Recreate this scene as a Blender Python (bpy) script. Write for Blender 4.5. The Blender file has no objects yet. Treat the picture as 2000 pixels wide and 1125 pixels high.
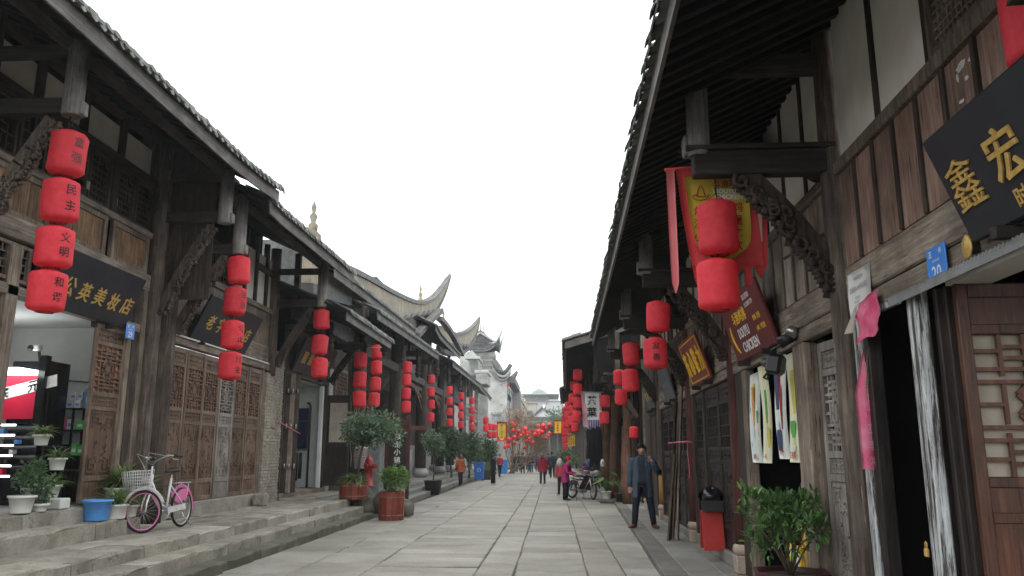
import bpy, math, random
import numpy as np
from mathutils import Vector, Matrix
random.seed(7)
SC = bpy.context.scene
COL = SC.collection
R = math.radians

# ------------------------------------------------------------------ camera
CAM_H = 1.6
PITCH, YAW = R(11.75), R(2.874)
cam_d = bpy.data.cameras.new('camera')
cam_d.sensor_width = 36.0
cam_d.lens = 36.0 * 1560.0 / 2000.0
cam_d.clip_start = 0.05
cam_d.clip_end = 6000
cam = bpy.data.objects.new('camera', cam_d)
COL.objects.link(cam)
cam.location = (0, 0, CAM_H)
cam.rotation_euler = (R(90) + PITCH, 0, YAW)
SC.camera = cam

# ------------------------------------------------------------------ sky, sun, exposure (overcast noon)
SUN_EL, SUN_ROT = R(58), R(200)
w = bpy.data.worlds.new('World')
SC.world = w
w.use_nodes = True
nt = w.node_tree
nt.nodes.clear()
sky = nt.nodes.new('ShaderNodeTexSky')
sky.sky_type = 'NISHITA'
sky.sun_disc = False
sky.sun_elevation = SUN_EL
sky.sun_rotation = SUN_ROT
sky.air_density = 1.0
sky.dust_density = 4.0
sky.ozone_density = 1.0
# overcast: cloud deck takes nearly all colour out and evens the brightness
hs = nt.nodes.new('ShaderNodeHueSaturation')
hs.inputs['Saturation'].default_value = 0.12
nt.links.new(sky.outputs[0], hs.inputs['Color'])
mxw = nt.nodes.new('ShaderNodeMix')
mxw.data_type = 'RGBA'
mxw.inputs[0].default_value = 0.72
nt.links.new(hs.outputs[0], mxw.inputs[6])
mxw.inputs[7].default_value = (12.6, 13.0, 13.3, 1)
bg = nt.nodes.new('ShaderNodeBackground')
bg.inputs[1].default_value = 0.13
nt.links.new(mxw.outputs[2], bg.inputs[0])
wo = nt.nodes.new('ShaderNodeOutputWorld')
nt.links.new(bg.outputs[0], wo.inputs[0])

sd = bpy.data.lights.new('sun', 'SUN')
sd.energy = 0.7
sd.angle = R(30)
sd.color = (1.0, 0.97, 0.93)
sun = bpy.data.objects.new('sun', sd)
COL.objects.link(sun)
sun.rotation_euler = (R(90) - SUN_EL, 0, math.pi - SUN_ROT)
sun.location = (0, 0, 60)

vs = SC.view_settings
SC.display_settings.display_device = 'sRGB'
vs.view_transform = 'Standard'
vs.look = 'None'
vs.gamma = 1
vs.use_curve_mapping = False
vs.exposure = 0.78
SC.render.engine = 'CYCLES'
SC.cycles.max_bounces = 7
SC.cycles.diffuse_bounces = 4
SC.cycles.transparent_max_bounces = 6
SC.cycles.volume_bounces = 1

# ------------------------------------------------------------------ pixel -> place (measuring help: photograph pixels, 2000 wide)
_F = 1560.0
_c, _s = math.cos(YAW), math.sin(YAW)
def _rot(v): return Vector((_c * v[0] - _s * v[1], _s * v[0] + _c * v[1], v[2]))
_Rv = _rot((1, 0, 0)); _Fv = _rot((0, math.cos(PITCH), math.sin(PITCH))); _Uv = _rot((0, -math.sin(PITCH), math.cos(PITCH)))
def ray(x, y): return _Rv * ((x - 1000) / _F) + _Fv - _Uv * ((y - 562.5) / _F)
def on_y(x, y, Y):
    d = ray(x, y); k = Y / d[1]
    return Vector((d[0] * k, Y, CAM_H + d[2] * k))
def on_x(x, y, X):
    d = ray(x, y); k = X / d[0]
    return Vector((X, d[1] * k, CAM_H + d[2] * k))
def on_z(x, y, z):
    d = ray(x, y); k = (z - CAM_H) / d[2]
    return Vector((d[0] * k, d[1] * k, z))

# ------------------------------------------------------------------ mesh builder
def frame(d, up=(0, 0, 1)):
    d = Vector(d).normalized()
    u = Vector(up)
    if abs(d.dot(u)) > 0.98: u = Vector((0, 1, 0)) if abs(d.y) < .9 else Vector((1, 0, 0))
    a = d.cross(u).normalized()
    b = a.cross(d).normalized()
    return a, b, d

class MB:
    def __init__(s): s.v = []; s.f = []; s.m = []; s.sm = []
    def add(s, vs_, fs, smooth=False, m=0):
        o = len(s.v)
        s.v.extend([tuple(p) for p in vs_])
        for f in fs:
            s.f.append([i + o for i in f]); s.m.append(m); s.sm.append(smooth)
        return s
    def obox(s, c, size, A=None, b=0.0, m=0, jit=0.0):
        """box centred at c, axes A (3 vectors), chamfer b"""
        hx, hy, hz = [max(1e-4, q / 2) for q in size]
        A = A or (Vector((1, 0, 0)), Vector((0, 1, 0)), Vector((0, 0, 1)))
        c = Vector(c)
        P = lambda x, y, z: c + A[0] * x + A[1] * y + A[2] * z
        b = min(b, hx * .8, hy * .8, hz * .8)
        if b <= 0:
            vv = [P(sx * hx, sy * hy, sz * hz) for sx in (-1, 1) for sy in (-1, 1) for sz in (-1, 1)]
            if jit: vv = [p + Vector([random.uniform(-jit, jit) for _ in range(3)]) for p in vv]
            s.add(vv, [(0, 1, 3, 2), (4, 6, 7, 5), (0, 4, 5, 1), (2, 3, 7, 6), (0, 2, 6, 4), (1, 5, 7, 3)], False, m)
            return s
        vv = []; idx = {}
        for sx in (-1, 1):
            for sy in (-1, 1):
                for sz in (-1, 1):
                    j = Vector([random.uniform(-jit, jit) for _ in range(3)]) if jit else Vector((0, 0, 0))
                    for k, (dx, dy, dz) in enumerate(((0, b, b), (b, 0, b), (b, b, 0))):
                        idx[(sx, sy, sz, k)] = len(vv)
                        vv.append(P(sx * (hx - dx), sy * (hy - dy), sz * (hz - dz)) + j)
        I = idx; ff = []
        for sg in (-1, 1):
            ff.append([I[(sg, a, c_, 0)] for a, c_ in ((-1, -1), (1, -1), (1, 1), (-1, 1))][::sg])
            ff.append([I[(a, sg, c_, 1)] for a, c_ in ((-1, -1), (-1, 1), (1, 1), (1, -1))][::sg])
            ff.append([I[(a, c_, sg, 2)] for a, c_ in ((-1, -1), (1, -1), (1, 1), (-1, 1))][::sg])
        for p in (-1, 1):
            for q in (-1, 1):
                ff.append([I[(p, q, -1, 0)], I[(p, q, 1, 0)], I[(p, q, 1, 1)], I[(p, q, -1, 1)]])
                ff.append([I[(p, -1, q, 0)], I[(p, 1, q, 0)], I[(p, 1, q, 2)], I[(p, -1, q, 2)]])
                ff.append([I[(-1, p, q, 1)], I[(1, p, q, 1)], I[(1, p, q, 2)], I[(-1, p, q, 2)]])
        for sx in (-1, 1):
            for sy in (-1, 1):
                for sz in (-1, 1):
                    ff.append([I[(sx, sy, sz, k)] for k in range(3)])
        s.add(vv, ff, False, m)
        return s
    def box(s, x0, x1, y0, y1, z0, z1, b=0.0, m=0, jit=0.0):
        return s.obox(((x0 + x1) / 2, (y0 + y1) / 2, (z0 + z1) / 2), (abs(x1 - x0), abs(y1 - y0), abs(z1 - z0)), None, b, m, jit)
    def beam(s, p, q, w_, h_, up=(0, 0, 1), b=0.0, m=0):
        p, q = Vector(p), Vector(q)
        a, u, d = frame(q - p, up)
        return s.obox((p + q) / 2, (w_, h_, (q - p).length), (a, u, d), b, m)
    def tube(s, pts, r, n=8, cap=True, smooth=True, m=0, ell=1.0, up=(0, 0, 1), closed=False):
        pts = [Vector(p) for p in pts]
        rs = r if isinstance(r, (list, tuple)) else [r] * len(pts)
        vv = []; ff = []
        N = len(pts)
        prev = None
        for i, p in enumerate(pts):
            if closed: d = pts[(i + 1) % N] - pts[i - 1]
            else: d = pts[min(i + 1, N - 1)] - pts[max(i - 1, 0)]
            if d.length < 1e-9: d = Vector((0, 0, 1))
            if prev is None: a, b_, _ = frame(d, up)
            else:
                dn = d.normalized()
                a = (prev - dn * prev.dot(dn))
                a = a.normalized() if a.length > 1e-6 else frame(d, up)[0]
                b_ = a.cross(dn).normalized()
                a, b_ = a, -b_ if False else b_
            prev = a
            rr = rs[i]
            ra, rb = rr if isinstance(rr, (list, tuple)) else (rr, rr * ell)
            for k in range(n):
                t = 2 * math.pi * k / n
                vv.append(p + a * (ra * math.cos(t)) + b_ * (rb * math.sin(t)))
        for i in range(N if closed else N - 1):
            i2 = (i + 1) % N
            for k in range(n):
                k2 = (k + 1) % n
                ff.append((i * n + k, i * n + k2, i2 * n + k2, i2 * n + k))
        s.add(vv, ff, smooth, m)
        if cap and not closed:
            o = len(s.v) - len(vv)
            s.f.append([o + k for k in range(n)][::-1]); s.m.append(m); s.sm.append(False)
            s.f.append([o + (N - 1) * n + k for k in range(n)]); s.m.append(m); s.sm.append(False)
        return s
    def cyl(s, p, q, r0, r1=None, n=12, m=0, cap=True, smooth=True):
        return s.tube([p, q], [r0, r0 if r1 is None else r1], n, cap, smooth, m)
    def lathe(s, prof, n=16, c=(0, 0, 0), smooth=True, m=0, axis=None, fn=None):
        c = Vector(c)
        A = axis or (Vector((1, 0, 0)), Vector((0, 1, 0)), Vector((0, 0, 1)))
        vv = []; ff = []
        for i, (r, z) in enumerate(prof):
            for k in range(n):
                t = 2 * math.pi * k / n
                rr = r * (fn(t, i) if fn else 1)
                vv.append(c + A[0] * (rr * math.cos(t)) + A[1] * (rr * math.sin(t)) + A[2] * z)
        for i in range(len(prof) - 1):
            for k in range(n):
                k2 = (k + 1) % n
                ff.append((i * n + k, i * n + k2, (i + 1) * n + k2, (i + 1) * n + k))
        s.add(vv, ff, smooth, m)
        o = len(s.v) - len(vv)
        if prof[0][0] > 1e-4: s.f.append([o + k for k in range(n)][::-1]); s.m.append(m); s.sm.append(False)
        if prof[-1][0] > 1e-4: s.f.append([o + (len(prof) - 1) * n + k for k in range(n)]); s.m.append(m); s.sm.append(False)
        return s
    def prism(s, poly, o, u, v, t, m=0, smooth=False):
        """poly (list of 2d) in plane o,u,v extruded by t along u x v"""
        o, u, v = Vector(o), Vector(u), Vector(v)
        nrm = u.cross(v).normalized()
        n = len(poly)
        a = [o + u * x + v * y for x, y in poly]
        b_ = [p + nrm * t for p in a]
        s.add(a + b_, [list(range(n))[::-1], list(range(n, 2 * n))] + [(i, (i + 1) % n, n + (i + 1) % n, n + i) for i in range(n)], smooth, m)
        return s
    def sheet(s, nu, nv, fn, smooth=True, m=0, wrap=False):
        vv = [fn(i / (nu - 1), j / (nv - 1)) for i in range(nu) for j in range(nv)]
        ff = [(i * nv + j, (i + 1) * nv + j, (i + 1) * nv + j + 1, i * nv + j + 1) for i in range(nu - 1) for j in range(nv - 1)]
        s.add(vv, ff, smooth, m)
        return s
    def slabsheet(s, nu, nv, fn, off, smooth=False, m=0):
        """closed sheet with thickness: fn(u,v) and the same moved by off"""
        off = Vector(off)
        A_ = [Vector(fn(i / (nu - 1), j / (nv - 1))) for i in range(nu) for j in range(nv)]
        B_ = [p + off for p in A_]
        n = nu * nv
        ff = []
        for i in range(nu - 1):
            for j in range(nv - 1):
                q = (i * nv + j, (i + 1) * nv + j, (i + 1) * nv + j + 1, i * nv + j + 1)
                ff.append(q); ff.append([x + n for x in q[::-1]])
        rim = [i * nv for i in range(nu)] + [(nu - 1) * nv + j for j in range(1, nv)] + [i * nv + nv - 1 for i in range(nu - 2, -1, -1)] + [j for j in range(nv - 2, 0, -1)]
        for a, b_ in zip(rim, rim[1:] + rim[:1]): ff.append((a, b_, b_ + n, a + n))
        s.add(A_ + B_, ff, smooth, m)
        return s
    def mesh(s, name, mats):
        me = bpy.data.meshes.new(name)
        me.from_pydata(s.v, [], s.f)
        for m in (mats if isinstance(mats, (list, tuple)) else [mats]): me.materials.append(m)
        me.polygons.foreach_set('material_index', s.m)
        me.polygons.foreach_set('use_smooth', s.sm)
        me.update()
        return me
    def build(s, name, mats, parent=None, loc=None):
        return link(name, s.mesh(name, mats), parent, loc)

def link(name, data, parent=None, loc=None, rz=None):
    o = bpy.data.objects.new(name, data)
    COL.objects.link(o)
    if parent is not None: o.parent = parent
    if loc is not None: o.location = loc
    if rz is not None: o.rotation_euler = rz if isinstance(rz, (tuple, list)) else (0, 0, rz)
    return o

def tag(o, label=None, cat=None, group=None, kind=None):
    if label: o['label'] = label
    if cat: o['category'] = cat
    if group: o['group'] = group
    if kind: o['kind'] = kind
    return o

def thing(name, label, cat, loc=(0, 0, 0), rz=0, group=None):
    o = link(name, None, None, loc, rz)
    o.empty_display_size = .2
    return tag(o, label, cat, group)

def struct(name, loc=(0, 0, 0)):
    o = link(name, None, None, loc)
    o['kind'] = 'structure'
    return o

def copy_part(o, parent, loc=None, rot=None):
    """copy one part and its sub-parts, sharing meshes"""
    c = o.copy(); COL.objects.link(c); c.parent = parent
    if loc is not None: c.location = loc
    if rot is not None: c.rotation_euler = rot
    for ch in KIDS.get(o.name, ()):
        d = ch.copy(); COL.objects.link(d); d.parent = c
    return c
KIDS = {}
def kid(parent, o):
    KIDS.setdefault(parent.name, []).append(o); return o

def copy_thing(root, kids, loc, rz, label, group=None):
    r = root.copy(); COL.objects.link(r)
    r.location = loc; r.rotation_euler = (0, 0, rz)
    r['label'] = label
    if group: r['group'] = group
    for k in kids:
        c = k.copy(); COL.objects.link(c); c.parent = r
        for g in KIDS.get(k.name, ()):
            d = g.copy(); COL.objects.link(d); d.parent = c
    return r

# ------------------------------------------------------------------ materials
def mk(name):
    m = bpy.data.materials.new(name); m.use_nodes = True
    n = m.node_tree.nodes; l = m.node_tree.links
    b = n['Principled BSDF']
    return m, n, l, b

def _coords(n, l, scale, rot=None):
    tc = n.new('ShaderNodeTexCoord'); mp = n.new('ShaderNodeMapping')
    mp.inputs['Scale'].default_value = scale
    l.new(tc.outputs['Object'], mp.inputs[0])
    oi = n.new('ShaderNodeObjectInfo')
    ml = n.new('ShaderNodeMath'); ml.operation = 'MULTIPLY'; ml.inputs[1].default_value = 37.0
    l.new(oi.outputs['Random'], ml.inputs[0])
    cb = n.new('ShaderNodeCombineXYZ'); l.new(ml.outputs[0], cb.inputs[0]); l.new(ml.outputs[0], cb.inputs[1])
    ad = n.new('ShaderNodeVectorMath'); ad.operation = 'ADD'
    l.new(mp.outputs[0], ad.inputs[0]); l.new(cb.outputs[0], ad.inputs[1])
    return ad.outputs[0], oi, tc

def _noise(n, l, vec, scale, detail=6, rough=.6):
    t = n.new('ShaderNodeTexNoise'); t.inputs['Scale'].default_value = scale
    t.inputs['Detail'].default_value = detail; t.inputs['Roughness'].default_value = rough
    l.new(vec, t.inputs['Vector']); return t.outputs[0]

def _ramp(n, l, fac, stops):
    r = n.new('ShaderNodeValToRGB'); e = r.color_ramp.elements
    while len(e) < len(stops): e.new(.5)
    for k, (p, c) in enumerate(stops):
        e[k].position = p; e[k].color = tuple(c) + (1,) if len(c) == 3 else c
    l.new(fac, r.inputs[0]); return r.outputs[0]

def _mix(n, l, fac, a, b, mode='MIX'):
    x = n.new('ShaderNodeMix'); x.data_type = 'RGBA'; x.blend_type = mode
    if isinstance(fac, (int, float)): x.inputs[0].default_value = fac
    else: l.new(fac, x.inputs[0])
    for i, q in ((6, a), (7, b)):
        if isinstance(q, (tuple, list)): x.inputs[i].default_value = tuple(q) + (1,) if len(q) == 3 else q
        else: l.new(q, x.inputs[i])
    return x.outputs[2]

def _bump(n, l, b, h, strength, dist=.02):
    bp = n.new('ShaderNodeBump'); bp.inputs['Strength'].default_value = strength; bp.inputs['Distance'].default_value = dist
    l.new(h, bp.inputs['Height']); l.new(bp.outputs[0], b.inputs['Normal'])

def _vary(n, l, col, oi, amt):
    hv = n.new('ShaderNodeHueSaturation')
    mr = n.new('ShaderNodeMapRange'); mr.inputs[3].default_value = 1 - amt; mr.inputs[4].default_value = 1 + amt
    l.new(oi.outputs['Random'], mr.inputs[0]); l.new(mr.outputs[0], hv.inputs['Value'])
    l.new(col, hv.inputs['Color']); return hv.outputs[0]

def plain(name, c, rough=.7, c2=None, scale=8, bump=.15, spec=.3, vary=.08, metal=0, trans=0.0):
    m, n, l, b = mk(name)
    v, oi, tc = _coords(n, l, (1, 1, 1))
    c2 = c2 or tuple(q * .72 for q in c)
    f = _noise(n, l, v, scale)
    col = _ramp(n, l, f, [(.35, c2), (.65, c)])
    col = _vary(n, l, col, oi, vary)
    l.new(col, b.inputs['Base Color'])
    b.inputs['Roughness'].default_value = rough
    b.inputs['Specular IOR Level'].default_value = spec
    b.inputs['Metallic'].default_value = metal
    if bump: _bump(n, l, b, f, bump)
    if trans:
        tr = n.new('ShaderNodeBsdfTranslucent'); l.new(col, tr.inputs[0])
        ms = n.new('ShaderNodeMixShader'); ms.inputs[0].default_value = trans
        l.new(b.outputs[0], ms.inputs[1]); l.new(tr.outputs[0], ms.inputs[2])
        l.new(ms.outputs[0], n['Material Output'].inputs[0])
    return m

def wood(name, c, c2, axis='z', rough=.75, wear=None, wear_amt=.5, bump=.35, vary=.18, grain=1.0, spec=.22):
    """planks: noise stretched along the grain axis, long stains, per-piece tone, optional pale worn patches"""
    m, n, l, b = mk(name)
    sc = {'z': (9, 9, .55), 'y': (9, .55, 9), 'x': (.55, 9, 9)}[axis]
    v, oi, tc = _coords(n, l, tuple(q * grain for q in sc))
    f = _noise(n, l, v, 3.2, 8, .7)
    col = _ramp(n, l, f, [(.33, c2), (.5, tuple((p + q) / 2 for p, q in zip(c, c2))), (.66, tuple(q * 1.15 for q in c))])
    v4, _, _ = _coords(n, l, tuple(q * 1.6 * grain for q in sc))
    ck = _noise(n, l, v4, 4.5, 3, .5)
    col = _mix(n, l, 1.0, col, _ramp(n, l, ck, [(.30, (.3, .28, .27)), (.37, (1, 1, 1))]), 'MULTIPLY')
    v2, _, _ = _coords(n, l, (1.3, 1.3, 1.3))
    g = _noise(n, l, v2, 1.6, 5, .6)
    st = _ramp(n, l, g, [(.3, (.55, .53, .53)), (.64, (1.2, 1.18, 1.15))])
    col = _mix(n, l, 1.0, col, st, 'MULTIPLY')
    if wear:
        v3, _, _ = _coords(n, l, tuple(q * .8 for q in sc))
        wv = _noise(n, l, v3, 2.2, 9, .75)
        wf = _ramp(n, l, wv, [(wear_amt, (0, 0, 0)), (wear_amt + .06, (1, 1, 1))])
        col = _mix(n, l, wf, col, wear)
    col = _vary(n, l, col, oi, vary)
    l.new(col, b.inputs['Base Color'])
    b.inputs['Roughness'].default_value = rough
    b.inputs['Specular IOR Level'].default_value = spec
    _bump(n, l, b, f, bump, .012)
    return m

def stone(name, c, c2, moss=None, scale=2.5, bump=.4, vary=.12, rough=.8, spec=.25, moss_at=.56, crack=.0):
    m, n, l, b = mk(name)
    v, oi, tc = _coords(n, l, (1, 1, 1))
    f = _noise(n, l, v, scale, 9, .65)
    col = _ramp(n, l, f, [(.3, c2), (.68, c)])
    fine = _noise(n, l, v, scale * 14, 4, .6)
    col = _mix(n, l, .35, col, _ramp(n, l, fine, [(.3, (.55, .55, .55)), (.7, (1.25, 1.25, 1.25))]), 'MULTIPLY')
    vo = n.new('ShaderNodeTexVoronoi'); vo.feature = 'DISTANCE_TO_EDGE'; vo.inputs['Scale'].default_value = 1.1
    dv = n.new('ShaderNodeVectorMath'); dv.operation = 'ADD'; nz = n.new('ShaderNodeTexNoise'); nz.inputs['Scale'].default_value = 3; nz.inputs['Detail'].default_value = 4; l.new(v, nz.inputs['Vector'])
    l.new(v, dv.inputs[0]); l.new(nz.outputs[1], dv.inputs[1]); l.new(dv.outputs[0], vo.inputs['Vector'])
    cr_ = _ramp(n, l, vo.outputs[0], [(.0, (.45, .43, .41)), (.012, (1, 1, 1))])
    st_ = _ramp(n, l, _noise(n, l, v, scale * .35, 4, .6), [(.35, (.78, .75, .70)), (.6, (1.08, 1.07, 1.05))])
    col = _mix(n, l, 1.0, _mix(n, l, crack, col, cr_, 'MULTIPLY'), st_, 'MULTIPLY')
    if moss:
        mo = _noise(n, l, v, scale * .6, 6, .7)
        mf = _ramp(n, l, mo, [(moss_at - .1, (0, 0, 0)), (moss_at + .14, (1, 1, 1))])
        col = _mix(n, l, mf, col, moss)
    col = _vary(n, l, col, oi, vary)
    l.new(col, b.inputs['Base Color'])
    b.inputs['Roughness'].default_value = rough
    b.inputs['Specular IOR Level'].default_value = spec
    ad = n.new('ShaderNodeMath'); ad.operation = 'ADD'; l.new(f, ad.inputs[0])
    mu = n.new('ShaderNodeMath'); mu.operation = 'MULTIPLY'; mu.inputs[1].default_value = .35
    l.new(fine, mu.inputs[0]); l.new(mu.outputs[0], ad.inputs[1])
    _bump(n, l, b, ad.outputs[0], bump, .02)
    return m

def emit(name, c, strength):
    m, n, l, b = mk(name)
    e = n.new('ShaderNodeEmission'); e.inputs[0].default_value = tuple(c) + (1,); e.inputs[1].default_value = strength
    l.new(e.outputs[0], n['Material Output'].inputs[0]); return m

def leafmat(name, c, c2, rough=.42, trans=.25):
    m, n, l, b = mk(name)
    v, oi, tc = _coords(n, l, (1, 1, 1))
    ge = n.new('ShaderNodeNewGeometry')
    f = _noise(n, l, v, 3.0, 3, .6)
    mr = n.new('ShaderNodeMath'); mr.operation = 'ADD'
    l.new(f, mr.inputs[0])
    sc = n.new('ShaderNodeMath'); sc.operation = 'MULTIPLY_ADD'; sc.inputs[1].default_value = .6; sc.inputs[2].default_value = -.3
    l.new(ge.outputs['Random Per Island'], sc.inputs[0]); l.new(sc.outputs[0], mr.inputs[1])
    col = _ramp(n, l, mr.outputs[0], [(.2, c2), (.8, c)])
    l.new(col, b.inputs['Base Color'])
    b.inputs['Roughness'].default_value = rough
    b.inputs['Specular IOR Level'].default_value = .4
    tr = n.new('ShaderNodeBsdfTranslucent'); l.new(col, tr.inputs[0])
    ms = n.new('ShaderNodeMixShader'); ms.inputs[0].default_value = trans
    l.new(b.outputs[0], ms.inputs[1]); l.new(tr.outputs[0], ms.inputs[2])
    l.new(ms.outputs[0], n['Material Output'].inputs[0])
    return m

M = {}
# timber
M['dark_v'] = wood('dark_timber_upright', (.066, .051, .041), (.022, .017, .015), 'z')
M['dark_y'] = wood('dark_timber_along', (.066, .051, .041), (.022, .017, .015), 'y')
M['dark_x'] = wood('dark_timber_across', (.045, .039, .035), (.016, .014, .013), 'x')
M['grey_v'] = wood('weathered_timber_upright', (.25, .207, .165), (.10, .079, .063), 'z', wear=(.22, .205, .185), wear_amt=.64)
M['grey_y'] = wood('weathered_timber_along', (.28, .24, .195), (.115, .094, .076), 'y', wear=(.22, .205, .185), wear_amt=.64)
M['post'] = wood('grey_round_post', (.27, .262, .25), (.15, .145, .137), 'z', vary=.1)
M['col'] = wood('old_column_timber', (.125, .10, .08), (.042, .033, .027), 'z', wear=(.27, .24, .20), wear_amt=.6)
M['panel'] = wood('brown_panel_boards', (.27, .17, .10), (.10, .06, .036), 'z', wear=(.36, .31, .24), wear_amt=.63)
M['plank_r'] = wood('faded_red_plank', (.30, .205, .165), (.14, .088, .07), 'z', wear=(.19, .165, .15), wear_amt=.67)
M['plank_g'] = wood('faded_grey_plank', (.33, .285, .245), (.165, .14, .12), 'z', wear=(.26, .24, .22), wear_amt=.66)
M['door'] = wood('old_brown_door', (.165, .105, .072), (.07, .043, .031), 'z', rough=.6, wear=(.17, .14, .11), wear_amt=.69)
M['doorf'] = wood('worn_door_frame', (.20, .145, .108), (.095, .065, .048), 'z', rough=.6, wear=(.24, .20, .165), wear_amt=.62)
M['door_g'] = wood('bleached_door', (.27, .25, .225), (.14, .125, .112), 'z', rough=.7)
M['door_d'] = wood('dark_door', (.04, .032, .029), (.014, .011, .01), 'z', rough=.55)
M['door_v'] = wood('varnished_door', (.135, .052, .026), (.045, .016, .009), 'z', rough=.42, spec=.4)
M['amber'] = wood('amber_board_behind_lattice', (.62, .29, .15), (.40, .17, .085), 'z', vary=.1)
M['redcol'] = wood('red_brown_column', (.10, .034, .028), (.035, .017, .015), 'z', wear=(.26, .21, .19), wear_amt=.66)
M['peel'] = wood('peeling_white_paint', (.52, .55, .56), (.33, .35, .36), 'z', wear=(.06, .052, .046), wear_amt=.485, bump=.7, vary=.02, grain=1.5)
M['log'] = wood('peeled_log', (.16, .085, .055), (.05, .026, .018), 'z', bump=.7)
M['yellowpost'] = wood('yellow_painted_post', (.42, .22, .05), (.2, .1, .03), 'z')
# masonry
M['plaster'] = plain('old_plaster', (.80, .77, .69), .9, (.64, .61, .54), 1.6, .08, .1)
M['inwall'] = plain('shop_wall_paint', (.62, .64, .61), .8, (.5, .52, .5), 1.2, .03, .15)
M['slab'] = stone('paving_stone', (.276, .268, .243), (.192, .186, .167), (.165, .158, .134), 1.3, .3, .09, rough=.72, spec=.22, moss_at=.64)
M['slab2'] = stone('paving_stone_side', (.245, .242, .224), (.165, .162, .15), (.17, .175, .155), 1.9, .25, .1, rough=.66, spec=.3)
M['kerb'] = stone('worn_kerb_stone', (.17, .165, .15), (.10, .097, .088), None, 2.0, .5, .12, crack=.6)
M['step'] = stone('step_stone', (.37, .35, .305), (.20, .19, .165), (.115, .115, .078), 2.0, .9, .15, moss_at=.63, crack=.9)
M['mossstep'] = stone('mossy_kerb_stone', (.165, .156, .13), (.075, .072, .06), (.08, .086, .05), 2.2, .7, .12, moss_at=.52)
M['joint'] = stone('street_joint_earth', (.125, .12, .105), (.07, .067, .058), None, 6, .4)
M['base'] = stone('column_base_stone', (.46, .37, .31), (.27, .22, .19), None, 5, .4)
M['rock'] = stone('boulder_rock', (.16, .15, .125), (.07, .067, .055), (.085, .09, .06), 2.5, .9)
M['brick'] = stone('pale_grey_brick', (.40, .37, .305), (.20, .185, .15), None, 7, .5, .22)
M['mortar'] = stone('lime_mortar', (.30, .285, .25), (.18, .17, .15), None, 8, .4)
M['gbrick'] = stone('grey_city_brick', (.33, .335, .33), (.20, .205, .205), None, 4, .3, .1)
M['gplast'] = stone('grey_white_plaster', (.46, .475, .465), (.31, .325, .32), None, 1.4, .15, .06)
M['tile'] = stone('grey_roof_tile', (.155, .16, .162), (.06, .063, .066), (.11, .125, .085), 5, .4, .25, rough=.75, moss_at=.66)
M['tilepale'] = stone('pale_drip_tile', (.30, .31, .29), (.13, .14, .13), (.12, .14, .09), 6, .4, .25)
M['ridge'] = stone('ochre_ridge_masonry', (.37, .305, .215), (.17, .15, .125), (.17, .185, .15), 2.2, .7, .08, moss_at=.55)
M['fascia'] = wood('grey_fascia_board', (.155, .148, .138), (.08, .075, .07), 'y', vary=.06)
M['fascia_d'] = wood('grey_fascia_end', (.12, .115, .11), (.06, .057, .053), 'x', vary=.06)
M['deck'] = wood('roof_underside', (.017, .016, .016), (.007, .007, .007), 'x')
M['beige'] = stone('beige_render', (.43, .40, .34), (.30, .28, .24), None, 1.2, .12)
M['white'] = plain('white_far_wall', (.72, .74, .74), .8, (.62, .64, .65), .5, .02)
M['concrete'] = plain('concrete', (.34, .34, .33), .85, None, 3, .15)
# paint, cloth, metal
M['red'] = plain('red_lantern_cloth', (.87, .088, .115), .65, (.78, .058, .082), 9, .45, .25, .10, trans=.44)
M['redrim'] = plain('red_lantern_rim', (.50, .012, .018), .6, None, 5, .02)
M['ink'] = plain('black_brush_ink', (.022, .02, .02), .6, None, 30, .0)
M['inkfade'] = plain('faded_brush_ink', (.17, .06, .055), .7, None, 30, .0)
M['gold'] = plain('gilt_lettering', (.62, .41, .12), .38, (.40, .25, .06), 20, .1, .5, metal=.25)
M['board'] = plain('black_lacquer_board', (.017, .021, .027), .42, (.010, .012, .016), 3, .1, .4)
M['board2'] = plain('grey_faded_board', (.085, .10, .10), .6, (.05, .06, .06), 3, .15)
M['boardred'] = plain('maroon_sign_face', (.12, .018, .018), .5, (.085, .012, .013), 2, .03)
M['boardred2'] = plain('red_lacquer_sign', (.20, .022, .016), .4, (.11, .012, .01), 2, .05)
M['yellow'] = plain('yellow_print', (.80, .50, .035), .6, (.72, .42, .03), 10, 0)
M['yflag'] = plain('yellow_flag_cloth', (.62, .50, .06), .8, (.54, .43, .05), 4, .05, trans=.25)
M['rflag'] = plain('red_flag_cloth', (.62, .07, .075), .8, (.52, .05, .055), 4, .05, trans=.3)
M['pinkstrip'] = plain('faded_red_streamer', (.70, .22, .22), .8, (.62, .17, .18), 4, .05, trans=.3)
M['redprint'] = plain('red_print', (.42, .03, .022), .7, None, 10, 0)
M['whiteprint'] = plain('white_print', (.78, .78, .76), .6, None, 10, 0)
M['blue'] = plain('blue_enamel_plate', (.02, .20, .62), .35, (.02, .17, .55), 6, .02, .5)
M['bluebin'] = plain('blue_bin_plastic', (.018, .13, .46), .42, (.014, .10, .38), 3, .03, .5)
M['pinkpaper'] = plain('peeling_pink_paper', (.62, .055, .17), .7, (.70, .26, .34), 4, .25)
M['paleback'] = plain('pale_paper_back', (.50, .44, .36), .8, None, 4, .1)
M['paper'] = plain('white_paper', (.66, .67, .66), .8, (.58, .58, .56), 6, .05)
M['steel'] = plain('bright_steel', (.55, .55, .55), .3, None, 8, .05, .5, metal=.85)
M['greymetal'] = plain('painted_grey_metal', (.27, .28, .28), .5, None, 8, .05, .4, metal=.4)
M['black'] = plain('black_plastic', (.014, .014, .015), .45, None, 8, .05, .4)
M['blackgloss'] = plain('black_gloss', (.01, .01, .011), .18, None, 8, 0, .5)
M['rubber'] = plain('tyre_rubber', (.02, .02, .02), .85, None, 20, .1)
M['whitepot'] = plain('white_plastic_pot', (.66, .66, .62), .45, (.56, .56, .52), 4, .05, .4)
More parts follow.
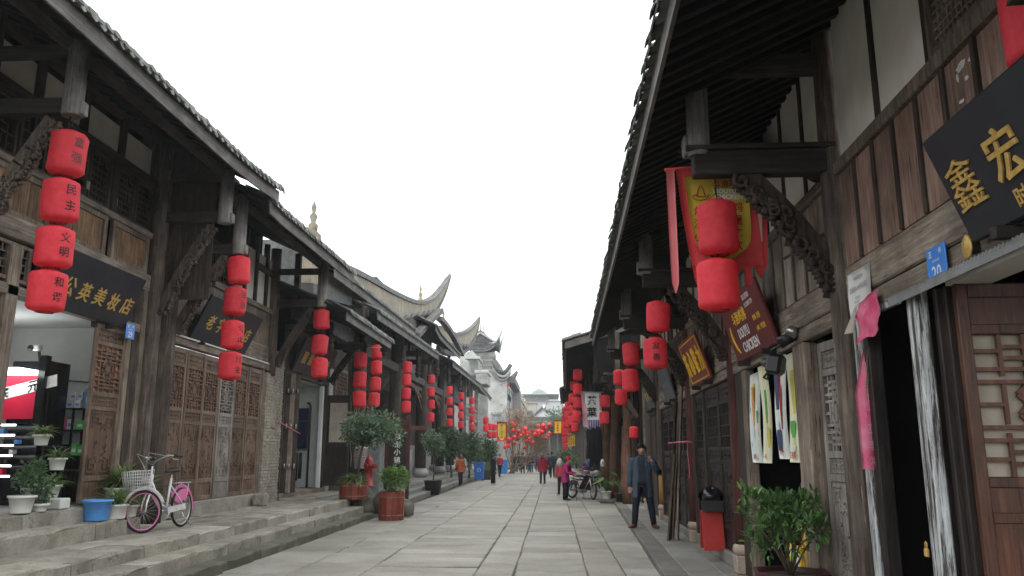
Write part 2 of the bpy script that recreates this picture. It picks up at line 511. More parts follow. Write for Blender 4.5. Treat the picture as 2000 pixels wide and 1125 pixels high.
M['bluepot'] = plain('blue_plastic_tub', (.10, .30, .68), .4, (.08, .26, .6), 4, .03, .4)
M['barrel'] = wood('red_varnished_barrel', (.24, .05, .026), (.11, .018, .011), 'z', rough=.4, spec=.45, vary=.12)
M['terracotta'] = plain('terracotta', (.30, .09, .05), .7)
M['planter'] = plain('dark_red_planter', (.05, .013, .014), .3, None, 6, .05, .5)
M['soil'] = plain('soil', (.04, .032, .025), .95, None, 12, .5)
M['hydrant'] = plain('red_hydrant_paint', (.36, .018, .024), .4, (.26, .014, .018), 6, .1, .45)
M['leaf'] = leafmat('dark_glossy_leaf', (.095, .17, .065), (.028, .062, .03))
M['leaf_b'] = leafmat('bright_leaf', (.15, .28, .055), (.04, .095, .025))
M['leaf_b2'] = leafmat('planter_leaf', (.12, .23, .06), (.022, .062, .02), .32)
M['leaf_s'] = leafmat('spider_plant_leaf', (.30, .38, .15), (.07, .14, .04), .45, .3)
M['leaf_p'] = leafmat('blue_green_leaf', (.17, .26, .14), (.05, .095, .058), .38)
M['leaf_y'] = leafmat('pale_stiff_leaf', (.24, .26, .13), (.10, .12, .05))
M['bark'] = wood('bark', (.13, .105, .08), (.05, .04, .03), 'z', bump=.8)
M['twig'] = wood('pale_branch_bark', (.32, .23, .15), (.17, .12, .08), 'z', bump=.6)
M['skin'] = plain('skin', (.50, .29, .20), .5, (.44, .24, .165), 8, .02, .3, .05)
M['hair'] = plain('black_hair', (.013, .011, .010), .5, None, 30, .3)
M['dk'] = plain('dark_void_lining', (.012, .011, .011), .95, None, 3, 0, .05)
M['haze_hill'] = stone('wooded_hill', (.06, .10, .05), (.03, .055, .03), None, .02, .3)

def cloth(name, c, rough=.85): 
    return plain(name, c, rough, tuple(q * .7 for q in c), 9, .35, .15, .05)

# ------------------------------------------------------------------ the two sides of the street: x = distance out from the wall, y = along the street
WALL_L, WALL_R, R_ROT = -6.88, 2.25, -math.atan(.0165)
_rc, _rs = math.cos(R_ROT), math.sin(R_ROT)
ORG = {}
def to_world(side, p):
    if side == 'L': return Vector((WALL_L + p[0], p[1], p[2]))
    x, y = -p[0], p[1]
    return Vector((WALL_R + x * _rc - y * _rs, x * _rs + y * _rc, p[2]))
def to_frame(side, P):
    if side == 'L': return Vector((P[0] - WALL_L, P[1], P[2]))
    x, y = P[0] - WALL_R, P[1]
    return Vector((-(x * _rc + y * _rs), -x * _rs + y * _rc, P[2]))
def sthing(side, name, label, cat, p, group=None):
    o = thing(name, label, cat, to_world(side, p), 0 if side == 'L' else R_ROT, group)
    ORG[o.name] = (side,) + tuple(p)
    return o
def sbuild(mb, name, mats, parent):
    side, ox, oy, oz = ORG[parent.name]
    g = 1 if side == 'L' else -1
    mb.v = [(g * (x - ox), y - oy, z - oz) for x, y, z in mb.v]
    if g < 0: mb.f = [f[::-1] for f in mb.f]
    o = mb.build(name, mats, parent)
    ORG[o.name] = ORG[parent.name]
    return o
def slink(name, mesh, parent, p, rot=(0, 0, 0)):
    side, ox, oy, oz = ORG[parent.name]
    g = 1 if side == 'L' else -1
    o = link(name, mesh, parent, (g * (p[0] - ox), p[1] - oy, p[2] - oz), rot)
    ORG[o.name] = (side, 0, 0, 0)
    return o
def smesh(mb, side, name, mats):
    if side == 'R':
        mb.v = [(-x, y, z) for x, y, z in mb.v]; mb.f = [f[::-1] for f in mb.f]
    return mb.mesh(name, mats)

# ------------------------------------------------------------------ lettering
_TC = {}
def text_geo(body, extrude=.02, bold=0.0):
    key = (body, extrude, bold)
    if key in _TC: return _TC[key]
    cu = bpy.data.curves.new('lettering', 'FONT')
    cu.body = body; cu.size = 1.0; cu.extrude = extrude; cu.offset = bold; cu.resolution_u = 2
    ob = bpy.data.objects.new('lettering', cu); COL.objects.link(ob)
    dg = bpy.context.evaluated_depsgraph_get()
    me = bpy.data.meshes.new_from_object(ob.evaluated_get(dg))
    V = [tuple(v.co) for v in me.vertices]; F_ = [tuple(p.vertices) for p in me.polygons]
    bpy.data.objects.remove(ob); bpy.data.meshes.remove(me); bpy.data.curves.remove(cu)
    xs = [v[0] for v in V]; ys = [v[1] for v in V]
    cx, cy = (min(xs) + max(xs)) / 2, (min(ys) + max(ys)) / 2
    V = [(x - cx, y - cy, z + extrude) for x, y, z in V]
    _TC[key] = (V, F_, max(xs) - min(xs), max(ys) - min(ys))
    return _TC[key]
def put_text(mb, body, o, u, v, h=None, w=None, shear=0.0, extrude=.02, bold=.012, m=0):
    """letters centred on o, reading along u, upright along v"""
    V, F_, tw, th = text_geo(body, extrude, bold)
    o, u, v = Vector(o), Vector(u).normalized(), Vector(v).normalized()
    n = u.cross(v)
    sy = (h / th) if h else w / tw
    sx = (w / tw) if w else sy
    mb.add([o + u * ((x + shear * y) * sx) + v * (y * sy) + n * (z * sy) for x, y, z in V], F_, False, m)
    return mb
def wrap_text(mb, body, R_, ang, zc, h, m=0, off=.006):
    """letters bent round an upright drum of radius R_"""
    V, F_, tw, th = text_geo(body, 0.0, .012)
    s = h / max(th, .75)
    mb.add([((R_ + off) * math.cos(ang + x * s / R_), (R_ + off) * math.sin(ang + x * s / R_), zc + y * s) for x, y, z in V], F_, False, m)

# ================================================================== GROUND
gr = struct('ground')
MB().box(-400, 400, -60, 900, -.60, -.09).build('ground_sheet', M['joint'], gr)
street = struct('street')
MB().box(-4.75, 3.2, -2, 140, -.088, -.022).build('street_bed', M['joint'], street)
LANES = [(-4.62, -3.62, 1.15), (-3.62, -2.62, .95), (-2.62, -1.09, .56), (-1.09, -.55, 1.35), (-.55, .46, .72), (.46, .98, 1.3), (.98, 2.35, .95)]
rs = random.Random(3)
far = MB()
for li, (x0, x1, ln) in enumerate(LANES):
    y = 8.6 + rs.random() * .6
    while y < 118:
        L = ln * rs.uniform(.72, 1.3) * (1 if y < 46 else 1.7)
        g = .008
        dz = rs.uniform(-.006, .005)
        if y < 44:
            mb = MB().box(-(x1 - x0) / 2 + g, (x1 - x0) / 2 - g, -L / 2 + g * 1.5, L / 2 - g * 1.5, -.08, 0, .014, jit=.008)
            mb.build('paving_slab', M['slab'], street, ((x0 + x1) / 2 + rs.uniform(-.006, .006), y + L / 2, dz)).rotation_euler = (rs.uniform(-.004, .004), rs.uniform(-.004, .004), rs.uniform(-.004, .004))
        else:
            far.box(x0 + g, x1 - g, y + g, y + L - g, -.08, dz)
        y += L
tag(far.build('far_paving', M['slab'], street), kind='stuff')

def rblock(wx, L, hz, b=.03, j=.012):
    """rough-hewn long stone: worn, uneven arrises"""
    n = max(3, int(L / .22)); mb = MB(); vv = []
    prof = [(-wx / 2, -hz / 2), (wx / 2, -hz / 2), (wx / 2, hz / 2 - b), (wx / 2 - b * .3, hz / 2 - b * .3), (wx / 2 - b, hz / 2), (-wx / 2, hz / 2)]
    for i in range(n + 1):
        e = .012 if i in (0, n) else 0
        for k, (x, z) in enumerate(prof):
            q = j if k in (2, 3, 4) else j * .4
            vv.append((x - e * (k in (2, 3)) + random.uniform(-q, q), -L / 2 + L * i / n, z - e * (k in (3, 4)) + random.uniform(-q, q) * .7))
    ff = [(6 * i + k, 6 * i + (k + 1) % 6, 6 * i + 6 + (k + 1) % 6, 6 * i + 6 + k) for i in range(n) for k in range(6)] + [tuple(range(6)), tuple(range(6 * n, 6 * n + 6))[::-1]]
    return mb.add(vv, ff)
# left stairs: three rows of long stones, then the platform
steps = struct('stone_steps')
ROWS = [(-4.56, -4.92, 0, .15, 'mossstep'), (-4.83, -5.28, .10, .30, 'step'), (-5.19, -5.75, .25, .466, 'step')]
for ri, (xf, xb, z0, z1, mt) in enumerate(ROWS):
    y = 5.5 + rs.random()
    while y < 20.5:
        L = min(rs.uniform(.75, 1.75), 20.9 - y)
        rblock(xf - xb, L - .014, z1 - z0 + .04).build('step_stone', M[mt], steps, ((xf + xb) / 2 + rs.uniform(-.015, .015), y + L / 2, (z0 + z1 - .04) / 2 + rs.uniform(-.008, .008)))
        y += L
MB().box(-5.3, -7.2, 3, 21, -.06, .25).box(-5.0, -5.35, 3, 20.9, -.06, .2).build('step_core', M['joint'], steps)
for i in range(3):
    y = (6.0 if i == 0 else 12.0) + rs.random() * .1
    while y < 20.6:
        L = min(rs.uniform(.9, 1.9), 21 - y)
        MB().obox((0, 0, 0), (.40, L - .012, .2), None, .014, jit=.006).build('platform_slab', M['step'], steps, (-5.95 - .41 * i, y + L / 2, .366 + rs.uniform(-.005, .005)))
        y += L
# raised ledges in front of the first shop
y = 4.5
while y < 12.0:
    L = min(rs.uniform(1.2, 2.2), 12.05 - y)
    rblock(.8, L - .012, .33, .04, .016).build('ledge_stone', M['step'], steps, (-6.53, y + L / 2, .535))
    y += L
y = 4.5
while y < 11.2:
    L = min(rs.uniform(1.4, 2.4), 11.3 - y)
    rblock(.75, L - .012, .30, .03, .012).build('threshold_stone', M['step'], steps, (-6.82, y + L / 2, .735))
    y += L
MB().box(-6.2, -7.4, 3.5, 11.9, .2, .58).build('ledge_core', M['joint'], steps)

# steps and floor of the columned hall further on
hsteps = struct('hall_steps')
for ri, (off, z1) in enumerate(((0, .15), (.33, .30), (.66, .466))):
    y = 23.6
    while y < 56:
        L = min(rs.uniform(1.2, 2.4), 57.5 - y)
        xf = -4.78 - .016 * (y - 23) - off
        rblock(.5, L - .014, .2, .025, .01).build('step_stone', M['slab2'], hsteps, (xf - .25, y + L / 2, z1 - .1))
        y += L
MB().box(-5.75, -11, 21.2, 23.7, -.06, .45).box(-6.1, -11, 23.5, 75, -.06, .45).build('hall_floor', M['slab2'], hsteps)

# right pavement with its kerb
pave = struct('pavement')
def kerb_x(y): return 1.02 + .0355 * y
y = 3.0
while y < 26.6:
    L = min(rs.uniform(.9, 1.7), 27.0 - y)
    ang = -math.atan(.0355)
    MB().obox((0, 0, 0), (.30, L - .012, .16), None, .014, jit=.005).build('kerb_stone', M['kerb'], pave, (kerb_x(y + L / 2) + .15, y + L / 2, .02)).rotation_euler = (0, 0, ang)
    y += L
for i in range(3):
    y = 3.0 + rs.random() * .5
    while y < 26.6:
        L = min(rs.uniform(.8, 1.6), 27.0 - y)
        MB().obox((0, 0, 0), (.44, L - .012, .14), None, .01, jit=.004).build('pavement_slab', M['slab2'], pave, (kerb_x(y + L / 2) + .525 + .45 * i, y + L / 2, .03 + rs.uniform(-.003, .003))).rotation_euler = (0, 0, -math.atan(.0355))
        y += L
MB().box(2.3, 6, -2, 27, -.085, .06).build('pavement_core', M['joint'], pave)
pv = MB()
y = 30.0
while y < 60:
    L = rs.uniform(1.2, 2.2)
    pv.obox((2.12 - .008 * (y - 30), y + L / 2, .03), (.35, L - .015, .15), None, .012)
    pv.obox((2.95 - .008 * (y - 30), y + L / 2, .028), (1.28, L - .015, .14), None, .01)
    y += L
pv.build('far_kerb', M['slab2'], pave)

# ================================================================== BUILDING KIT
def scroll(mb, c, a, b, r, t, turns=1.2, n=9, flip=1):
    """a carved curl in the plane a,b"""
    pts = []
    for i in range(n):
        q = i / (n - 1)
        th = flip * (2 * math.pi * turns * q) 
        rr = r * (1 - .72 * q)
        pts.append(Vector(c) + a * (rr * math.cos(th)) + b * (rr * math.sin(th)))
    mb.tube(pts, [t * (1 - .4 * i / (n - 1)) for i in range(n)], 5, True, True)

def carved_brace(parent, y, x0, z0, x1, z1, mat='dark_v', wdt=.13, hgt=.17, seed=1, lumps=26):
    rr = random.Random(seed)
    mb = MB()
    N = 9
    P0, P1 = Vector((x0, y, z0)), Vector((x1, y, z1))
    d = (P1 - P0).normalized(); nrm = Vector((d.z, 0, -d.x))
    pts = [P0.lerp(P1, i / (N - 1)) - nrm * (.05 * math.sin(math.pi * i / (N - 1))) for i in range(N)]
    for i in range(N - 1):
        mb.beam(pts[i] - d * .01, pts[i + 1] + d * .01, wdt * .72, hgt * .8, nrm)
    L = (P1 - P0).length
    Y = Vector((0, 1, 0))
    for k in range(lumps):
        q = (k + .5) / lumps
        c = P0.lerp(P1, q) - nrm * (.05 * math.sin(math.pi * q)) + nrm * rr.uniform(.1, .9) * hgt * .62
        s_ = rr.choice((-1, 1))
        c = c + Y * (s_ * wdt * .42)
        scroll(mb, c, d, nrm, rr.uniform(.045, .08), rr.uniform(.02, .03), rr.uniform(.8, 1.4), 8, rr.choice((-1, 1)))
        c2 = P0.lerp(P1, q) - nrm * (.05 * math.sin(math.pi * q)) + nrm * hgt * .55 + Y * rr.uniform(-.05, .05)
        mb.tube([c2 - d * .035, c2 + nrm * rr.uniform(.012, .035), c2 + d * .035], [.018, .042, .018], 6)
    return sbuild(mb, 'carved_brace', M[mat], parent)

def hanging_post(parent, x, y, z0, z1, r=.115, carved=False, mat='post'):
    mb = MB()
    if not carved:
        mb.tube([(x, y, z0), (x, y, z0 + .03), (x, y, z1)], [r * .96, r * 1.03, r], 16)
        mb.obox((x + r * .9, y + .02, z0 + .1), (.09, .13, .17), None, .012)
    else:
        h = z1 - z0
        prof = [(.03, 0), (.075, .02), (.085, .06), (.05, .09), (.11, .12), (.125, .17), (.11, .23), (.07, .26), (.115, .29), (.125, .36), (.09, .41), (.06, .44), (.10, .48), (.085, min(.55, h - .02)), (.085, h)]
        mb.lathe([(a, z0 + b) for a, b in prof if b <= h], 14, (x, y, 0), True, 0, None, lambda t, i: 1 + .09 * math.cos(7 * t))
    return sbuild(mb, 'hanging_post', M[mat], parent)

def column(parent, x, y, z0, z1, r=.14, mat='col', base=.0, square=False, name='column', bow=0):
    mb = MB()
    if square: mb.box(x - r, x + r, y - r, y + r, z0 + base, z1, .015)
    else: mb.tube([(x + bow * math.sin(math.pi * i / 6), y, z0 + base + (z1 - z0 - base) * i / 6) for i in range(7)], [r * (1.05 - .02 * i) for i in range(7)], 14)
    o = sbuild(mb, name, M[mat], parent)
    if base > 0:
        b = MB().box(x - r * 1.25, x + r * 1.25, y - r * 1.25, y + r * 1.25, z0, z0 + base * .62, .012)
        b.lathe([(r * 1.05, z0 + base * .62), (r * 1.42, z0 + base * .70), (r * 1.5, z0 + base * .82), (r * 1.38, z0 + base * .95), (r * 1.1, z0 + base)], 16, (x, y, 0))
        sbuild(b, 'column_base', M['base'], parent)
    return o

def roof(parent, y0, y1, xe, ze, slope=.45, run=3.2, sp=.2, raft=.24, curve=lambda y: 0.0, single=True, fascia=.2, pieces=True, deck_gap=None):
    side = ORG[parent.name][0]
    a = math.atan(slope); ca, sa = math.cos(a), math.sin(a)
    def P(t, y, h=0): return (xe - t * ca - h * sa, y, ze + t * sa + h * ca + curve(y))   # along slope / above
    n = max(2, int((y1 - y0) / .6))
    dk = MB()
    bands = [(0.02, run)] if not deck_gap else [(0.02, deck_gap[0]), (deck_gap[1], run)]
    for t0, t1 in bands:
        dk.slabsheet(2, n + 1, lambda u, v: P(t0 + (t1 - t0) * u, y0 + .02 + (y1 - y0 - .04) * v, -.015), (0, 0, .035))
    if deck_gap:
        t0, t1, ya, yb = deck_gap
        for p, q in ((y0 + .02, ya), (yb, y1 - .02)):
            dk.slabsheet(2, 3, lambda u, v: P(t0 + (t1 - t0) * u, p + (q - p) * v, -.015), (0, 0, .035))
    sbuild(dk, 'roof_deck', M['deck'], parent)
    if raft:
        ym = (y0 + y1) / 2
        mesh = None
        y = y0 + .1; k = 0
        while y < y1 - .06:
            p, q = Vector(P(.03, 0, -.055)), Vector(P(run, 0, -.055))
            c0 = curve(0)
            if mesh is None:
                mb = MB().beam((p.x - xe, 0, p.z - ze - c0), (q.x - xe, 0, q.z - ze - c0), .075, .07, (0, 0, 1))
                mesh = smesh(mb, side, 'rafter', M['deck'])
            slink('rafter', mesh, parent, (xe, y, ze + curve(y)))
            y += raft
    # fascia in lengths that follow the eave
    fb = MB()
    nf = max(1, int((y1 - y0) / 1.2)) * 2
    fb.slabsheet(nf + 1, 2, lambda u, v: (xe + .02, y0 + (y1 - y0) * u, ze + curve(y0 + (y1 - y0) * u) - .10 - fascia * .62 + fascia * v), (.028, 0, 0))
    sbuild(fb, 'fascia_board', M['fascia'], parent)
    # cover tiles and drip tiles
    def half(r0, r1, t0, t1, th, n=6, h0=0.0, up=1):
        vv = []; ff = []
        for t, r in ((t0, r0), (t1, r1)):
            for rad in (r, r - th):
                for k in range(n + 1):
                    g = math.pi * k / n
                    vv.append(Vector((-t * ca - (rad * math.sin(g) * up + h0) * sa, rad * math.cos(g), t * sa + (rad * math.sin(g) * up + h0) * ca)))
        m_ = n + 1
        for k in range(n):
            ff += [(k, k + 1, 2 * m_ + k + 1, 2 * m_ + k), (m_ + k, 3 * m_ + k, 3 * m_ + k + 1, m_ + k + 1), (k, m_ + k, m_ + k + 1, k + 1), (2 * m_ + k, 2 * m_ + k + 1, 3 * m_ + k + 1, 3 * m_ + k)]
        return vv, ff
    cover = MB(); vv, ff = half(sp * .37, sp * .34, -.13, .2, .016, 6, .03); cover.add(vv, ff, True)
    vv, ff = half(sp * .38, sp * .35, .14, .46, .016, 6, .045); cover.add(vv, ff, True)
    cover.prism([(sp * .37 * math.cos(math.pi * k / 6), sp * .37 * math.sin(math.pi * k / 6) + .025) for k in range(7)] + [(-sp * .3, -.02), (sp * .3, -.02)], (.125 * ca + .0, 0, -.125 * sa), (0, 1, 0), (-sa, 0, ca), .012)
    drip = MB(); vv, ff = half(sp * .46, sp * .42, -.10, .3, .014, 6, .075, -1); drip.add(vv, ff, True)
    rr = sp * .42
    lip = [(-rr, .03), (rr, .03), (rr * .95, -.03), (rr * .6, -.085), (0, -.115), (-rr * .6, -.085), (-rr * .95, -.03)]
    drip.prism(lip, (.095, 0, .0), (0, 1, 0), (-.25, 0, .97), .012)
    y = y0 + sp * .5; far_ = MB(); k = 0
    if pieces:
        mc = smesh(cover, side, 'roof_tile', M['tile']); md = smesh(drip, side, 'drip_tile', M['tilepale'])
    rg = random.Random(int(y0 * 10))
    while y < y1 - .03:
        if pieces:
            slink('roof_tile', mc, parent, (xe + rg.uniform(-.015, .02), y + rg.uniform(-.012, .012), ze + .055 + curve(y) + rg.uniform(-.006, .012)), (0, 0, rg.uniform(-.06, .06)))
            slink('drip_tile', md, parent, (xe + rg.uniform(-.01, .012), y + sp * .5, ze + .045 + curve(y + sp * .5)), (rg.uniform(-.05, .05), 0, rg.uniform(-.07, .07)))
        else:
            for B_, dy in ((cover, 0), (drip, sp * .5)):
                far_.add([(xe + q[0], y + dy + q[1], ze + .03 + curve(y + dy) + q[2]) for q in B_.v], B_.f, False)
        # rows further up the slope
        t = .42
        while t < run:
            t2 = min(run, t + .62)
            vv, ff = half(sp * .37, sp * .35, t, t2, .014, 4, .03)
            far_.add([(xe + q[0], y + q[1], ze + .035 + curve(y) + q[2]) for q in vv], ff, True)
            t += .6
        y += sp
    trough = MB()
    far_.slabsheet(2, n + 1, lambda u, v: P(.3 + (run - .3) * u, y0 + .04 + (y1 - y0 - .08) * v, .03), (0, 0, .012))
    tag(sbuild(far_, 'tiling', M['tile'], parent), kind='stuff')

def boards(parent, y0, y1, z0, z1, wd, x=0, th=.03, mat='plank_r', gap=.012, name='plank', seed=0, batten=None):
    """upright boards, one object each, sharing the mesh"""
    side = ORG[parent.name][0]
    n = max(1, round((y1 - y0) / wd)); wd = (y1 - y0) / n
    me = smesh(MB().box(0, th, -wd / 2 + gap / 2, wd / 2 - gap / 2, 0, z1 - z0, .005), side, name, M[mat])
    rg = random.Random(seed + int(y0 * 7))
    for i in range(n):
        slink(name, me, parent, (x + rg.uniform(0, .008), y0 + wd * (i + .5), z0), (0, 0, rg.uniform(-.012, .012)))
    if batten:
        mb = smesh(MB().box(0, .03, -.022, .022, 0, z1 - z0, .004), side, 'batten', M[batten])
        for i in range(1, n): slink('batten', mb, parent, (x + th - .004, y0 + wd * i, z0))

def lattice_geo(mb, y0, y1, z0, z1, x, style='step', t=.02, d=.022, div=4):
    """fretwork of thin bars in the plane x"""
    W_, H_ = y1 - y0, z1 - z0
    B = lambda a, b, c, e: mb.box(x - d / 2, x + d / 2, y0 + a * W_ - (t / 2 if a == b else 0), y0 + b * W_ + (t / 2 if a == b else 0), z0 + c * H_ - (t / 2 if c == e else 0), z0 + e * H_ + (t / 2 if c == e else 0))
    def V(a, c, e): mb.box(x - d / 2, x + d / 2, y0 + a * W_ - t / 2, y0 + a * W_ + t / 2, z0 + c * H_, z0 + e * H_)
    def Hh(a, b, c): mb.box(x - d / 2 - .002, x + d / 2 + .002, y0 + a * W_, y0 + b * W_, z0 + c * H_ - t / 2, z0 + c * H_ + t / 2)
    if style == 'mesh':
        nx, nz = div, max(3, int(div * H_ / W_))
        for i in range(1, nx): V(i / nx, 0, 1)
        for i in range(1, nz): Hh(0, 1, i / nz)
    elif style == 'brick':
        nz = max(4, int(H_ / W_ * div))
        for k in range(1, nz): Hh(0, 1, k / nz)
        for k in range(nz):
            for i in range(1, div + 1):
                a = (i - (.5 if k % 2 else 0)) / div
                if 0 < a < 1: V(a, k / nz, (k + 1) / nz)
    elif style == 'maze':
        rg = random.Random(int(H_ * 1000))
        nx = div; nz = max(4, int(H_ / W_ * div))
        for i in range(1, nx):
            k = 0
            while k < nz:
                L = rg.choice((1, 2, 2, 3))
                V(i / nx, k / nz, min(1, (k + L) / nz)); k += L + rg.choice((0, 1))
        for k in range(1, nz):
            i = 0
            while i < nx:
                L = rg.choice((1, 2, 3))
                Hh(i / nx, min(1, (i + L) / nx), k / nz); i += L + rg.choice((0, 0, 1))
    else:
        for a in (.2, .8): V(a, 0, .3); V(a, .36, .64); V(a, .7, 1)
        for a in (.38, .62):
            V(a, 0, .16); V(a, .22, .42); V(a, .58, .78); V(a, .84, 1)
        for c in (.09, .17, .83, .91): Hh(.2, .8, c)
        for c in (.25, .34, .66, .75): Hh(0, .38, c); Hh(.62, 1, c)
        for c in (.12, .5, .88): Hh(0, .2, c); Hh(.8, 1, c)
        for c, r in ((.2, .12), (.43, .2), (.5, .16), (.57, .2), (.8, .12)):
            for q in range(4):
                g0, g1 = math.pi / 2 * q, math.pi / 2 * (q + 1)
                p = Vector((x, y0 + W_ * (.5 + r * math.cos(g0)), z0 + H_ * c + W_ * r * math.sin(g0)))
                e = Vector((x, y0 + W_ * (.5 + r * math.cos(g1)), z0 + H_ * c + W_ * r * math.sin(g1)))
                mb.beam(p, e, d + .006, t * 1.1, (1, 0, 0))
        mb.obox((x, y0 + W_ * .5, z0 + H_ * .5), (d + .004, W_ * .16, W_ * .16), (Vector((1, 0, 0)), Vector((0, .7071, .7071)), Vector((0, -.7071, .7071))))
    return mb

def fret(mb, y0, y1, z0, z1, x, t=.012, seed=1, floral=True):
    """raised carving on a solid panel: border, meander corners, a spray of curls"""
    W_, H_ = y1 - y0, z1 - z0
    def bar(a, b, c, e): mb.box(x, x + .014, min(a, b), max(a, b), min(c, e), max(c, e))
    for (cy, sy) in ((y0, 1), (y1, -1)):
        for (cz, sz) in ((z0, 1), (z1, -1)):
            k = W_ * .16
            p = lambda a, b: (cy + sy * a * k, cz + sz * b * k)
            for (a, b), (c, e) in (((0, 0), (2.4, 0)), ((0, 0), (0, 2.6)), ((.6, .6), (2.0, .6)), ((.6, .6), (.6, 2.0)), ((2.0, .6), (2.0, 1.3)), ((2.0, 1.3), (1.2, 1.3)), ((.6, 2.0), (1.3, 2.0))):
                (ya, za), (yb, zb) = p(a, b), p(c, e)
                bar(ya - t / 2, yb + t / 2, za - t / 2, zb + t / 2) if ya <= yb else bar(yb - t / 2, ya + t / 2, za - t / 2, zb + t / 2)
    rg = random.Random(seed)
    if floral:
        for k in range(int(8 + H_ * 18)):
            c = Vector((x + .004, y0 + W_ * rg.uniform(.25, .75), z0 + H_ * rg.uniform(.15, .85)))
            scroll(mb, c, Vector((0, 1, 0)), Vector((0, 0, 1)), rg.uniform(.02, .045), .008, rg.uniform(.6, 1.3), 7, rg.choice((-1, 1)))
    return mb

_LEAF = {}
def door_leaf(parent, side, w_, h_, p, rz=0, wood_='door', back=None, style='step', key=None, solid=.36, label=None, bside=-1):
    """one leaf of a folding door: frame > lattice, lower_panel, upper_panel, backing; hinge at local y=0"""
    kk = (side, round(w_, 3), round(h_, 3), wood_, back, style, solid, bside)
    if kk not in _LEAF:
        st = .07
        fr = MB()
        fr.box(-.025, .025, 0, st, 0, h_, .006).box(-.025, .025, w_ - st, w_, 0, h_, .006)
        zz = [0, h_ * .03, h_ * .115, h_ * .145, h_ * (.145 + solid), h_ * (.17 + solid), h_ * (.225 + solid), h_ * (.25 + solid), h_ * .875, h_ * .90, h_ * .965, h_]
        for a, b in ((0, 1), (2, 3), (4, 5), (6, 7), (8, 9), (10, 11)):
            fr.box(-.022, .022, st, w_ - st, zz[a], zz[b], .005)
        lp = MB().box(-.012, .006, st - .005, w_ - st + .005, zz[3] - .005, zz[4] + .005)
        fret(lp, st + .03, w_ - st - .03, zz[3] + .04, zz[4] - .04, .006, seed=3)
        ups = []
        for a, b in ((1, 2), (5, 6), (9, 10)):
            up = MB().box(-.012, .006, st - .005, w_ - st + .005, zz[a] - .005, zz[b] + .005); ups.append(up)
            if a == 1: continue
            rg = random.Random(a)
            for q in (0, 1):
                up.box(.004, .016, st + .015, w_ - st - .015, zz[a] + .015 + q * (zz[b] - zz[a] - .03) - .005, zz[a] + .015 + q * (zz[b] - zz[a] - .03) + .005)
            for k in range(9):
                scroll(up, (.008, st + .05 + (w_ - 2 * st - .1) * k / 8, (zz[a] + zz[b]) / 2 + rg.uniform(-.015, .015)), Vector((0, 1, 0)), Vector((0, 0, 1)), rg.uniform(.02, .034), .007, 1.1, 7, rg.choice((-1, 1)))
        la = lattice_geo(MB(), st, w_ - st, zz[7], zz[8], 0, style, .024 if style == 'step' else .014, .024, 7 if style in ('mesh', 'maze') else 4)
        ms = [('door', smesh(fr, side, 'door', M['doorf' if wood_ == 'door' else wood_])), ('lower_panel', smesh(lp, side, 'lower_panel', M[wood_])), *[('carved_panel', smesh(q, side, 'carved_panel', M[wood_])) for q in ups], ('lattice', smesh(la, side, 'lattice', M[wood_]))]
        if back:
            ms.append(('backing_board', smesh(MB().box(.030 * bside, .045 * bside, st - .005, w_ - st + .005, zz[7], zz[8]), side, 'backing_board', M[back])))
        _LEAF[kk] = ms
    ms = _LEAF[kk]
    d = slink('door', ms[0][1], parent, p, (0, 0, rz))
    if label: d['label'] = label
    for nm, me in ms[1:]: link(nm, me, d)
    return d

def hinge(parent, x, y, z, ax='y'):
    mb = MB().box(x - .004, x + .008, y - .035, y + .035, z - .06, z + .06).cyl((x + .01, y, z - .06), (x + .01, y, z + .06), .009, None, 8)
    return sbuild(mb, 'hinge', M['steel'], parent)

def window(parent, y0, y1, z0, z1, x=0, style='maze', mat='dark_v', div=5, fr=.05, glass=True):
    mb = MB().box(x - .03, x + .035, y0, y0 + fr, z0, z1, .006).box(x - .03, x + .035, y1 - fr, y1, z0, z1, .006).box(x - .028, x + .033, y0 + fr, y1 - fr, z0, z0 + fr, .006).box(x - .028, x + .033, y0 + fr, y1 - fr, z1 - fr, z1, .006)
    o = sbuild(mb, 'window', M[mat], parent)
    sbuild(lattice_geo(MB(), y0 + fr, y1 - fr, z0 + fr, z1 - fr, x, style, .016, .018, div), 'lattice', M[mat], o)
    if glass: sbuild(MB().box(x - .045, x - .035, y0 + fr * .5, y1 - fr * .5, z0 + fr * .5, z1 - fr * .5), 'pane', M['dk'], o)
    return o

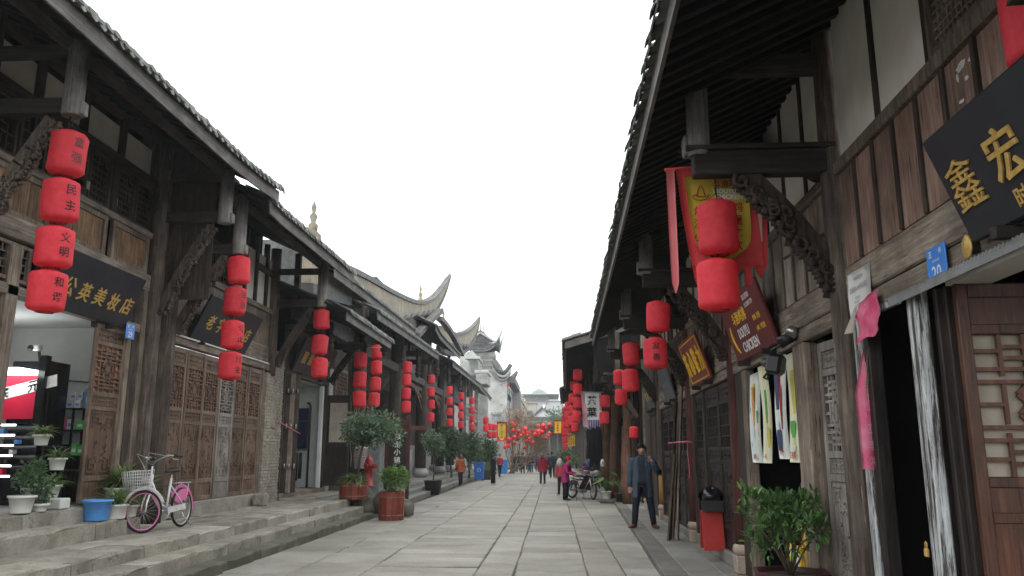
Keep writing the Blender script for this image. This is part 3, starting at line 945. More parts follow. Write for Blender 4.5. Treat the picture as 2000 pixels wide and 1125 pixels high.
def signboard(side, name, label, y0, y1, xb, zb, xt, zt, mat, texts, tmat, group='signboards leaning out over the shop fronts', th=.05, border=None, supports=True):
    """board leaning out: bottom edge at (xb,zb), top edge at (xt,zt); texts = (string, across 0..1, up 0..1, height, shear)"""
    t = sthing(side, name, label, 'signboard', (xb, (y0 + y1) / 2, zb), group)
    v = Vector((xt - xb, 0, zt - zb)); hv = v.length; v.normalize()
    n = Vector((v.z, 0, -v.x))
    c = Vector(((xb + xt) / 2, (y0 + y1) / 2, (zb + zt) / 2))
    mb = MB().obox(c, (th, y1 - y0, hv), (n, Vector((0, 1, 0)), v), .012)
    sbuild(mb, 'board', M[mat], t)
    u = Vector((0, 1, 0)) if side == 'L' else Vector((0, -1, 0))
    if border:
        bb = MB()
        for q in (-1, 1):
            bb.obox(c + n * (th / 2 + .004) + v * (q * (hv / 2 - .055)), (.008, y1 - y0 - .1, .014), (n, Vector((0, 1, 0)), v))
            bb.obox(c + n * (th / 2 + .004) + Vector((0, q * ((y1 - y0) / 2 - .055), 0)), (.008, .014, hv - .1), (n, Vector((0, 1, 0)), v))
        sbuild(bb, 'border_line', M[border], t)
    groups = {}
    for row in texts:
        body, ax, up, h = row[:4]
        sh = row[4] if len(row) > 4 else 0
        tm = row[5] if len(row) > 5 else tmat
        ex = row[6] if len(row) > 6 else .018
        wd = row[7] if len(row) > 7 else None
        g = groups.setdefault(tm, MB())
        o = c + u * ((ax - .5) * (y1 - y0)) + v * ((up - .5) * hv) + n * (th / 2 + .001)
        # frame x is mirrored when built on the right side, so depth is put along n by hand
        V, F_, tw, tht = text_geo(body, ex, .0 if body == '鑫' else .012)
        sy = h / tht; sx = sy if not wd else wd / tw
        g.add([o + u * ((x + sh * y) * sx) + v * (y * sy) + n * (z * sy) for x, y, z in V], F_, False)
    for tm, g in groups.items(): sbuild(g, 'lettering', M[tm], t)
    if supports:
        for q in (.18, .82):
            yy = y0 + (y1 - y0) * q
            s_ = MB().box(-.02, xb + .10, yy - .03, yy + .03, zb - .075, zb - .012, .006)
            sbuild(s_, 'support_block', M['dark_x'], t)
        s_ = MB().cyl((-.02, (y0 + y1) / 2 + .2, zt + .04), (xt, (y0 + y1) / 2 + .2, zt - .05), .006, None, 6)
        sbuild(s_, 'hanger_rod', M['greymetal'], t)
    return t

# ================================================================== LEFT, SHOP 1 (cosmetics shop, open front)
b1 = sthing('L', 'timber_shop', 'nearest left timber shophouse with open white shop room under the highest eave', 'building', (0, 4.6, 0), 'old timber shophouses along the street')
SPLIT = {'door_jamb', 'room_wall', 'room_lining', 'panel_frame', 'column_base', 'crossbar', 'step_core'}
def islands(mb):
    p = list(range(len(mb.v)))
    def f(i):
        while p[i] != i: p[i] = p[p[i]]; i = p[i]
        return i
    for q in mb.f:
        for j in q[1:]: p[f(j)] = f(q[0])
    out = {}
    for q, m_, s_ in zip(mb.f, mb.m, mb.sm): out.setdefault(f(q[0]), []).append((q, m_, s_))
    for fs in out.values():
        n = MB(); ix = {}
        for q, m_, s_ in fs:
            n.f.append([ix.setdefault(i, len(ix)) for i in q]); n.m.append(m_); n.sm.append(s_)
        n.v = [mb.v[i] for i in ix]; yield n
def sb(mb, name, mat, parent):
    mt = M[mat] if isinstance(mat, str) else mat
    if name in SPLIT and len(mb.v) > 8:
        o = None
        for q in islands(mb): o = sbuild(q, name, mt, parent)
        return o
    return sbuild(mb, name, mt, parent)
for y in (8.54, 13.02):
    hanging_post(b1, 1.25, y, 5.5, 6.45)
    sb(MB().beam((0, y, 5.62), (1.30, y, 5.62), .13, .2, (0, 0, 1), .012), 'bracket_beam', 'dark_x', b1)
    sb(MB().beam((0, y, 6.33), (1.30, y, 6.33), .1, .16, (0, 0, 1), .01), 'bracket_beam', 'dark_x', b1)
    carved_brace(b1, y, .25, 3.95, 1.02, 5.46, 'col', seed=int(y), lumps=34)
    column(b1, .12, y, .8, 7.0, .15)
roof(b1, 4.6, 13.75, 1.87, 6.22, .46, 4.2, .2, .26, lambda y: .035 * max(0, y - 11.6) ** 1.6, deck_gap=(1.05, 1.2, 10.95, 12.05))
# jambs and walls
column(b1, -.02, 9.56, .88, 4.2, .11, 'grey_v', 0, True, 'door_jamb')
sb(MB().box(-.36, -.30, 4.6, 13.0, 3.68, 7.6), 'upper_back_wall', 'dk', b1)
sb(MB().box(-.08, .06, 12.42, 12.56, .88, 3.6, .012), 'door_jamb', 'grey_v', b1)
sb(MB().box(-.05, .07, 12.575, 12.72, .88, 4.3, .012), 'door_jamb', 'dark_v', b1)
sb(MB().box(-.02, .12, 12.73, 12.86, .88, 4.3, .012), 'door_jamb', 'grey_v', b1)
sb(MB().box(-.06, .09, 4.6, 12.86, 3.56, 3.70, .012), 'lintel', 'grey_y', b1)
sb(MB().box(-.05, .03, 10.15, 12.86, 3.71, 4.27, .008), 'lintel_board', 'dark_y', b1)
window(b1, 9.0, 9.9, 3.75, 4.25, .02, 'brick', 'grey_v', 4)
sb(MB().box(-.07, .12, 4.6, 12.88, 4.28, 4.56, .014), 'floor_beam', 'grey_y', b1)
for y0, y1 in ((7.0, 8.4), (8.7, 10.16), (10.34, 11.56), (11.72, 12.86)):
    fr = MB().box(-.02, .05, y0, y0 + .09, 4.57, 5.2, .006).box(-.02, .05, y1 - .09, y1, 4.57, 5.2, .006).box(-.018, .048, y0 + .09, y1 - .09, 4.57, 4.64, .005).box(-.018, .048, y0 + .09, y1 - .09, 5.12, 5.2, .005)
    sb(fr, 'panel_frame', 'grey_v', b1)
    boards(b1, y0 + .09, y1 - .09, 4.64, 5.12, .33, -.005, .02, 'panel', .004, 'panel_board', int(y0 * 3))
sb(MB().box(-.05, .085, 4.6, 12.9, 5.2, 5.3, .01), 'window_sill_rail', 'grey_y', b1)
for y0, y1 in ((8.7, 9.35), (9.4, 10.15), (10.36, 10.94), (10.98, 11.56), (11.74, 12.28), (12.32, 12.86)):
    window(b1, y0, y1, 5.31, 6.1, 0, 'maze', 'dark_v', 5)
for y in (10.25, 11.65): sb(MB().box(-.03, .07, y - .07, y + .07, 5.3, 6.15, .01), 'mullion', 'dark_v', b1)
for y in (10.95, 11.72): hinge(b1, .04, y, 5.5)
sb(MB().box(-.07, .07, 4.6, 12.9, 6.12, 6.26, .01), 'upper_beam', 'dark_y', b1)
for y0 in (8.7, 9.75, 10.8, 11.85):
    sb(MB().box(-.04, -.01, y0, y0 + .9, 6.28, 6.75), 'plaster_panel', 'plaster', b1)
    sb(MB().box(-.05, .06, y0 + .9, y0 + 1.03, 6.27, 7.0, .008), 'stud', 'dark_v', b1)
# gable end towards the next shop
sb(MB().box(-2.0, -.05, 12.95, 13.05, 4.3, 7.1), 'end_wall', 'dark_v', b1)
# room
rm = MB().box(-3.2, -.1, 12.45, 12.52, .88, 3.62).box(-3.3, -3.2, 4.6, 12.52, .88, 3.62)
sb(rm, 'room_wall', 'inwall', b1)
sb(MB().box(-3.2, -.09, 4.6, 12.44, 3.60, 3.66), 'room_ceiling', 'inwall', b1)
sb(MB().box(-3.2, -.1, 4.6, 12.5, .80, .88), 'room_floor', 'concrete', b1)
sb(MB().box(-3.25, -.12, 12.43, 12.449, .88, 1.75), 'room_dado', 'door_d', b1)
door_leaf(b1, 'L', .84, 2.66, (.03, 11.56, .90), 0, 'door', 'amber', 'step')
sb(MB().box(-.02, .05, 11.5, 12.42, 3.47, 3.555, .004), 'door_head', 'dark_y', b1)
wr = MB(); wr.tube([(-.25, 12.40, 3.42), (-.28, 12.40, 3.0), (-.5, 12.40, 2.72), (-1.0, 12.40, 2.76)], .012, 6)
sb(wr, 'cable', 'black', b1)
wr = MB(); wr.tube([(1.84, 8.7 + .5 * i, 6.1 + .02 * math.sin(i)) for i in range(10)], .008, 5)
sb(wr, 'eave_wire', 'black', b1)
# beam and truss under the roof
sb(MB().tube([(1.15, 4.6, 6.42), (1.15, 13.6, 6.42)], .09, 10), 'purlin', 'dark_y', b1)
sb(MB().tube([(.0, 4.6, 6.95), (.0, 13.6, 6.95)], .09, 10), 'purlin', 'dark_y', b1)

# ================================================================== LEFT, SHOP 2 (six carved doors)
b2 = sthing('L', 'timber_shop', 'left timber shophouse closed by six carved lattice doors behind a bicycle', 'building', (0, 13.2, 0), 'old timber shophouses along the street')
for y in (13.72, 19.0):
    hanging_post(b2, 1.25, y, 5.12, 6.25)
    sb(MB().beam((0, y, 5.22), (1.3, y, 5.22), .13, .2, (0, 0, 1), .012), 'bracket_beam', 'dark_x', b2)
    sb(MB().beam((0, y, 6.02), (1.3, y, 6.02), .1, .15, (0, 0, 1), .01), 'bracket_beam', 'dark_x', b2)
    carved_brace(b2, y, .2, 3.72, 1.02, 5.08, 'col', seed=int(y), lumps=30)
column(b2, .10, 13.60, .466, 6.6, .17)
column(b2, .05, 19.0, 3.45, 6.6, .14)
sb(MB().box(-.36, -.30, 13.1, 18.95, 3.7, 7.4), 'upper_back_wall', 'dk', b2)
sb(MB().box(.52, .66, 19.02, 19.16, 5.3, 6.5, .01), 'stud', 'dark_v', b2)
roof(b2, 13.35, 19.45, 1.87, 6.0, .46, 3.6, .2, .26, lambda y: .02 * (y - 16) * .5 + (.05 * (14.0 - y) if y < 14.0 else 0))
sb(MB().slabsheet(5, 2, lambda u, v: (1.87 - 1.2 * u, 13.42, 5.98 + .55 * u + .13 * v + .03 * math.sin(u * 9) * (1 - v)), (0, .03, 0)), 'verge_board', 'fascia_d', b2)
sb(MB().box(-.08, .12, 13.8, 18.8, .44, .72, .02, 0, .006), 'stone_sill', 'step', b2)
sb(MB().box(-.06, .08, 13.78, 13.86, .72, 3.62, .01).box(-.06, .08, 18.5, 18.62, .72, 3.62, .01), 'door_jamb', 'grey_v', b2)
for i in range(6):
    door_leaf(b2, 'L', .765, 2.80, (.02 + .012 * (i % 2), 13.87 + .772 * i, .73), (0, 0, .012, 0, .008, 0)[i], ('door', 'door', 'door', 'door_g', 'door', 'door')[i], None if i == 3 else 'amber', 'step', label=('bleached grey door leaf without a backing board' if i == 3 else None))
sb(MB().box(-.5, -.45, 13.8, 18.6, .5, 3.6), 'inner_dark', 'dk', b2)
sb(MB().box(-.06, .10, 13.78, 18.85, 3.56, 3.72, .012), 'lintel', 'grey_y', b2)
sp_ = MB()
for k in range(92): sp_.lathe([(.012, 0), (.02, .012), (.012, .024)], 6, (.125, 13.85 + .053 * k, 3.705))
sp_.box(.10, .14, 13.82, 18.75, 3.70, 3.715)
sb(sp_, 'scalloped_strip', 'paper', b2)
sb(MB().box(-.03, .06, 13.78, 18.9, 3.735, 4.14, .01), 'lintel_board', 'grey_y', b2)
boards(b2, 13.8, 18.9, 4.15, 4.92, .3, 0, .025, 'grey_v', .006, 'plank', 5)
sb(MB().box(-.05, .09, 13.3, 19.2, 4.93, 5.05, .01), 'rail', 'grey_y', b2)
for k, (y0, y1) in enumerate(((13.95, 14.5), (14.62, 15.2), (16.55, 17.1), (17.22, 17.78), (17.88, 18.44), (18.54, 18.98))):
    sb(MB().box(-.03, 0, y0, y1, 5.06, 6.25), 'plaster_panel', 'plaster', b2)
window(b2, 15.3, 16.4, 5.06, 5.9, 0, 'maze', 'dark_v', 7)
for y in (13.85, 14.56, 15.25, 16.47, 17.16, 17.82, 18.5, 19.1): sb(MB().box(-.06, .06, y - .055, y + .055, 5.05, 6.6, .008), 'stud', 'dark_v', b2)
sb(MB().box(-.06, .06, 17.8, 19.2, 5.85, 6.0, .008), 'rail', 'dark_y', b2)
sb(MB().tube([(1.15, 13.4, 6.2), (1.15, 19.4, 6.2)], .09, 10), 'purlin', 'dark_y', b2)
# gable frame of the first shop seen over this roof: plaster strips
for x0, x1, z0, z1 in ((.25, .5, 5.8, 6.5), (.22, .42, 5.05, 5.5), (.55, .85, 4.9, 5.5)):
    sb(MB().box(x0, x1, 13.2, 13.23, z0, z1), 'plaster_panel', 'plaster', b1)
sb(MB().box(-.1, 1.0, 13.17, 13.195, 4.2, 6.9), 'gable_boards_or_shade', 'dark_v', b1)

# ================================================================== LEFT, SHOP 3 (clothes shop, brick piers)
b3 = sthing('L', 'timber_shop', 'left clothes shop with pale brick piers and folded dark doors under a low eave', 'building', (0, 18.6, 0), 'old timber shophouses along the street')
def brickwork(parent, x0, x1, y0, y1, z0, z1, bl=.25, bh=.075, name='brickwork', mat='brick', face='xy'):
    core = MB().box(x0 - .4, x1 - .012, y0 + .012, y1 - .012, z0, z1)
    sb(core, 'mortar_bed', 'mortar', parent)
    mb = MB(); rg = random.Random(int(y0 * 13)); z = z0; k = 0
    while z < z1 - .02:
        y = y0 - (bl / 2 if k % 2 else 0)
        while y < y1 - .02:
            a, b_ = max(y, y0), min(y + bl, y1)
            if b_ - a > .03 and rg.random() > .03:
                dx = rg.uniform(-.006, .008)
                mb.box(x0, x1 + dx, a + .006, b_ - .006, z + .006, min(z + bh, z1) - .006, .005, jit=.003)
            y += bl
        z += bh; k += 1
    o = sb(mb, name, mat, parent); tag(o, kind='stuff'); return o
brickwork(b3, -.3, .10, 19.12, 19.95, .466, 4.1)
brickwork(b3, -.3, .13, 18.66, 19.10, .466, 3.5, name='worn_brickwork')
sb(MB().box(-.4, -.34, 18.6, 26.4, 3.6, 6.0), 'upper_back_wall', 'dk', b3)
sb(MB().box(-.1, .11, 19.05, 19.45, 2.2, 3.0, .03, 0, .02), 'broken_plaster', 'mortar', b3)
sb(MB().box(-.12, .10, 20.1, 24.2, .44, .64, .012), 'door_sill', 'grey_y', b3)
sb(MB().box(.0, .75, 20.1, 24.6, .44, .52, .02), 'stone_step', 'step', b3)
sb(MB().box(-.08, .08, 20.08, 20.18, .64, 3.75, .01), 'door_jamb', 'dark_v', b3)
for i in range(3):
    mb = MB().obox((.06 + .085 * i, 20.40 + .12 * i, 2.14), (.055, .16, 3.0), (Vector((.8, -.6, 0)), Vector((.6, .8, 0)), Vector((0, 0, 1))), .008)
    sb(mb, 'folded_door', 'grey_v' if i == 1 else 'dark_v', b3)
    for z in (1.3, 2.3, 3.2): hinge(b3, .10 + .085 * i, 20.33 + .12 * i, z)
sb(MB().box(-.07, .07, 20.18, 24.2, 3.62, 3.76, .01), 'lintel', 'dark_y', b3)
boards(b3, 20.1, 26.5, 3.77, 4.9, .34, 0, .025, 'dark_v', .006, 'plank', 8)
sb(MB().box(-2.4, -.1, 24.0, 24.08, .64, 3.9).box(-2.5, -2.4, 20.0, 24.0, .64, 3.9).box(-2.4, -.1, 20.0, 20.06, .64, 3.9), 'room_wall', 'inwall', b3)
sb(MB().box(-2.4, -.1, 20.06, 24.0, 3.6, 3.68), 'room_ceiling', 'inwall', b3)
sb(MB().box(-2.4, -.1, 20.0, 24.0, .5, .62), 'room_floor', 'concrete', b3)
sb(MB().box(-.08, .03, 23.72, 23.86, .64, 3.6, .01), 'door_jamb', 'inwall', b3)
sb(MB().box(-.08, .09, 23.9, 24.04, .64, 3.62, .01), 'door_jamb', 'dark_v', b3)
# the opened right-hand leaf with a cream panel
rl = MB().box(.04, .78, 24.12, 24.17, .68, 3.35, .008)
dl = sb(rl, 'open_door', 'door_d', b3)
sb(MB().box(.16, .70, 24.105, 24.118, 1.95, 3.12), 'cream_panel', M['paleback'], dl)
fr = MB().box(.06, .15, 24.09, 24.119, .7, 3.33, .004).box(.71, .77, 24.09, 24.119, .7, 3.33, .004).box(.15, .71, 24.09, 24.119, 3.13, 3.33, .004).box(.15, .71, 24.09, 24.119, 1.8, 1.94, .004)
sb(fr, 'door_frame', 'door_d', dl)
brickwork(b3, -.3, .05, 24.3, 24.75, .466, 4.2, name='white_brickwork', mat='gplast')
sb(MB().box(-.2, .05, 24.8, 26.5, .466, 4.9, .01), 'end_boarding', 'dark_v', b3)
scr = sb(MB().box(.05, .08, 24.9, 25.0, 2.2, 4.3).box(.05, .08, 26.3, 26.4, 2.2, 4.3).box(.05, .08, 25.0, 26.3, 4.2, 4.3).box(.05, .08, 25.0, 26.3, 2.2, 2.3), 'carved_screen', 'door', b3)
sb(lattice_geo(MB(), 25.0, 26.3, 2.3, 4.2, .065, 'maze', .022, .02, 11), 'screen_lattice', 'door', scr)
roof(b3, 18.9, 24.35, 1.87, 5.0, .42, 2.6, .19, .3)
for y in (20.2, 24.0):
    hanging_post(b3, 1.15, y, 4.15, 4.95, carved=True, mat='dark_v')
    sb(MB().beam((0, y, 4.82), (1.25, y, 4.82), .12, .17, (0, 0, 1), .01), 'bracket_beam', 'dark_x', b3)
carved_brace(b3, 24.2, .1, 3.75, .8, 4.75, 'dark_v', seed=5, lumps=18)
hanging_post(b3, 1.75, 24.15, 4.55, 4.95, carved=True, mat='dark_v')

# ================================================================== COLUMNED HALL with sweeping ridges
hall = sthing('L', 'columned_hall', 'dark columned hall with two flying ridge ends above rows of hanging lanterns', 'building', (0, 24.5, 0))
def hall_roof(parent, y0, y1, xe, ze, slope, run, sp=.2, curve=lambda y: 0.0, fascia=.26):
    roof(parent, y0, y1, xe, ze, slope, run, sp, .32, curve, fascia=fascia)
roof(hall, 24.5, 38.0, 1.38, 6.0, .42, 1.6, .2, .32, lambda y: .022 * (y - 24.5), fascia=.26)
roof(hall, 21.3, 34.5, .85, 6.68, .42, 1.1, .2, .4, lambda y: .02 * (y - 22), fascia=.28)
roof(hall, 36.3, 46.0, 1.50, 7.25, .48, 2.0, .22, .4, lambda y: .05 * max(0, 38.3 - y) ** 2, fascia=.28, pieces=False)
roof(hall, 44.0, 62.0, 1.35, 6.62, .45, 2.0, .24, 0, lambda y: .012 * (y - 44), fascia=.3, pieces=False)
def ridge(parent, pts_px, X, hgt, thick=.34, mats=('ridge',), tip=.12):
    """a tall masonry ridge that sweeps up to a pointed end; pts = crest pixels of the photograph seen at distance X"""
    pts = [on_x(x, y, X) for x, y in pts_px]
    n = len(pts); tops = []; bots = []
    for i, p in enumerate(pts):
        q = i / (n - 1)
        d = (pts[min(i + 1, n - 1)] - pts[max(i - 1, 0)]).normalized()
        nrm = Vector((0, d.z, -d.y))
        h = hgt * (1 - max(0, (q - .45) / .55) ** 1.4 * (1 - tip))
        tops.append(p); bots.append(p + nrm * h)
    side = parent
    def band(a, b_, t, name, mat, rough=.0):
        rg = random.Random(5)
        mb = MB(); vv = []
        for i in range(n):
            P0 = tops[i].lerp(bots[i], a); P1 = tops[i].lerp(bots[i], b_)
            tt = t * (1 - .6 * max(0, (i / (n - 1) - .5) * 2) ** 2)
            for p in (P0, P1):
                for s_ in (-1, 1): vv.append(p + Vector((s_ * tt / 2, rg.uniform(-rough, rough), rg.uniform(-rough, rough))))
        ff = []
        for i in range(n - 1):
            o = i * 4; e = o + 4
            ff += [(o, o + 1, e + 1, e), (o + 2, e + 2, e + 3, o + 3), (o, e, e + 2, o + 2), (o + 1, o + 3, e + 3, e + 1)]
        ff += [(0, 2, 3, 1), (4 * n - 4, 4 * n - 3, 4 * n - 1, 4 * n - 2)]
        mb.add(vv, ff)
        mb.v = [tuple(to_frame('L', p)) for p in mb.v]
        sb(mb, name, mat, parent)
    band(0, .14, thick * 1.25, 'ridge_cap', 'tile')
    band(.14, .78, thick * .8, 'ridge_wall', 'ridge', .02)
    band(.78, 1, thick * 1.2, 'ridge_foot', 'tile')
    # ragged mortar knobs on the crest
    rg = random.Random(3); mb = MB()
    for i in range(n // 2, n - 1):
        for k in range(5):
            p = tops[i].lerp(tops[i + 1], rg.random()) + Vector((0, 0, .02))
            s_ = rg.uniform(.04, .11) * (1.2 - i / n)
            mb.obox(to_frame('L', p), (s_ * 2, s_, s_ * rg.uniform(.8, 1.8)), None, s_ * .3)
    sb(mb, 'crest_mortar', 'ridge', parent)
    return tops, bots
def smooth_px(pts, n=26):
    out = []
    m = len(pts) - 1
    for k in range(n):
        t = k / (n - 1) * m; i = min(int(t), m - 1); f = t - i
        p0, p1, p2, p3 = pts[max(i - 1, 0)], pts[i], pts[i + 1], pts[min(i + 2, m)]
        out.append(tuple(.5 * (2 * b_ + (c_ - a_) * f + (2 * a_ - 5 * b_ + 4 * c_ - d_) * f * f + (3 * b_ - a_ - 3 * c_ + d_) * f ** 3) for a_, b_, c_, d_ in zip(p0, p1, p2, p3)))
    return out
ridge(hall, smooth_px([(600, 482), (645, 507), (700, 532), (760, 566), (800, 584), (825, 588), (846, 578), (862, 560), (872, 545), (879, 535)]), -6.5, 1.25)
ridge(hall, smooth_px([(862, 636), (875, 645), (890, 650), (908, 646), (922, 637), (931, 627), (937, 618)]), -6.5, 1.6)
def finial(px, py, X, h, parent, r=.12):
    p = to_frame('L', on_x(px, py, X))
    sb(MB().lathe([(r, 0), (r * 1.1, h * .2), (r * .5, h * .3), (r * .9, h * .5), (r * .35, h * .62), (r * .6, h * .8), (.02, h)], 10, p), 'finial', 'ridge', parent)
finial(821, 592, -6.5, .9, hall); finial(866, 640, -6.5, 1.0, hall); finial(611, 452, -7.2, .95, hall, .14)
p_ = to_frame('L', on_x(611, 452, -7.2)); sb(MB().box(p_.x - .14, p_.x + .14, p_.y - .45, p_.y + .45, p_.z - 2.6, p_.z + .02, .03), 'ridge_post', 'ridge', hall)
# tiled hip patch beneath the flying corner
def hip(parent, corners, X_, rows=9, cols=7):
    a, b_, c_, d_ = [on_x(x, y, q) for (x, y, q) in corners]
    mb = MB()
    P = lambda u, v: (a.lerp(b_, u)).lerp(d_.lerp(c_, u), v) + Vector((0, 0, -.25 * math.sin(math.pi * v) * .6))
    for i in range(cols):
        u0, u1 = i / cols, (i + .82) / cols
        for k in range(rows):
            v0, v1 = k / rows, (k + 1.15) / rows
            pts = []
            for vv_, lift in ((v0, 0), (v1, .05)):
                for q in range(5):
                    g = q / 4
                    pts.append(P(u0 + (u1 - u0) * g, min(1, vv_)) + Vector((.06 * math.sin(math.pi * g), 0, .10 * math.sin(math.pi * g) + lift)))
            mb.add([to_frame('L', p) for p in pts], [(q, q + 1, 6 + q, 5 + q) for q in range(4)], False)
    mb.sheet(6, 6, lambda u, v: to_frame('L', P(u, v) - Vector((.02, 0, .03))))
    tag(sb(mb, 'hip_tiling', 'tile', parent), kind='stuff')
hip(hall, ((775, 628, -6.2), (856, 610, -6.2), (838, 588, -6.9), (770, 596, -6.9)), 0)
hip(hall, ((858, 675, -6.1), (915, 680, -6.1), (930, 662, -6.9), (866, 652, -6.9)), 0)
# curved soffit and end board under the flying corner
sb(MB().slabsheet(8, 2, lambda u, v: to_frame('L', on_x(806 + 48 * u, 650 - 38 * u - 10 * math.sin(u * 1.5) + 9 * v, -6.15)), (.35, 0, 0)), 'corner_board', 'fascia', hall)
sb(MB().slabsheet(10, 2, lambda u, v: to_frame('L', on_x(852 + 46 * u, 618 + 20 * u + 50 * u ** 1.6 - 18 * (1 - u) * (1 - (1 - 2 * u) ** 2) * 0 + 8 * v, -6.0)), (.3, 0, 0)), 'corner_board', 'fascia', hall)
sb(MB().box(-4.5, .0, 21.5, 60, 5.3, 7.55), 'rear_roof', 'tile', hall)
sb(MB().box(-4.5, .12, 30, 44.5, 7.56, 8.35), 'rear_roof', 'tile', hall)
# hall columns, wall behind, carved hanging posts
for y in (27.5, 34.0, 41.15, 48.0, 52.9, 60.0):
    c = MB().tube([(.18, y, .7), (.18, y, 3), (.18, y, 7.2)], [.27, .26, .24], 16)
    sb(c, 'column', 'dark_v', hall)
    sb(MB().lathe([(.28, .466), (.30, .5), (.40, .58), (.42, .70), (.36, .80), (.30, .86), (.29, .9)], 20, (.18, y, 0)), 'column_base', 'concrete', hall)
for y in (30.0, 37.0, 44.0, 51.0, 58.0):
    sb(MB().tube([(-1.6, y, .7), (-1.6, y, 7.2)], .22, 12), 'column', 'dark_v', hall)
    sb(MB().lathe([(.26, .466), (.36, .56), (.38, .68), (.28, .82), (.25, .88)], 16, (-1.6, y, 0)), 'column_base', 'concrete', hall)
for y in (24.2, 27.0, 31.0, 34.5, 37.7): 
    hanging_post(hall, 1.05, y, 4.85, 6.1, carved=True, mat='dark_v')
    sb(MB().beam((-.2, y, 5.9), (1.2, y, 5.9), .14, .24, (0, 0, 1), .01), 'bracket_beam', 'dark_x', hall)
for y in (40.0, 44.5, 50.0, 55.0):
    hanging_post(hall, 1.1, y, 5.4, 7.0, carved=True, mat='dark_v')
    sb(MB().beam((-.2, y, 6.7), (1.3, y, 6.7), .14, .24, (0, 0, 1), .01), 'bracket_beam', 'dark_x', hall)
for y in (28.5, 33, 38, 43): hanging_post(hall, -.6, y, 4.6, 6.4, carved=True, mat='dark_v')
sb(MB().box(-.05, .35, 26.6, 62, 5.0, 5.35, .02), 'tie_beam', 'dark_y', hall)
sb(MB().box(-3.1, -3.0, 24.5, 75, .466, 8), 'back_wall', 'dark_v', hall)
sb(MB().box(-2.99, -2.9, 36, 75, .466, 2.2, .02), 'stone_dado', 'gbrick', hall)
for k in range(5): sb(MB().box(-2.89, -2.85, 37 + k * 5, 41 + k * 5, .9, 1.9, .03), 'dado_panel', 'gplast', hall)
for y in (29, 32.5): 
    d = sb(MB().box(-2.99, -2.93, y, y + 1.5, .5, 3.4, .01), 'door', 'greymetal', hall)
    sb(lattice_geo(MB(), y + .15, y + 1.35, 1.6, 3.2, -2.92, 'maze', .03, .02, 6), 'lattice', 'greymetal', d)
# carved arch panels between the front columns
for y0, y1 in ((34.3, 40.8), (41.5, 47.6)):
    mb = MB(); rg = random.Random(int(y0))
    for k in range(44):
        q = k / 43; yy = y0 + (y1 - y0) * q
        dz = .9 * (abs(2 * q - 1)) ** 2.2
        for r_ in range(3):
            scroll(mb, (.2, yy, 4.9 - dz * (r_ / 2.0) - .06), Vector((0, 1, 0)), Vector((0, 0, 1)), rg.uniform(.07, .13), .025, 1.2, 8, rg.choice((-1, 1)))
    sb(mb, 'carved_frieze', 'door', hall)
sb(MB().box(-.4, .1, 24.5, 61, 7.2, 7.5), 'upper_wall', 'dark_y', hall)
for k in range(16): sb(MB().box(.1, .2, 25 + 1.1 * k, 25.22 + 1.1 * k, 6.3, 6.75, .02), 'eave_bracket', 'dark_x', hall)
# balcony of the gallery beyond
for z in (4.1, 4.9): sb(MB().box(.6, .72, 57, 66, z, z + .18, .01), 'balcony_rail', 'post', hall)
for k in range(9): sb(MB().box(.62, .7, 57.3 + k, 57.4 + k, 4.28, 4.9), 'balcony_post', 'post', hall)
for k in range(5): sb(MB().box(.61, .69, 57, 66, 4.3 + .11 * k, 4.34 + .11 * k), 'balcony_slat', 'post', hall)
for y in (57, 61.5, 66): sb(MB().box(.5, .78, y - .14, y + .14, .466, 6.8, .01), 'gallery_post', 'post', hall)
roof(hall, 61.5, 74.0, 1.2, 6.9, .45, 2.0, .28, 0, lambda y: -.02 * (y - 61.5), fascia=.3, pieces=False)

# ================================================================== RIGHT, LONG TIMBER SHOPHOUSE
r1 = sthing('R', 'timber_shop', 'long right timber shophouse with plank upper storey and shop bays under a deep eave', 'building', (0, 2.5, 0), 'old timber shophouses along the street')
COLS = (2.9, 6.42, 10.95, 14.75, 19.6)
for i, y in enumerate(COLS):
    px_ = 1.10
    hanging_post(r1, px_, y, 4.05, 4.82, .095)
    bm = MB().beam((0, y, 3.98), (px_ + .06, y, 3.98), .15, .21, (0, 0, 1), .012).box(.0, px_ + .12, y - .10, y + .10, 4.085, 4.125, .004)
    sb(bm, 'bracket_beam', 'dark_x', r1)
    sb(MB().beam((0, y, 4.86), (1.15, y, 4.86), .12, .17, (0, 0, 1), .01), 'bracket_beam', 'dark_x', r1)
    carved_brace(r1, y, .02, 2.92, .72, 3.88, 'dark_v', .12, .19, seed=20 + i, lumps=30)
column(r1, -.02, 2.9, .1, 5.6, .13, 'col', .3)
column(r1, .0, 6.42, .1, 5.6, .10, 'col', 0, bow=.02)
column(r1, -.03, 10.95, .1, 5.6, .10, 'redcol', .36)
column(r1, -.03, 14.75, .1, 5.6, .115, 'redcol', .34)
column(r1, -.03, 19.6, .1, 5.6, .10, 'col', .34)
sb(MB().tube([(-.03, 19.6, .46), (-.03, 19.6, 1.1)], .108, 14), 'painted_column_foot', 'yellowpost', r1)
column(r1, -.03, 23.2, .1, 5.0, .10, 'col', .3)
roof(r1, -1.2, 20.4, 1.50, 4.47, .47, 4.2, .2, .2, lambda y: .012 * abs(y - 11) * .4, fascia=.17)
for x, z in ((1.02, 4.78), (.02, 5.25)): sb(MB().tube([(x, -1.1, z), (x, 7, z), (x, 13, z), (x, 20.3, z)], .075, 10), 'purlin', 'dark_y', r1)
for i, y in enumerate(COLS[:-1]): # leaning struts from eave purlin back to the wall plate
    sb(MB().tube([(1.02, y + 1.9, 4.75), (1.02, y + .1, 4.5)], .05, 8), 'eave_strut', 'dark_v', r1)
    sb(MB().beam((.06, y + .15, 3.9), (.06, y + 3.2, 5.55), .09, .13, (1, 0, 0), .008), 'wall_brace', 'dark_y', r1)
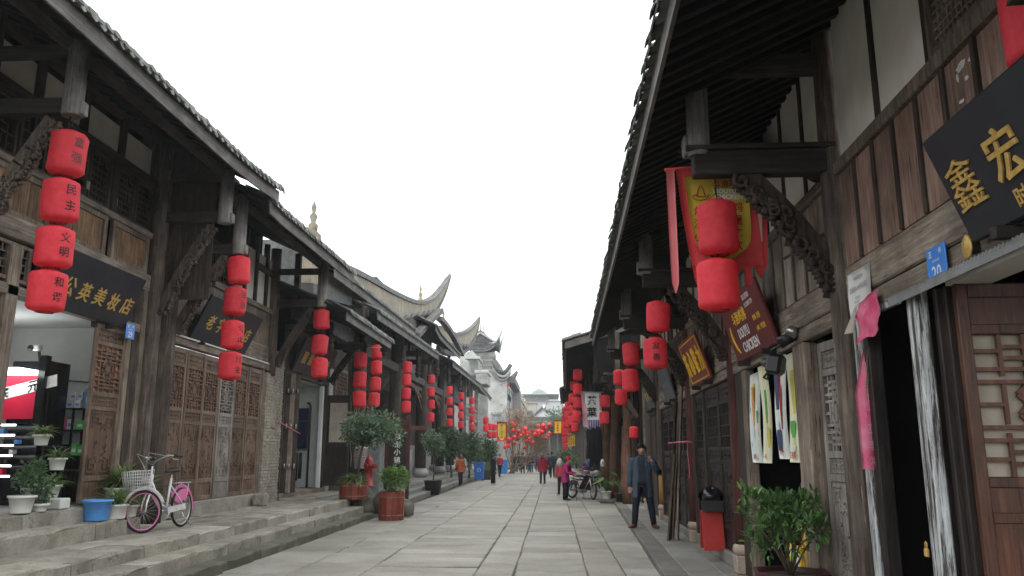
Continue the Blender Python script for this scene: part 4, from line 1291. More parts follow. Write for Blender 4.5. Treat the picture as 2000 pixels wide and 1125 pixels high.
# --- beams over the bays
for a, b_ in zip(COLS[:-1], COLS[1:]):
    sb(MB().box(-.09, .02, a + .1, b_ - .1, 2.785, 3.04, .012, 0, .004), 'floor_beam', 'grey_y', r1)
    sb(MB().box(-.09, .012, a + .1, b_ - .1, 2.64, 2.775, .01), 'lintel', 'grey_y', r1)
    sb(MB().box(-.08, .045, a + .1, b_ - .1, 3.83, 3.93, .01), 'rail', 'grey_y' if a > 5 else 'grey_v', r1)
    n = 4 if a == 2.9 else max(2, round((b_ - a) / .72)); dy = (b_ - a - .2) / n
    for k in range(n):
        y0 = a + .1 + dy * k
        if (a, k) in ((10.95, 1), (14.75, 3)) or (a == 2.9 and y0 < 4.4) or (a == 6.42 and k == 4):
            window(r1, y0 + .05, y0 + dy - .05, 3.94, 4.95, -.02, 'mesh', 'grey_v', 11, .06)
        else:
            sb(MB().box(-.06, -.022, y0 + .03, y0 + dy - .03, 3.94, 5.45), 'plaster_panel', 'plaster', r1)
        if k: sb(MB().box(-.07, -.005, y0 - .042, y0 + .042, 3.935, 5.6, .008), 'stud', 'dark_v', r1)
boards(r1, 3.0, 6.3, 3.05, 3.82, .385, -.03, .035, 'plank_r', .016, 'plank', 1, 'dark_v')
boards(r1, 6.54, 10.85, 3.05, 3.82, .39, -.03, .035, 'plank_g', .016, 'plank', 2, 'grey_v')
boards(r1, 11.05, 14.65, 3.05, 3.82, .30, -.03, .035, 'plank_g', .016, 'plank', 3, 'grey_v')
boards(r1, 14.85, 19.5, 3.05, 3.82, .32, -.03, .035, 'grey_v', .016, 'plank', 4, 'grey_v')
boards(r1, -1.1, 2.78, 3.05, 3.82, .385, -.03, .035, 'plank_r', .016, 'plank', 6, 'dark_v')
sb(MB().box(-.09, .02, -1.2, 2.78, 2.64, 3.04, .012), 'floor_beam', 'grey_y', r1)
sb(MB().box(-.08, .045, -1.2, 2.78, 3.83, 3.93, .01), 'rail', 'grey_v', r1)
sb(MB().box(-.06, -.022, -1.2, 2.78, 3.94, 5.45), 'plaster_panel', 'plaster', r1)
boards(r1, -1.1, 2.75, .1, 2.63, .42, -.06, .04, 'dark_v', .02, 'plank', 12)
# white paint remains on two near planks
rg = random.Random(11); wp = MB()
for cy, n, w_ in ((4.62, 26, .30), (4.25, 14, .26)):
    for k in range(n):
        yy, zz = cy + rg.uniform(-.5, .5) * w_, 3.74 - rg.random() ** 1.6 * .5
        s1, s2 = rg.uniform(.008, .05), rg.uniform(.006, .03)
        poly = [(s1 * math.cos(g) * rg.uniform(.6, 1.2), s2 * math.sin(g) * rg.uniform(.5, 1.3)) for g in [q * .9 for q in range(7)]]
        wp.prism(poly, (.0095, yy, zz), (0, 1, 0), (0, .2, 1), .0015)
sb(wp, 'paint_remains', 'paper', r1)
# --- nearest bay (5.2-6.3): white peeling post, dark doorway, brown leaf
sb(MB().box(-.05, .03, 5.10, 5.24, .1, 2.63, .012, 0, .004), 'peeling_post', 'peel', r1)
sb(MB().box(-.05, .0, 5.26, 5.31, .1, 2.63, .006), 'peeling_post', 'peel', r1)
sb(MB().box(-.12, .015, 6.17, 6.28, .1, 2.63, .01), 'door_jamb', 'peel', r1)
sb(MB().box(-.10, .0, 6.03, 6.13, .1, 2.63, .008), 'door_jamb', 'door_d', r1)
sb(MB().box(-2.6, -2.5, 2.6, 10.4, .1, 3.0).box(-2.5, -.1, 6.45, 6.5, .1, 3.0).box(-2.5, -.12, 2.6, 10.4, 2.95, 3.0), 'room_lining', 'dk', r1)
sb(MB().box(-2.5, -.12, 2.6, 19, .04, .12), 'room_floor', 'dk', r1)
door_leaf(r1, 'R', .62, 2.45, (-.42, 5.98, .12), R(-88), 'door_d', None, 'mesh')
# near brown leaf folded inwards, its face to the viewer, with two more leaves stacked behind
nl = []
for k, (yy, wd_) in enumerate(((4.93, 'door_v'), (5.0, 'door_d'), (5.06, 'door_d'))):
    nl.append(door_leaf(r1, 'R', .92, 2.5, (-.13 + .03 * k, yy, .12), R(-90), wd_, None if k else 'paleback', 'step', label='brown varnished leaf with pale paper behind its lattice' if k == 0 else None, bside=1, solid=.29))
for z in (.75, 1.5, 2.25):
    hinge(r1, -.19, 4.98, z); hinge(r1, -.14, 5.06, z)
# drip strip with holes over the doorway
ds = MB().box(.03, .09, 2.9, 5.36, 2.60, 2.615).box(.085, .09, 2.9, 5.36, 2.56, 2.60)
for k in range(62): ds.box(.035, .092, 2.95 + .04 * k, 2.965 + .04 * k, 2.60, 2.622)
sb(ds, 'drip_strip', 'greymetal', r1)
sb(MB().box(-.35, -.12, 2.6, 5.0, 2.62, 2.95), 'transom_wall', 'plaster', r1)
sb(MB().box(-.03, .006, 5.45, 5.75, 2.60, 2.76, .0), 'peeled_paint_patch', 'peel', r1)
pl = MB(); pl.box(.031, .05, 5.26, 5.30, .98, 1.03, .004); pl.tube([(.04, 5.268, 1.03), (.04, 5.268, 1.06), (.04, 5.28, 1.07), (.04, 5.292, 1.06), (.04, 5.292, 1.03)], .005, 6)
sb(pl, 'padlock', 'gold', r1)
# --- bay 2: carved leaf, frame, open window with menu strips
door_leaf(r1, 'R', .58, 2.45, (-.10, 6.78, .13), R(4), 'door_g', None, 'step')
sb(MB().box(-.11, .03, 7.56, 7.93, .1, 2.63, .014), 'door_jamb', 'grey_v', r1)
sb(MB().box(-.20, -.08, 7.38, 7.5, .1, 2.63, .01), 'door_jamb', 'door_d', r1)
sb(MB().box(-.10, .02, 10.12, 10.32, .1, 2.63, .012).box(-.11, .01, 6.56, 6.7, .1, 2.63, .01), 'door_jamb', 'grey_v', r1)
sb(MB().box(-.10, .0, 10.36, 10.80, .1, 2.63, .01), 'door_jamb', 'dark_v', r1)
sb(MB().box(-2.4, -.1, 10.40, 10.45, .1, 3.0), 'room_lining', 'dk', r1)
bk = door_leaf(r1, 'R', 1.3, 2.5, (-2.2, 8.2, .12), 0, 'door_d', 'paleback', 'step')
# --- bay 3 and 4
sb(MB().box(-.10, .03, 11.1, 14.6, .1, .27, .012), 'stone_sill', 'slab2', r1)
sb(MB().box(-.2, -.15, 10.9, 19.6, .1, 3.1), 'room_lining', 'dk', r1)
sb(MB().box(-.1, .01, 11.08, 11.2, .1, 2.63, .01).box(-.1, .01, 13.3, 13.46, .1, 2.63, .01).box(-.1, .01, 14.4, 14.62, .1, 2.63, .01), 'door_jamb', 'dark_v', r1)
for y in (11.22, 12.26): door_leaf(r1, 'R', 1.02, 2.33, (-.05, y, .28), 0, 'door_d', 'plaster', 'mesh')
door_leaf(r1, 'R', .9, 2.33, (-.05, 13.48, .28), 0, 'door_d', None, 'maze')
sb(MB().box(-.1, .01, 15.0, 15.12, .1, 2.63, .01).box(-.1, .01, 17.0, 17.14, .1, 2.63, .01).box(-.1, .01, 19.3, 19.45, .1, 2.63, .01), 'door_jamb', 'dark_v', r1)
for y in (15.14, 16.07, 17.16, 18.22): door_leaf(r1, 'R', .91 if y < 17 else 1.04, 2.38, (-.05, y, .22), 0, 'door_d', None, 'maze')
sb(MB().box(-.10, .03, 14.95, 19.4, .1, .22, .012), 'stone_sill', 'slab2', r1)
# --- last part, to where the next house starts
boards(r1, 19.75, 23.1, 2.6, 4.4, .34, -.03, .035, 'dark_v', .012, 'plank', 9)
boards(r1, 19.75, 23.1, .1, 2.55, .42, -.03, .04, 'dark_v', .02, 'plank', 10)
for y in (20.3, 21.6): sb(MB().box(-.05, .04, y, y + .14, .1, 4.4, .01), 'stud', 'dark_v', r1)

# ================================================================== RIGHT, NEXT HOUSES
r2 = sthing('R', 'timber_shop', 'right timber house further on with peeled log columns behind a motorcycle', 'building', (0, 23.4, 0), 'old timber shophouses along the street')
EX = 1.99
roof(r2, 24.0, 40.0, EX + .22, 4.93, .30, 3.4, .22, .4, lambda y: -.006 * (y - 24) - .07 * math.sin((y - 24) / 16 * math.pi), fascia=.16)
sb(MB().slabsheet(6, 2, lambda u, v: (EX + .25 - 2.2 * u, 23.93, 4.9 + .66 * u - .2 + .22 * v), (0, .05, 0)), 'verge_board', 'fascia_d', r2)
vt = MB()
for k in range(7):
    t = k / 7
    vt.obox((EX + .2 - 2.2 * t, 23.98, 5.0 + .66 * t), (.34, .2, .05), (Vector((-.96, 0, .28)), Vector((0, 1, 0)), Vector((.28, 0, .96))), .015)
sb(vt, 'verge_tiles', 'tile', r2)
sb(MB().box(-.5, EX - .7, 24.0, 24.06, 4.0, 5.1), 'gable_boards_or_shade', 'dk', r2)  # black sheet, its colour stands for the shade inside the open gable
sb(MB().box(.62, .78, 23.85, 24.0, 3.3, 5.2, .01), 'gable_post', 'dark_v', r2)
for x, y, z1 in ((.35, 25.6, 3.3), (.55, 28.6, 3.4), (.25, 31.5, 4.6), (.45, 35, 4.6), (.45, 39, 4.6)):
    sb(MB().tube([(x + .06 * math.sin(k), y + .03 * math.cos(k * 2), .1 + (z1 - .1) * k / 5) for k in range(6)], [.19, .17, .155, .15, .15, .16], 12), 'log_column', 'log', r2)
for y in (24.6, 30.5, 36.0):
    sb(MB().tube([(1.25, y, 3.75), (1.25, y, 4.9)], .12, 10), 'hanging_post', 'dark_v', r2)
    sb(MB().beam((-.2, y, 3.85), (1.4, y, 3.85), .16, .2), 'bracket_beam', 'dark_x', r2)
    carved_brace(r2, y, .1, 2.7, .9, 3.75, 'dark_v', seed=int(y), lumps=18)
ban = MB()
for k in range(4): ban.tube([(1.0 - .13 * k, 24.55 + .1 * (k % 2), 3.98), (1.0 - .13 * k, 24.55, 4.12)], [.1, .08], 10)
sb(ban, 'stacked_bowls', 'concrete', r2)
sb(MB().box(-1.0, -.9, 23.6, 60, .1, 5.2), 'back_wall', 'dk', r2)
for k in range(9):
    sb(MB().box(-.2, -.12, 24.5 + 1.7 * k, 24.62 + 1.7 * k, .1, 4.2, .006), 'stud', 'grey_v' if k % 3 == 0 else 'dark_v', r2)
for k in range(7): sb(MB().box(-.4, -.35, 25 + 2 * k, 26.6 + 2 * k, .3, 3.0), 'shutter', 'door_d', r2)
r3 = sthing('R', 'timber_shop', 'farthest right timber house whose eave ends at the open sky', 'building', (0, 40, 0), 'old timber shophouses along the street')
roof(r3, 40.0, 53.5, EX + .45, 4.78, .36, 3.4, .26, .5, lambda y: .10 * ((y - 44) / 9) ** 2, fascia=.18, pieces=False)
sb(MB().box(-1.0, -.9, 40, 60, .1, 5.0), 'back_wall', 'dark_v', r3)
sb(MB().box(-1.0, EX, 53.3, 53.4, 4.2, 5.6), 'gable_boards_or_shade', 'dark_v', r3)
for y in (41, 44.5, 48, 51.5, 53.2):
    sb(MB().tube([(.4, y, .1), (.4, y, 4.9)], .15, 10), 'column', 'dark_v', r3)
    sb(MB().tube([(1.4, y, 3.9), (1.4, y, 4.9)], .11, 8), 'hanging_post', 'dark_v', r3)
    sb(MB().beam((-.6, y, 4.1), (1.5, y, 4.1), .15, .2), 'bracket_beam', 'dark_x', r3)
for k in range(6): sb(MB().box(-.3, -.25, 40.5 + 2.2 * k, 42.3 + 2.2 * k, .2, 3.0, .01), 'shutter', 'door_d' if k % 2 else 'door', r3)

# ================================================================== FAR BUILDINGS
def bld(name, label, cat, loc, group=None):
    o = thing(name, label, cat, loc, 0, group); ORG[o.name] = ('W', 0, 0, 0); return o
def wb(mb, name, mat, parent):
    """mesh given in world coordinates"""
    l = parent.location if parent.parent is None else parent.parent.location
    mb.v = [(x - l[0], y - l[1], z - l[2]) for x, y, z in mb.v]
    return mb.build(name, M[mat] if isinstance(mat, str) else mat, parent)
# --- grey brick gate tower with an upswept roof (faces down the street)
TY = 80.0
q = lambda x, y, Y=TY: on_y(x, y, Y)
t0 = q(941, 660)
tw = bld('gate_tower', 'grey brick gate tower stepping outward under an upswept tiled roof', 'gate tower', (t0.x, TY, 0))
cx = t0.x
zz = lambda py, Y=TY: q(941, py, Y).z
wpx = lambda n: n / 1560 * TY
prev = None
for py0, py1, hw in ((700, 690, 27), (709, 701, 24), (718, 710, 21), (727, 719, 18), (736, 728, 15)):
    wb(MB().box(cx - wpx(hw), cx + wpx(hw), TY - wpx(hw) * .8, TY + wpx(hw) * .8, zz(py0), zz(py1), .05), 'corbel_course', 'gbrick', tw)
    wb(MB().box(cx - wpx(hw - 1.5), cx + wpx(hw - 1.5), TY - wpx(hw - 1.5) * .8, TY + wpx(hw - 1.5) * .8, zz(py0 + 1.2), zz(py0)), 'corbel_line', 'gplast', tw)
wb(MB().box(cx - wpx(13), cx + wpx(12), TY - 1, TY + 1, 0, zz(736)), 'tower_wall', 'gbrick', tw)
wb(MB().box(cx - wpx(6), cx + wpx(7), TY - 1.03, TY - .99, zz(760), zz(742)), 'tower_panel', 'gplast', tw)
def swoop_roof(parent, cx, cy, hw, hd, z0, z1, lift, mat='tile', n=13, over=.1):
    """four-sided roof with concave slopes and corners that flick up"""
    def P(u, v):  # u,v in -1..1
        m = max(abs(u), abs(v)); e = abs(u) * abs(v)
        z = z1 - (z1 - z0) * (m ** .75) + lift * (e ** 3.5)
        return Vector((cx + u * hw * (1 + .10 * e ** 3), cy + v * hd * (1 + .10 * e ** 3), z))
    mb = MB().slabsheet(n, n, lambda a, b_: P(a * 2 - 1, b_ * 2 - 1), (0, 0, -.12))
    wb(mb, 'roof', mat, parent)
    rb = MB()
    for k in range(15):   # tile rows on the front
        u = -1 + 2 * (k + .5) / 15
        pts = [P(u * (.35 + .65 * g), -(.3 + .7 * g)) + Vector((0, 0, .05)) for g in [i / 6 for i in range(7)]]
        rb.tube(pts, hw * .045, 6)
    tag(wb(rb, 'tile_rows', 'tile', parent), kind='stuff')
    for sx in (-1, 1):
        for sy in (-1, 1):
            pts = [P(sx * g, sy * g) + Vector((0, 0, .10 + .02 * i)) for i, g in enumerate([.25, .4, .55, .7, .85, 1.0])]
            d = (pts[-1] - pts[-2]).normalized()
            e1 = pts[-1] + d * .35 + Vector((0, 0, .10)); e2 = e1 + d * .3 + Vector((0, 0, .12))
            wb(MB().tube(pts + [e1, e2], [.16, .16, .15, .14, .13, .11, .08, .03], 8), 'hip_ridge', 'gplast', parent)
    return P
swoop_roof(tw, cx, TY, wpx(35), wpx(28), zz(688), zz(655), 1.3)
wb(MB().prism([(-1.4, 0), (1.4, 0), (0, 1.25)], (cx, TY - 1.25, zz(672)), (1, 0, 0), (0, 0, 1), .3), 'roof_gable', 'tile', tw)
for s_ in (-1, 1): wb(MB().beam((cx + s_ * 1.55, TY - 1.6, zz(673)), (cx, TY - 1.6, zz(654)), .2, .16), 'gable_ridge', 'gplast', tw)
for dx in (-.28, 0, .28): wb(MB().lathe([(.12, 0), (.14, .2), (.06, .35), (.11, .6), (.02, 1.05 if dx else 1.3)], 8, (cx + dx, TY - 1.2, zz(656))), 'finial', 'gplast', tw)
# side cornice blocks and lower wings
for px0, px1, py0, py1, Y in ((913, 938, 697, 704, 74), (917, 936, 704, 735, 74), (928, 955, 724, 731, 72), (930, 953, 731, 752, 72)):
    a, b_ = on_y(px0, py1, Y), on_y(px1, py0, Y)
    wb(MB().box(a.x, b_.x, Y - .6, Y + 3, a.z, b_.z, .06), 'wing_block', 'gplast' if py1 - py0 < 9 else 'gbrick', tw)
a, b_ = on_y(914, 705, 74), on_y(937, 690, 74)
wb(MB().prism([(a.x - .1, a.z), (b_.x + .1, a.z), ((a.x + b_.x) / 2, b_.z + .1)], (0, 73.2, 0), (1, 0, 0), (0, 0, 1), 1.0), 'wing_gable', 'gplast', tw)
a, b_ = on_y(898, 735, 76), on_y(958, 690, 76)
wb(MB().box(a.x, cx - .5, 76, 77, 0, b_.z), 'side_wall', 'gplast', tw)
# --- white wall with a curved parapet
HY = 90.0
hw_ = bld('parapet_house', 'pale grey house end with a swan necked curved parapet', 'building', (on_y(970, 900, HY).x, HY, 0))
crest = [on_y(x, y, HY) for x, y in smooth_px([(948, 690), (958, 702), (966, 716), (976, 726), (986, 727), (993, 720), (998, 712)], 22)]
poly = [(p.x, p.z) for p in crest]
xr = on_y(990, 880, HY).x
wall = [(poly[0][0] - 2, poly[0][1])] + [(x, z - .35) for x, z in poly[:-3]] + [(xr, poly[-4][1] - .7), (xr, 0), (poly[0][0] - 2, 0)]
wb(MB().prism(wall, (0, HY + 1.0, 0), (1, 0, 0), (0, 0, 1), 1.0), 'end_wall', 'gplast', hw_)
for k, (t, dz) in enumerate(((.55, 0), (.40, -.5), (.26, -.9))):
    wb(MB().tube([(x, HY - .2 - .0 * k, z + dz) for x, z in poly], [(t * (1 - .75 * (i / 21) ** 6), t * .42) for i in range(22)], 8), 'parapet_moulding', ('tile', 'gplast', 'gbrick')[k], hw_)
wb(MB().tube([(p.x + .6, HY + 2.5, p.z - .5) for p in crest], [(.4 * (1 - .7 * (i / 21) ** 4)) for i in range(22)], 8), 'parapet_moulding', 'tile', hw_)
wb(MB().box(xr - .02, xr + .9, HY + .3, HY + 14, on_y(990, 748, HY).z, on_y(990, 735, HY).z, .05), 'side_cornice', 'tile', hw_)
wb(MB().box(xr - 6, xr - .05, HY + .8, HY + 14, 0, on_y(990, 750, HY).z), 'side_block', 'gbrick', hw_)
for py in (737, 752, 790): 
    p = on_y(979, py, HY); wb(MB().box(p.x - .12, p.x + .12, HY - .06, HY + .02, p.z - .07, p.z + .07), 'wall_tie', 'greymetal', hw_)
    wb(MB().box(xr, xr + .08, HY + 1.5, HY + 3.2, p.z - 2.4, p.z - .9), 'window', 'greymetal', hw_)
    wb(MB().box(xr, xr + .08, HY + 5.5, HY + 7.2, p.z - 2.4, p.z - .9), 'window', 'greymetal', hw_)
wb(MB().box(on_y(963, 810, HY).x, on_y(977, 810, HY).x, HY - 2, HY - .5, 0, on_y(970, 806, HY).z, .05).box(on_y(962, 810, HY).x, on_y(979, 810, HY).x, HY - 2.2, HY - .3, on_y(970, 812, HY).z, on_y(970, 806, HY).z, .05), 'pier', 'gbrick', hw_)
# --- beige building with arched windows
BY0, BY1, BX = 104.0, 150.0, -5.0
bb = bld('arcade_building', 'beige rendered building with tall arched windows and small roof posts', 'building', (BX, BY0, 0))
bz = on_x(993, 748, BX).z
wb(MB().box(BX - 9, BX, BY0, BY1, 0, bz), 'wall', 'beige', bb)
wb(MB().box(BX - 9.2, BX + .35, BY0 - .3, BY1, bz, bz + .45, .08).box(BX - 9.2, BX + .2, BY0 - .2, BY1, bz * .62, bz * .62 + .3, .05), 'cornice', 'beige', bb)
for k in range(6):
    yy = BY0 + 1 + k * 7.5
    wb(MB().box(BX - .5, BX + .3, yy - .4, yy + .4, 0, bz + 1.0, .06), 'pilaster', 'beige', bb)
    wb(MB().box(BX - .6, BX + .4, yy - .5, yy + .5, bz + 1.0, bz + 1.25, .05), 'pilaster_cap', 'beige', bb)
    for z0, z1 in ((1.0, 4.4), (5.6, 9.2)):
        y0, y1 = yy + 2.2, yy + 5.4
        r_ = (y1 - y0) / 2
        arch = [(y0, z0), (y1, z0)] + [(yy + 3.8 + r_ * math.cos(g), z1 - r_ + r_ * math.sin(g)) for g in [math.pi * i / 8 for i in range(9)]]
        f = wb(MB().prism(arch, (BX + .12, 0, 0), (0, 1, 0), (0, 0, 1), -.1), 'window', 'greymetal', bb)
        wb(MB().tube([(BX + .14, a_, b__) for a_, b__ in arch[1:]], .14, 6), 'window_arch', 'beige', bb)
wb(MB().box(BX - 6, BX + .5, BY0 - .5, BY0 + .4, 0, bz + .9), 'end_wall', 'beige', bb)
p = on_y(1004, 775, BY0 - .6)
arch = [(p.x + .9 * math.cos(g), p.z + .9 * math.sin(g)) for g in [math.pi * i / 8 for i in range(9)]] + [(p.x - .9, p.z - 1.5), (p.x + .9, p.z - 1.5)]
wb(MB().prism(arch, (0, BY0 - .5, 0), (1, 0, 0), (0, 0, 1), .06), 'window', 'greymetal', bb)
# --- pale flat-roofed block and white houses closing the view
FY = 170.0
fb_ = bld('flat_roof_block', 'white block with a wide thin flat roof closing the street', 'building', (on_y(1055, 880, FY).x, FY, 0))
def fbox(x0, x1, y0, y1, Y, d, name, mat, par, b=.0):
    a, b_ = on_y(x0, y1, Y), on_y(x1, y0, Y)
    return wb(MB().box(a.x, b_.x, Y, Y + d, a.z, b_.z, b), name, mat, par)
fbox(1026, 1072, 772, 783, FY, 8, 'upper_room', 'concrete', fb_)
fbox(1012, 1092, 768, 771.5, FY - 2, 14, 'roof_slab', 'concrete', fb_, .1)
fbox(1010, 1092, 782, 870, FY + 1, 10, 'wall', 'white', fb_)
for k in range(4): fbox(1028 + k * 12, 1033 + k * 12, 800, 810, FY + .8, .3, 'window', 'greymetal', fb_)
for x in (1062, 1078, 1084): fbox(x, x + .5, 771, 783, FY - 1, .2, 'roof_post', 'greymetal', fb_)
fbox(1024, 1048, 786, 812, FY - 8, 6, 'stair_block', 'beige', fb_); fbox(1023, 1049, 785, 787, FY - 8.3, 7, 'stair_roof', 'concrete', fb_)
wh = bld('white_house', 'low white gabled house below the flat roofed block', 'building', (on_y(1062, 880, 150).x, 150, 0))
a = [on_y(x, y, 150) for x, y in ((1044, 870), (1044, 812), (1062, 796), (1082, 812), (1082, 870))]
wb(MB().prism([(p.x, p.z) for p in a], (0, 150, 0), (1, 0, 0), (0, 0, 1), -8), 'wall', 'white', wh)
for s_, e_ in ((1, 2), (2, 3)): wb(MB().beam(a[s_] + Vector((0, -.2, .1)), a[e_] + Vector((0, -.2, .2)), .5, .35), 'roof_edge', 'tile', wh)
fbox(1060, 1064, 790, 797, 149, 1, 'chimney', 'white', wh)
# end-of-street gatehouse (dark opening)
GY = 140.0
gh = bld('gatehouse', 'dark timber gatehouse at the far end of the street', 'building', (on_y(1062, 890, GY).x, GY, 0))
fbox(1020, 1042, 830, 893, GY, 5, 'pier', 'beige', gh); fbox(1100, 1130, 830, 893, GY, 5, 'pier', 'gbrick', gh)
fbox(1015, 1135, 822, 834, GY - 1, 7, 'tiled_eave', 'tile', gh, .2); fbox(1030, 1120, 814, 823, GY, 4, 'roof', 'tile', gh)
fbox(1041, 1101, 833, 850, GY + 1, 1, 'beam', 'dark_x', gh); fbox(1041, 1101, 840, 893, GY + 4, .3, 'inner_wall', 'greymetal', gh)
for x in (1041, 1056, 1072, 1088): fbox(x, x + 2, 840, 893, GY + .6, .3, 'post', 'greymetal', gh)
# hill and mast
hill = struct('hill')
hb = MB(); hr = random.Random(2)
c = on_y(1056, 800, 800)
hb.sheet(26, 10, lambda u, v: Vector((c.x - 60 + 120 * u, 800 + 60 * v, on_y(1056, 800 - 42 * math.exp(-((u - .5) / .17) ** 2) + 3 * math.sin(u * 37), 800).z * (math.sin(math.pi * min(1, v + .25)) ** .5))))
hb.build('wooded_hill', M['haze_hill'], hill)
mast = bld('radio_mast', 'thin lattice radio mast on the distant hill', 'mast', (on_y(1039, 768, 700).x, 700, 0))
p0, p1 = on_y(1039, 800, 700), on_y(1039.5, 724, 700)
mm = MB()
for k in range(3):
    g = k * 2.1; mm.tube([p0 + Vector((math.cos(g), math.sin(g), 0)) * .8, p1 + Vector((math.cos(g), math.sin(g), 0)) * .35], .12, 5)
for k in range(14):
    z = k / 14; c_ = p0.lerp(p1, z); mm.tube([c_ + Vector((-.8, 0, 0)), c_ + Vector((.6, 0, (p1.z - p0.z) / 14))], .07, 4)
wb(mm, 'mast_frame', 'greymetal', mast)
wb(MB().tube([p1, p1 + Vector((0, 0, 4))], .07, 5), 'antenna', 'greymetal', mast)
# filler houses on the left beyond the parapet house, so no gap shows ground to the horizon
ft = bld('street_house', 'plain beige house in the row beyond the arched building', 'building', (-3.4, 152, 0))
wb(MB().box(-14, -4.2, 152, 168, 0, 9), 'wall', 'beige', ft); wb(MB().box(-14, -3.8, 151.8, 168, 9, 9.6), 'roof', 'tile', ft)
rt = bld('street_house', 'dark timber house beyond the farthest eave on the right', 'building', (4, 62, 0))
wb(MB().box(3.2, 12, 62, 138, 0, 5.2), 'wall', 'dark_v', rt); wb(MB().box(1.9, 12, 62, 138, 5.2, 5.5), 'roof', 'tile', rt)
for k in range(18): wb(MB().box(3.1, 3.2, 63 + 4 * k, 65.6 + 4 * k, .1, 3), 'shutter', 'door_d' if k % 2 else 'door', rt)

# ================================================================== LANTERNS
def lantern_meshes(h=.52, r=.20, seed=1, text=None, ink='ink', mirror=0, tang=0.0):
    rg = random.Random(seed)
    N, n = 18, 40
    mb = MB(); prof = []
    for i in range(N + 1):
        u = i / N; z = (u - .5) * h
        e = abs(2 * u - 1)
        rr = r * (1 - .05 * e ** 2 - .47 * max(0, (e - .78) / .22) ** 2.4)
        prof.append((rr, z))
    ph = [rg.uniform(0, 6.28) for _ in range(6)]
    def fn(t, i):
        e = abs(2 * i / N - 1)
        pleat = .055 * max(0, (e - .5) / .5) * math.sin(17 * t + ph[0]) + .045 * max(0, (e - .3)) * math.sin(9 * t + ph[1])
        return 1 + pleat + .008 * math.sin(8 * t) * (1 - e) + .012 * math.sin(3 * t + 5 * i / N + ph[2]) + .010 * math.sin(2 * t - 7 * i / N + ph[3]) - .014 * abs(math.cos(4 * t + ph[4])) ** 30
    mb.lathe(prof, n, (0, 0, 0), True, 0, None, fn)
    body = mb.mesh('lantern_body', M['red'])
    rims = []
    for sg in (-1, 1):
        z = sg * h / 2
        rim = MB().lathe([(r * .46, z - sg * .012), (r * .50, z - sg * .004), (r * .47, z + sg * .010), (r * .42, z + sg * .008), (r * .40, z - sg * .02)], 24); rims.append(rim.mesh('lantern_rim', M['redrim']))
    tx = None
    if text:
        t = MB(); k = len(text)
        for j, ch in enumerate(text):
            wrap_text(t, ch, r * .985, tang, h * (.20 - .36 * j) if k == 2 else h * (.1 - .3 * j), h * .235, 0, .007)
        tx = t.mesh('brush_characters', M[ink])
    wire = MB().tube([(-r * .42, 0, h / 2 + .02), (0, 0, h / 2 + .09), (r * .42, 0, h / 2 + .02)], .004, 5).tube([(0, 0, h / 2 + .08), (0, 0, h / 2 + .16)], .005, 5)
    wire = wire.mesh('hanging_wire', M['black'])
    return body, rims[0], rims[1], tx, wire
PL = [lantern_meshes(.50, .20, s_) for s_ in (1, 2, 3)]
def lantern(P, label, group, meshes, sc=1.0, rz=0.0, tilt=(0, 0), cord=.16):
    o = thing('lantern', label, 'lantern', P, 0, group)
    o.rotation_euler = (tilt[0], tilt[1], rz); o.scale = (sc, sc, sc)
    for nm, me in zip(('lantern_body', 'lantern_rim', 'lantern_rim', 'brush_characters', 'hanging_wire'), meshes):
        if me: link(nm, me, o)
    return o
LG = 'red lanterns hanging along the street'
def string(X, Y, px, sc, rows, texts=None, cord_to=None, seed=0, tang=None, ink='ink'):
    """rows = (centre px x, top px y, bottom px y, label)"""
    rg = random.Random(seed)
    prevz = cord_to
    for k, (x, yt, yb, lab) in enumerate(rows):
        a, b_ = on_y(x, yt, Y), on_y(x, yb, Y)
        c = (a + b_) / 2; c.x = X if X is not None else c.x
        h = (a.z - b_.z)
        s_ = sc
        tx = texts[k] if texts else None
        ms = lantern_meshes(.495 * min(1.12, max(.9, h / (.52 * sc))), .20, seed * 10 + k, tx, ink if isinstance(ink, str) else ink[k], 0, tang if tang is not None else 0) if (tx or Y < 16) else PL[rg.randrange(3)]
        lantern(c, lab, LG, ms, s_, 0 if tx else rg.uniform(0, 6), (rg.uniform(-.04, .04), rg.uniform(-.04, .04)))
        if prevz is not None and prevz - (c.z + h / 2) > .14:
            pass
        prevz = c.z - h / 2
string(None, 8.54, 0, 1.0, [(132, 257, 345, 'big red lantern lettered 富强, topmost of the nearest left string'), (118, 350, 436, 'big red lantern lettered 民主, second from top of the nearest left string'), (106, 443, 525, 'big red lantern lettered 文明, third from top of the nearest left string'), (92, 528, 611, 'big red lantern lettered 和谐, lowest beside the black gilt shop board')],
       ['富强', '民主', '文明', '和谐'], None, 1, -.45, ('inkfade', 'ink', 'ink', 'ink'))
string(None, 13.72, 0, .97, [(467, 500, 556, 'red lantern directly under the grey post above the six carved doors'), (459, 560, 618, 'red lantern with faint brush characters, second above the six carved doors'), (454, 625, 683, 'red lantern lettered 公正 in front of the gilt board over the carved doors'), (449, 686, 743, 'red lantern lettered 民主, lowest in front of the six carved doors')],
       [None, '法治', '公正', '民主'], None, 2, -.40, ('ink', 'inkfade', 'ink', 'ink'))
string(None, 19.0, 0, .97, [(628, 602, 646, 'red lantern under the grey post, topmost before the clothes shop'), (625, 652, 695, 'middle red lantern of three before the clothes shop board'), (624, 697, 740, 'lowest red lantern of three in front of the clothes shop door')], None, None, 3)
string(None, 23.7, 0, .97, [(704, 687, 720, 'top lantern of the string beside the carved brown screen'), (703, 726, 757, 'second lantern of the string beside the carved brown screen'), (702, 763, 796, 'third lantern beside the carved screen, dipping into the green crown')], None, None, 4)
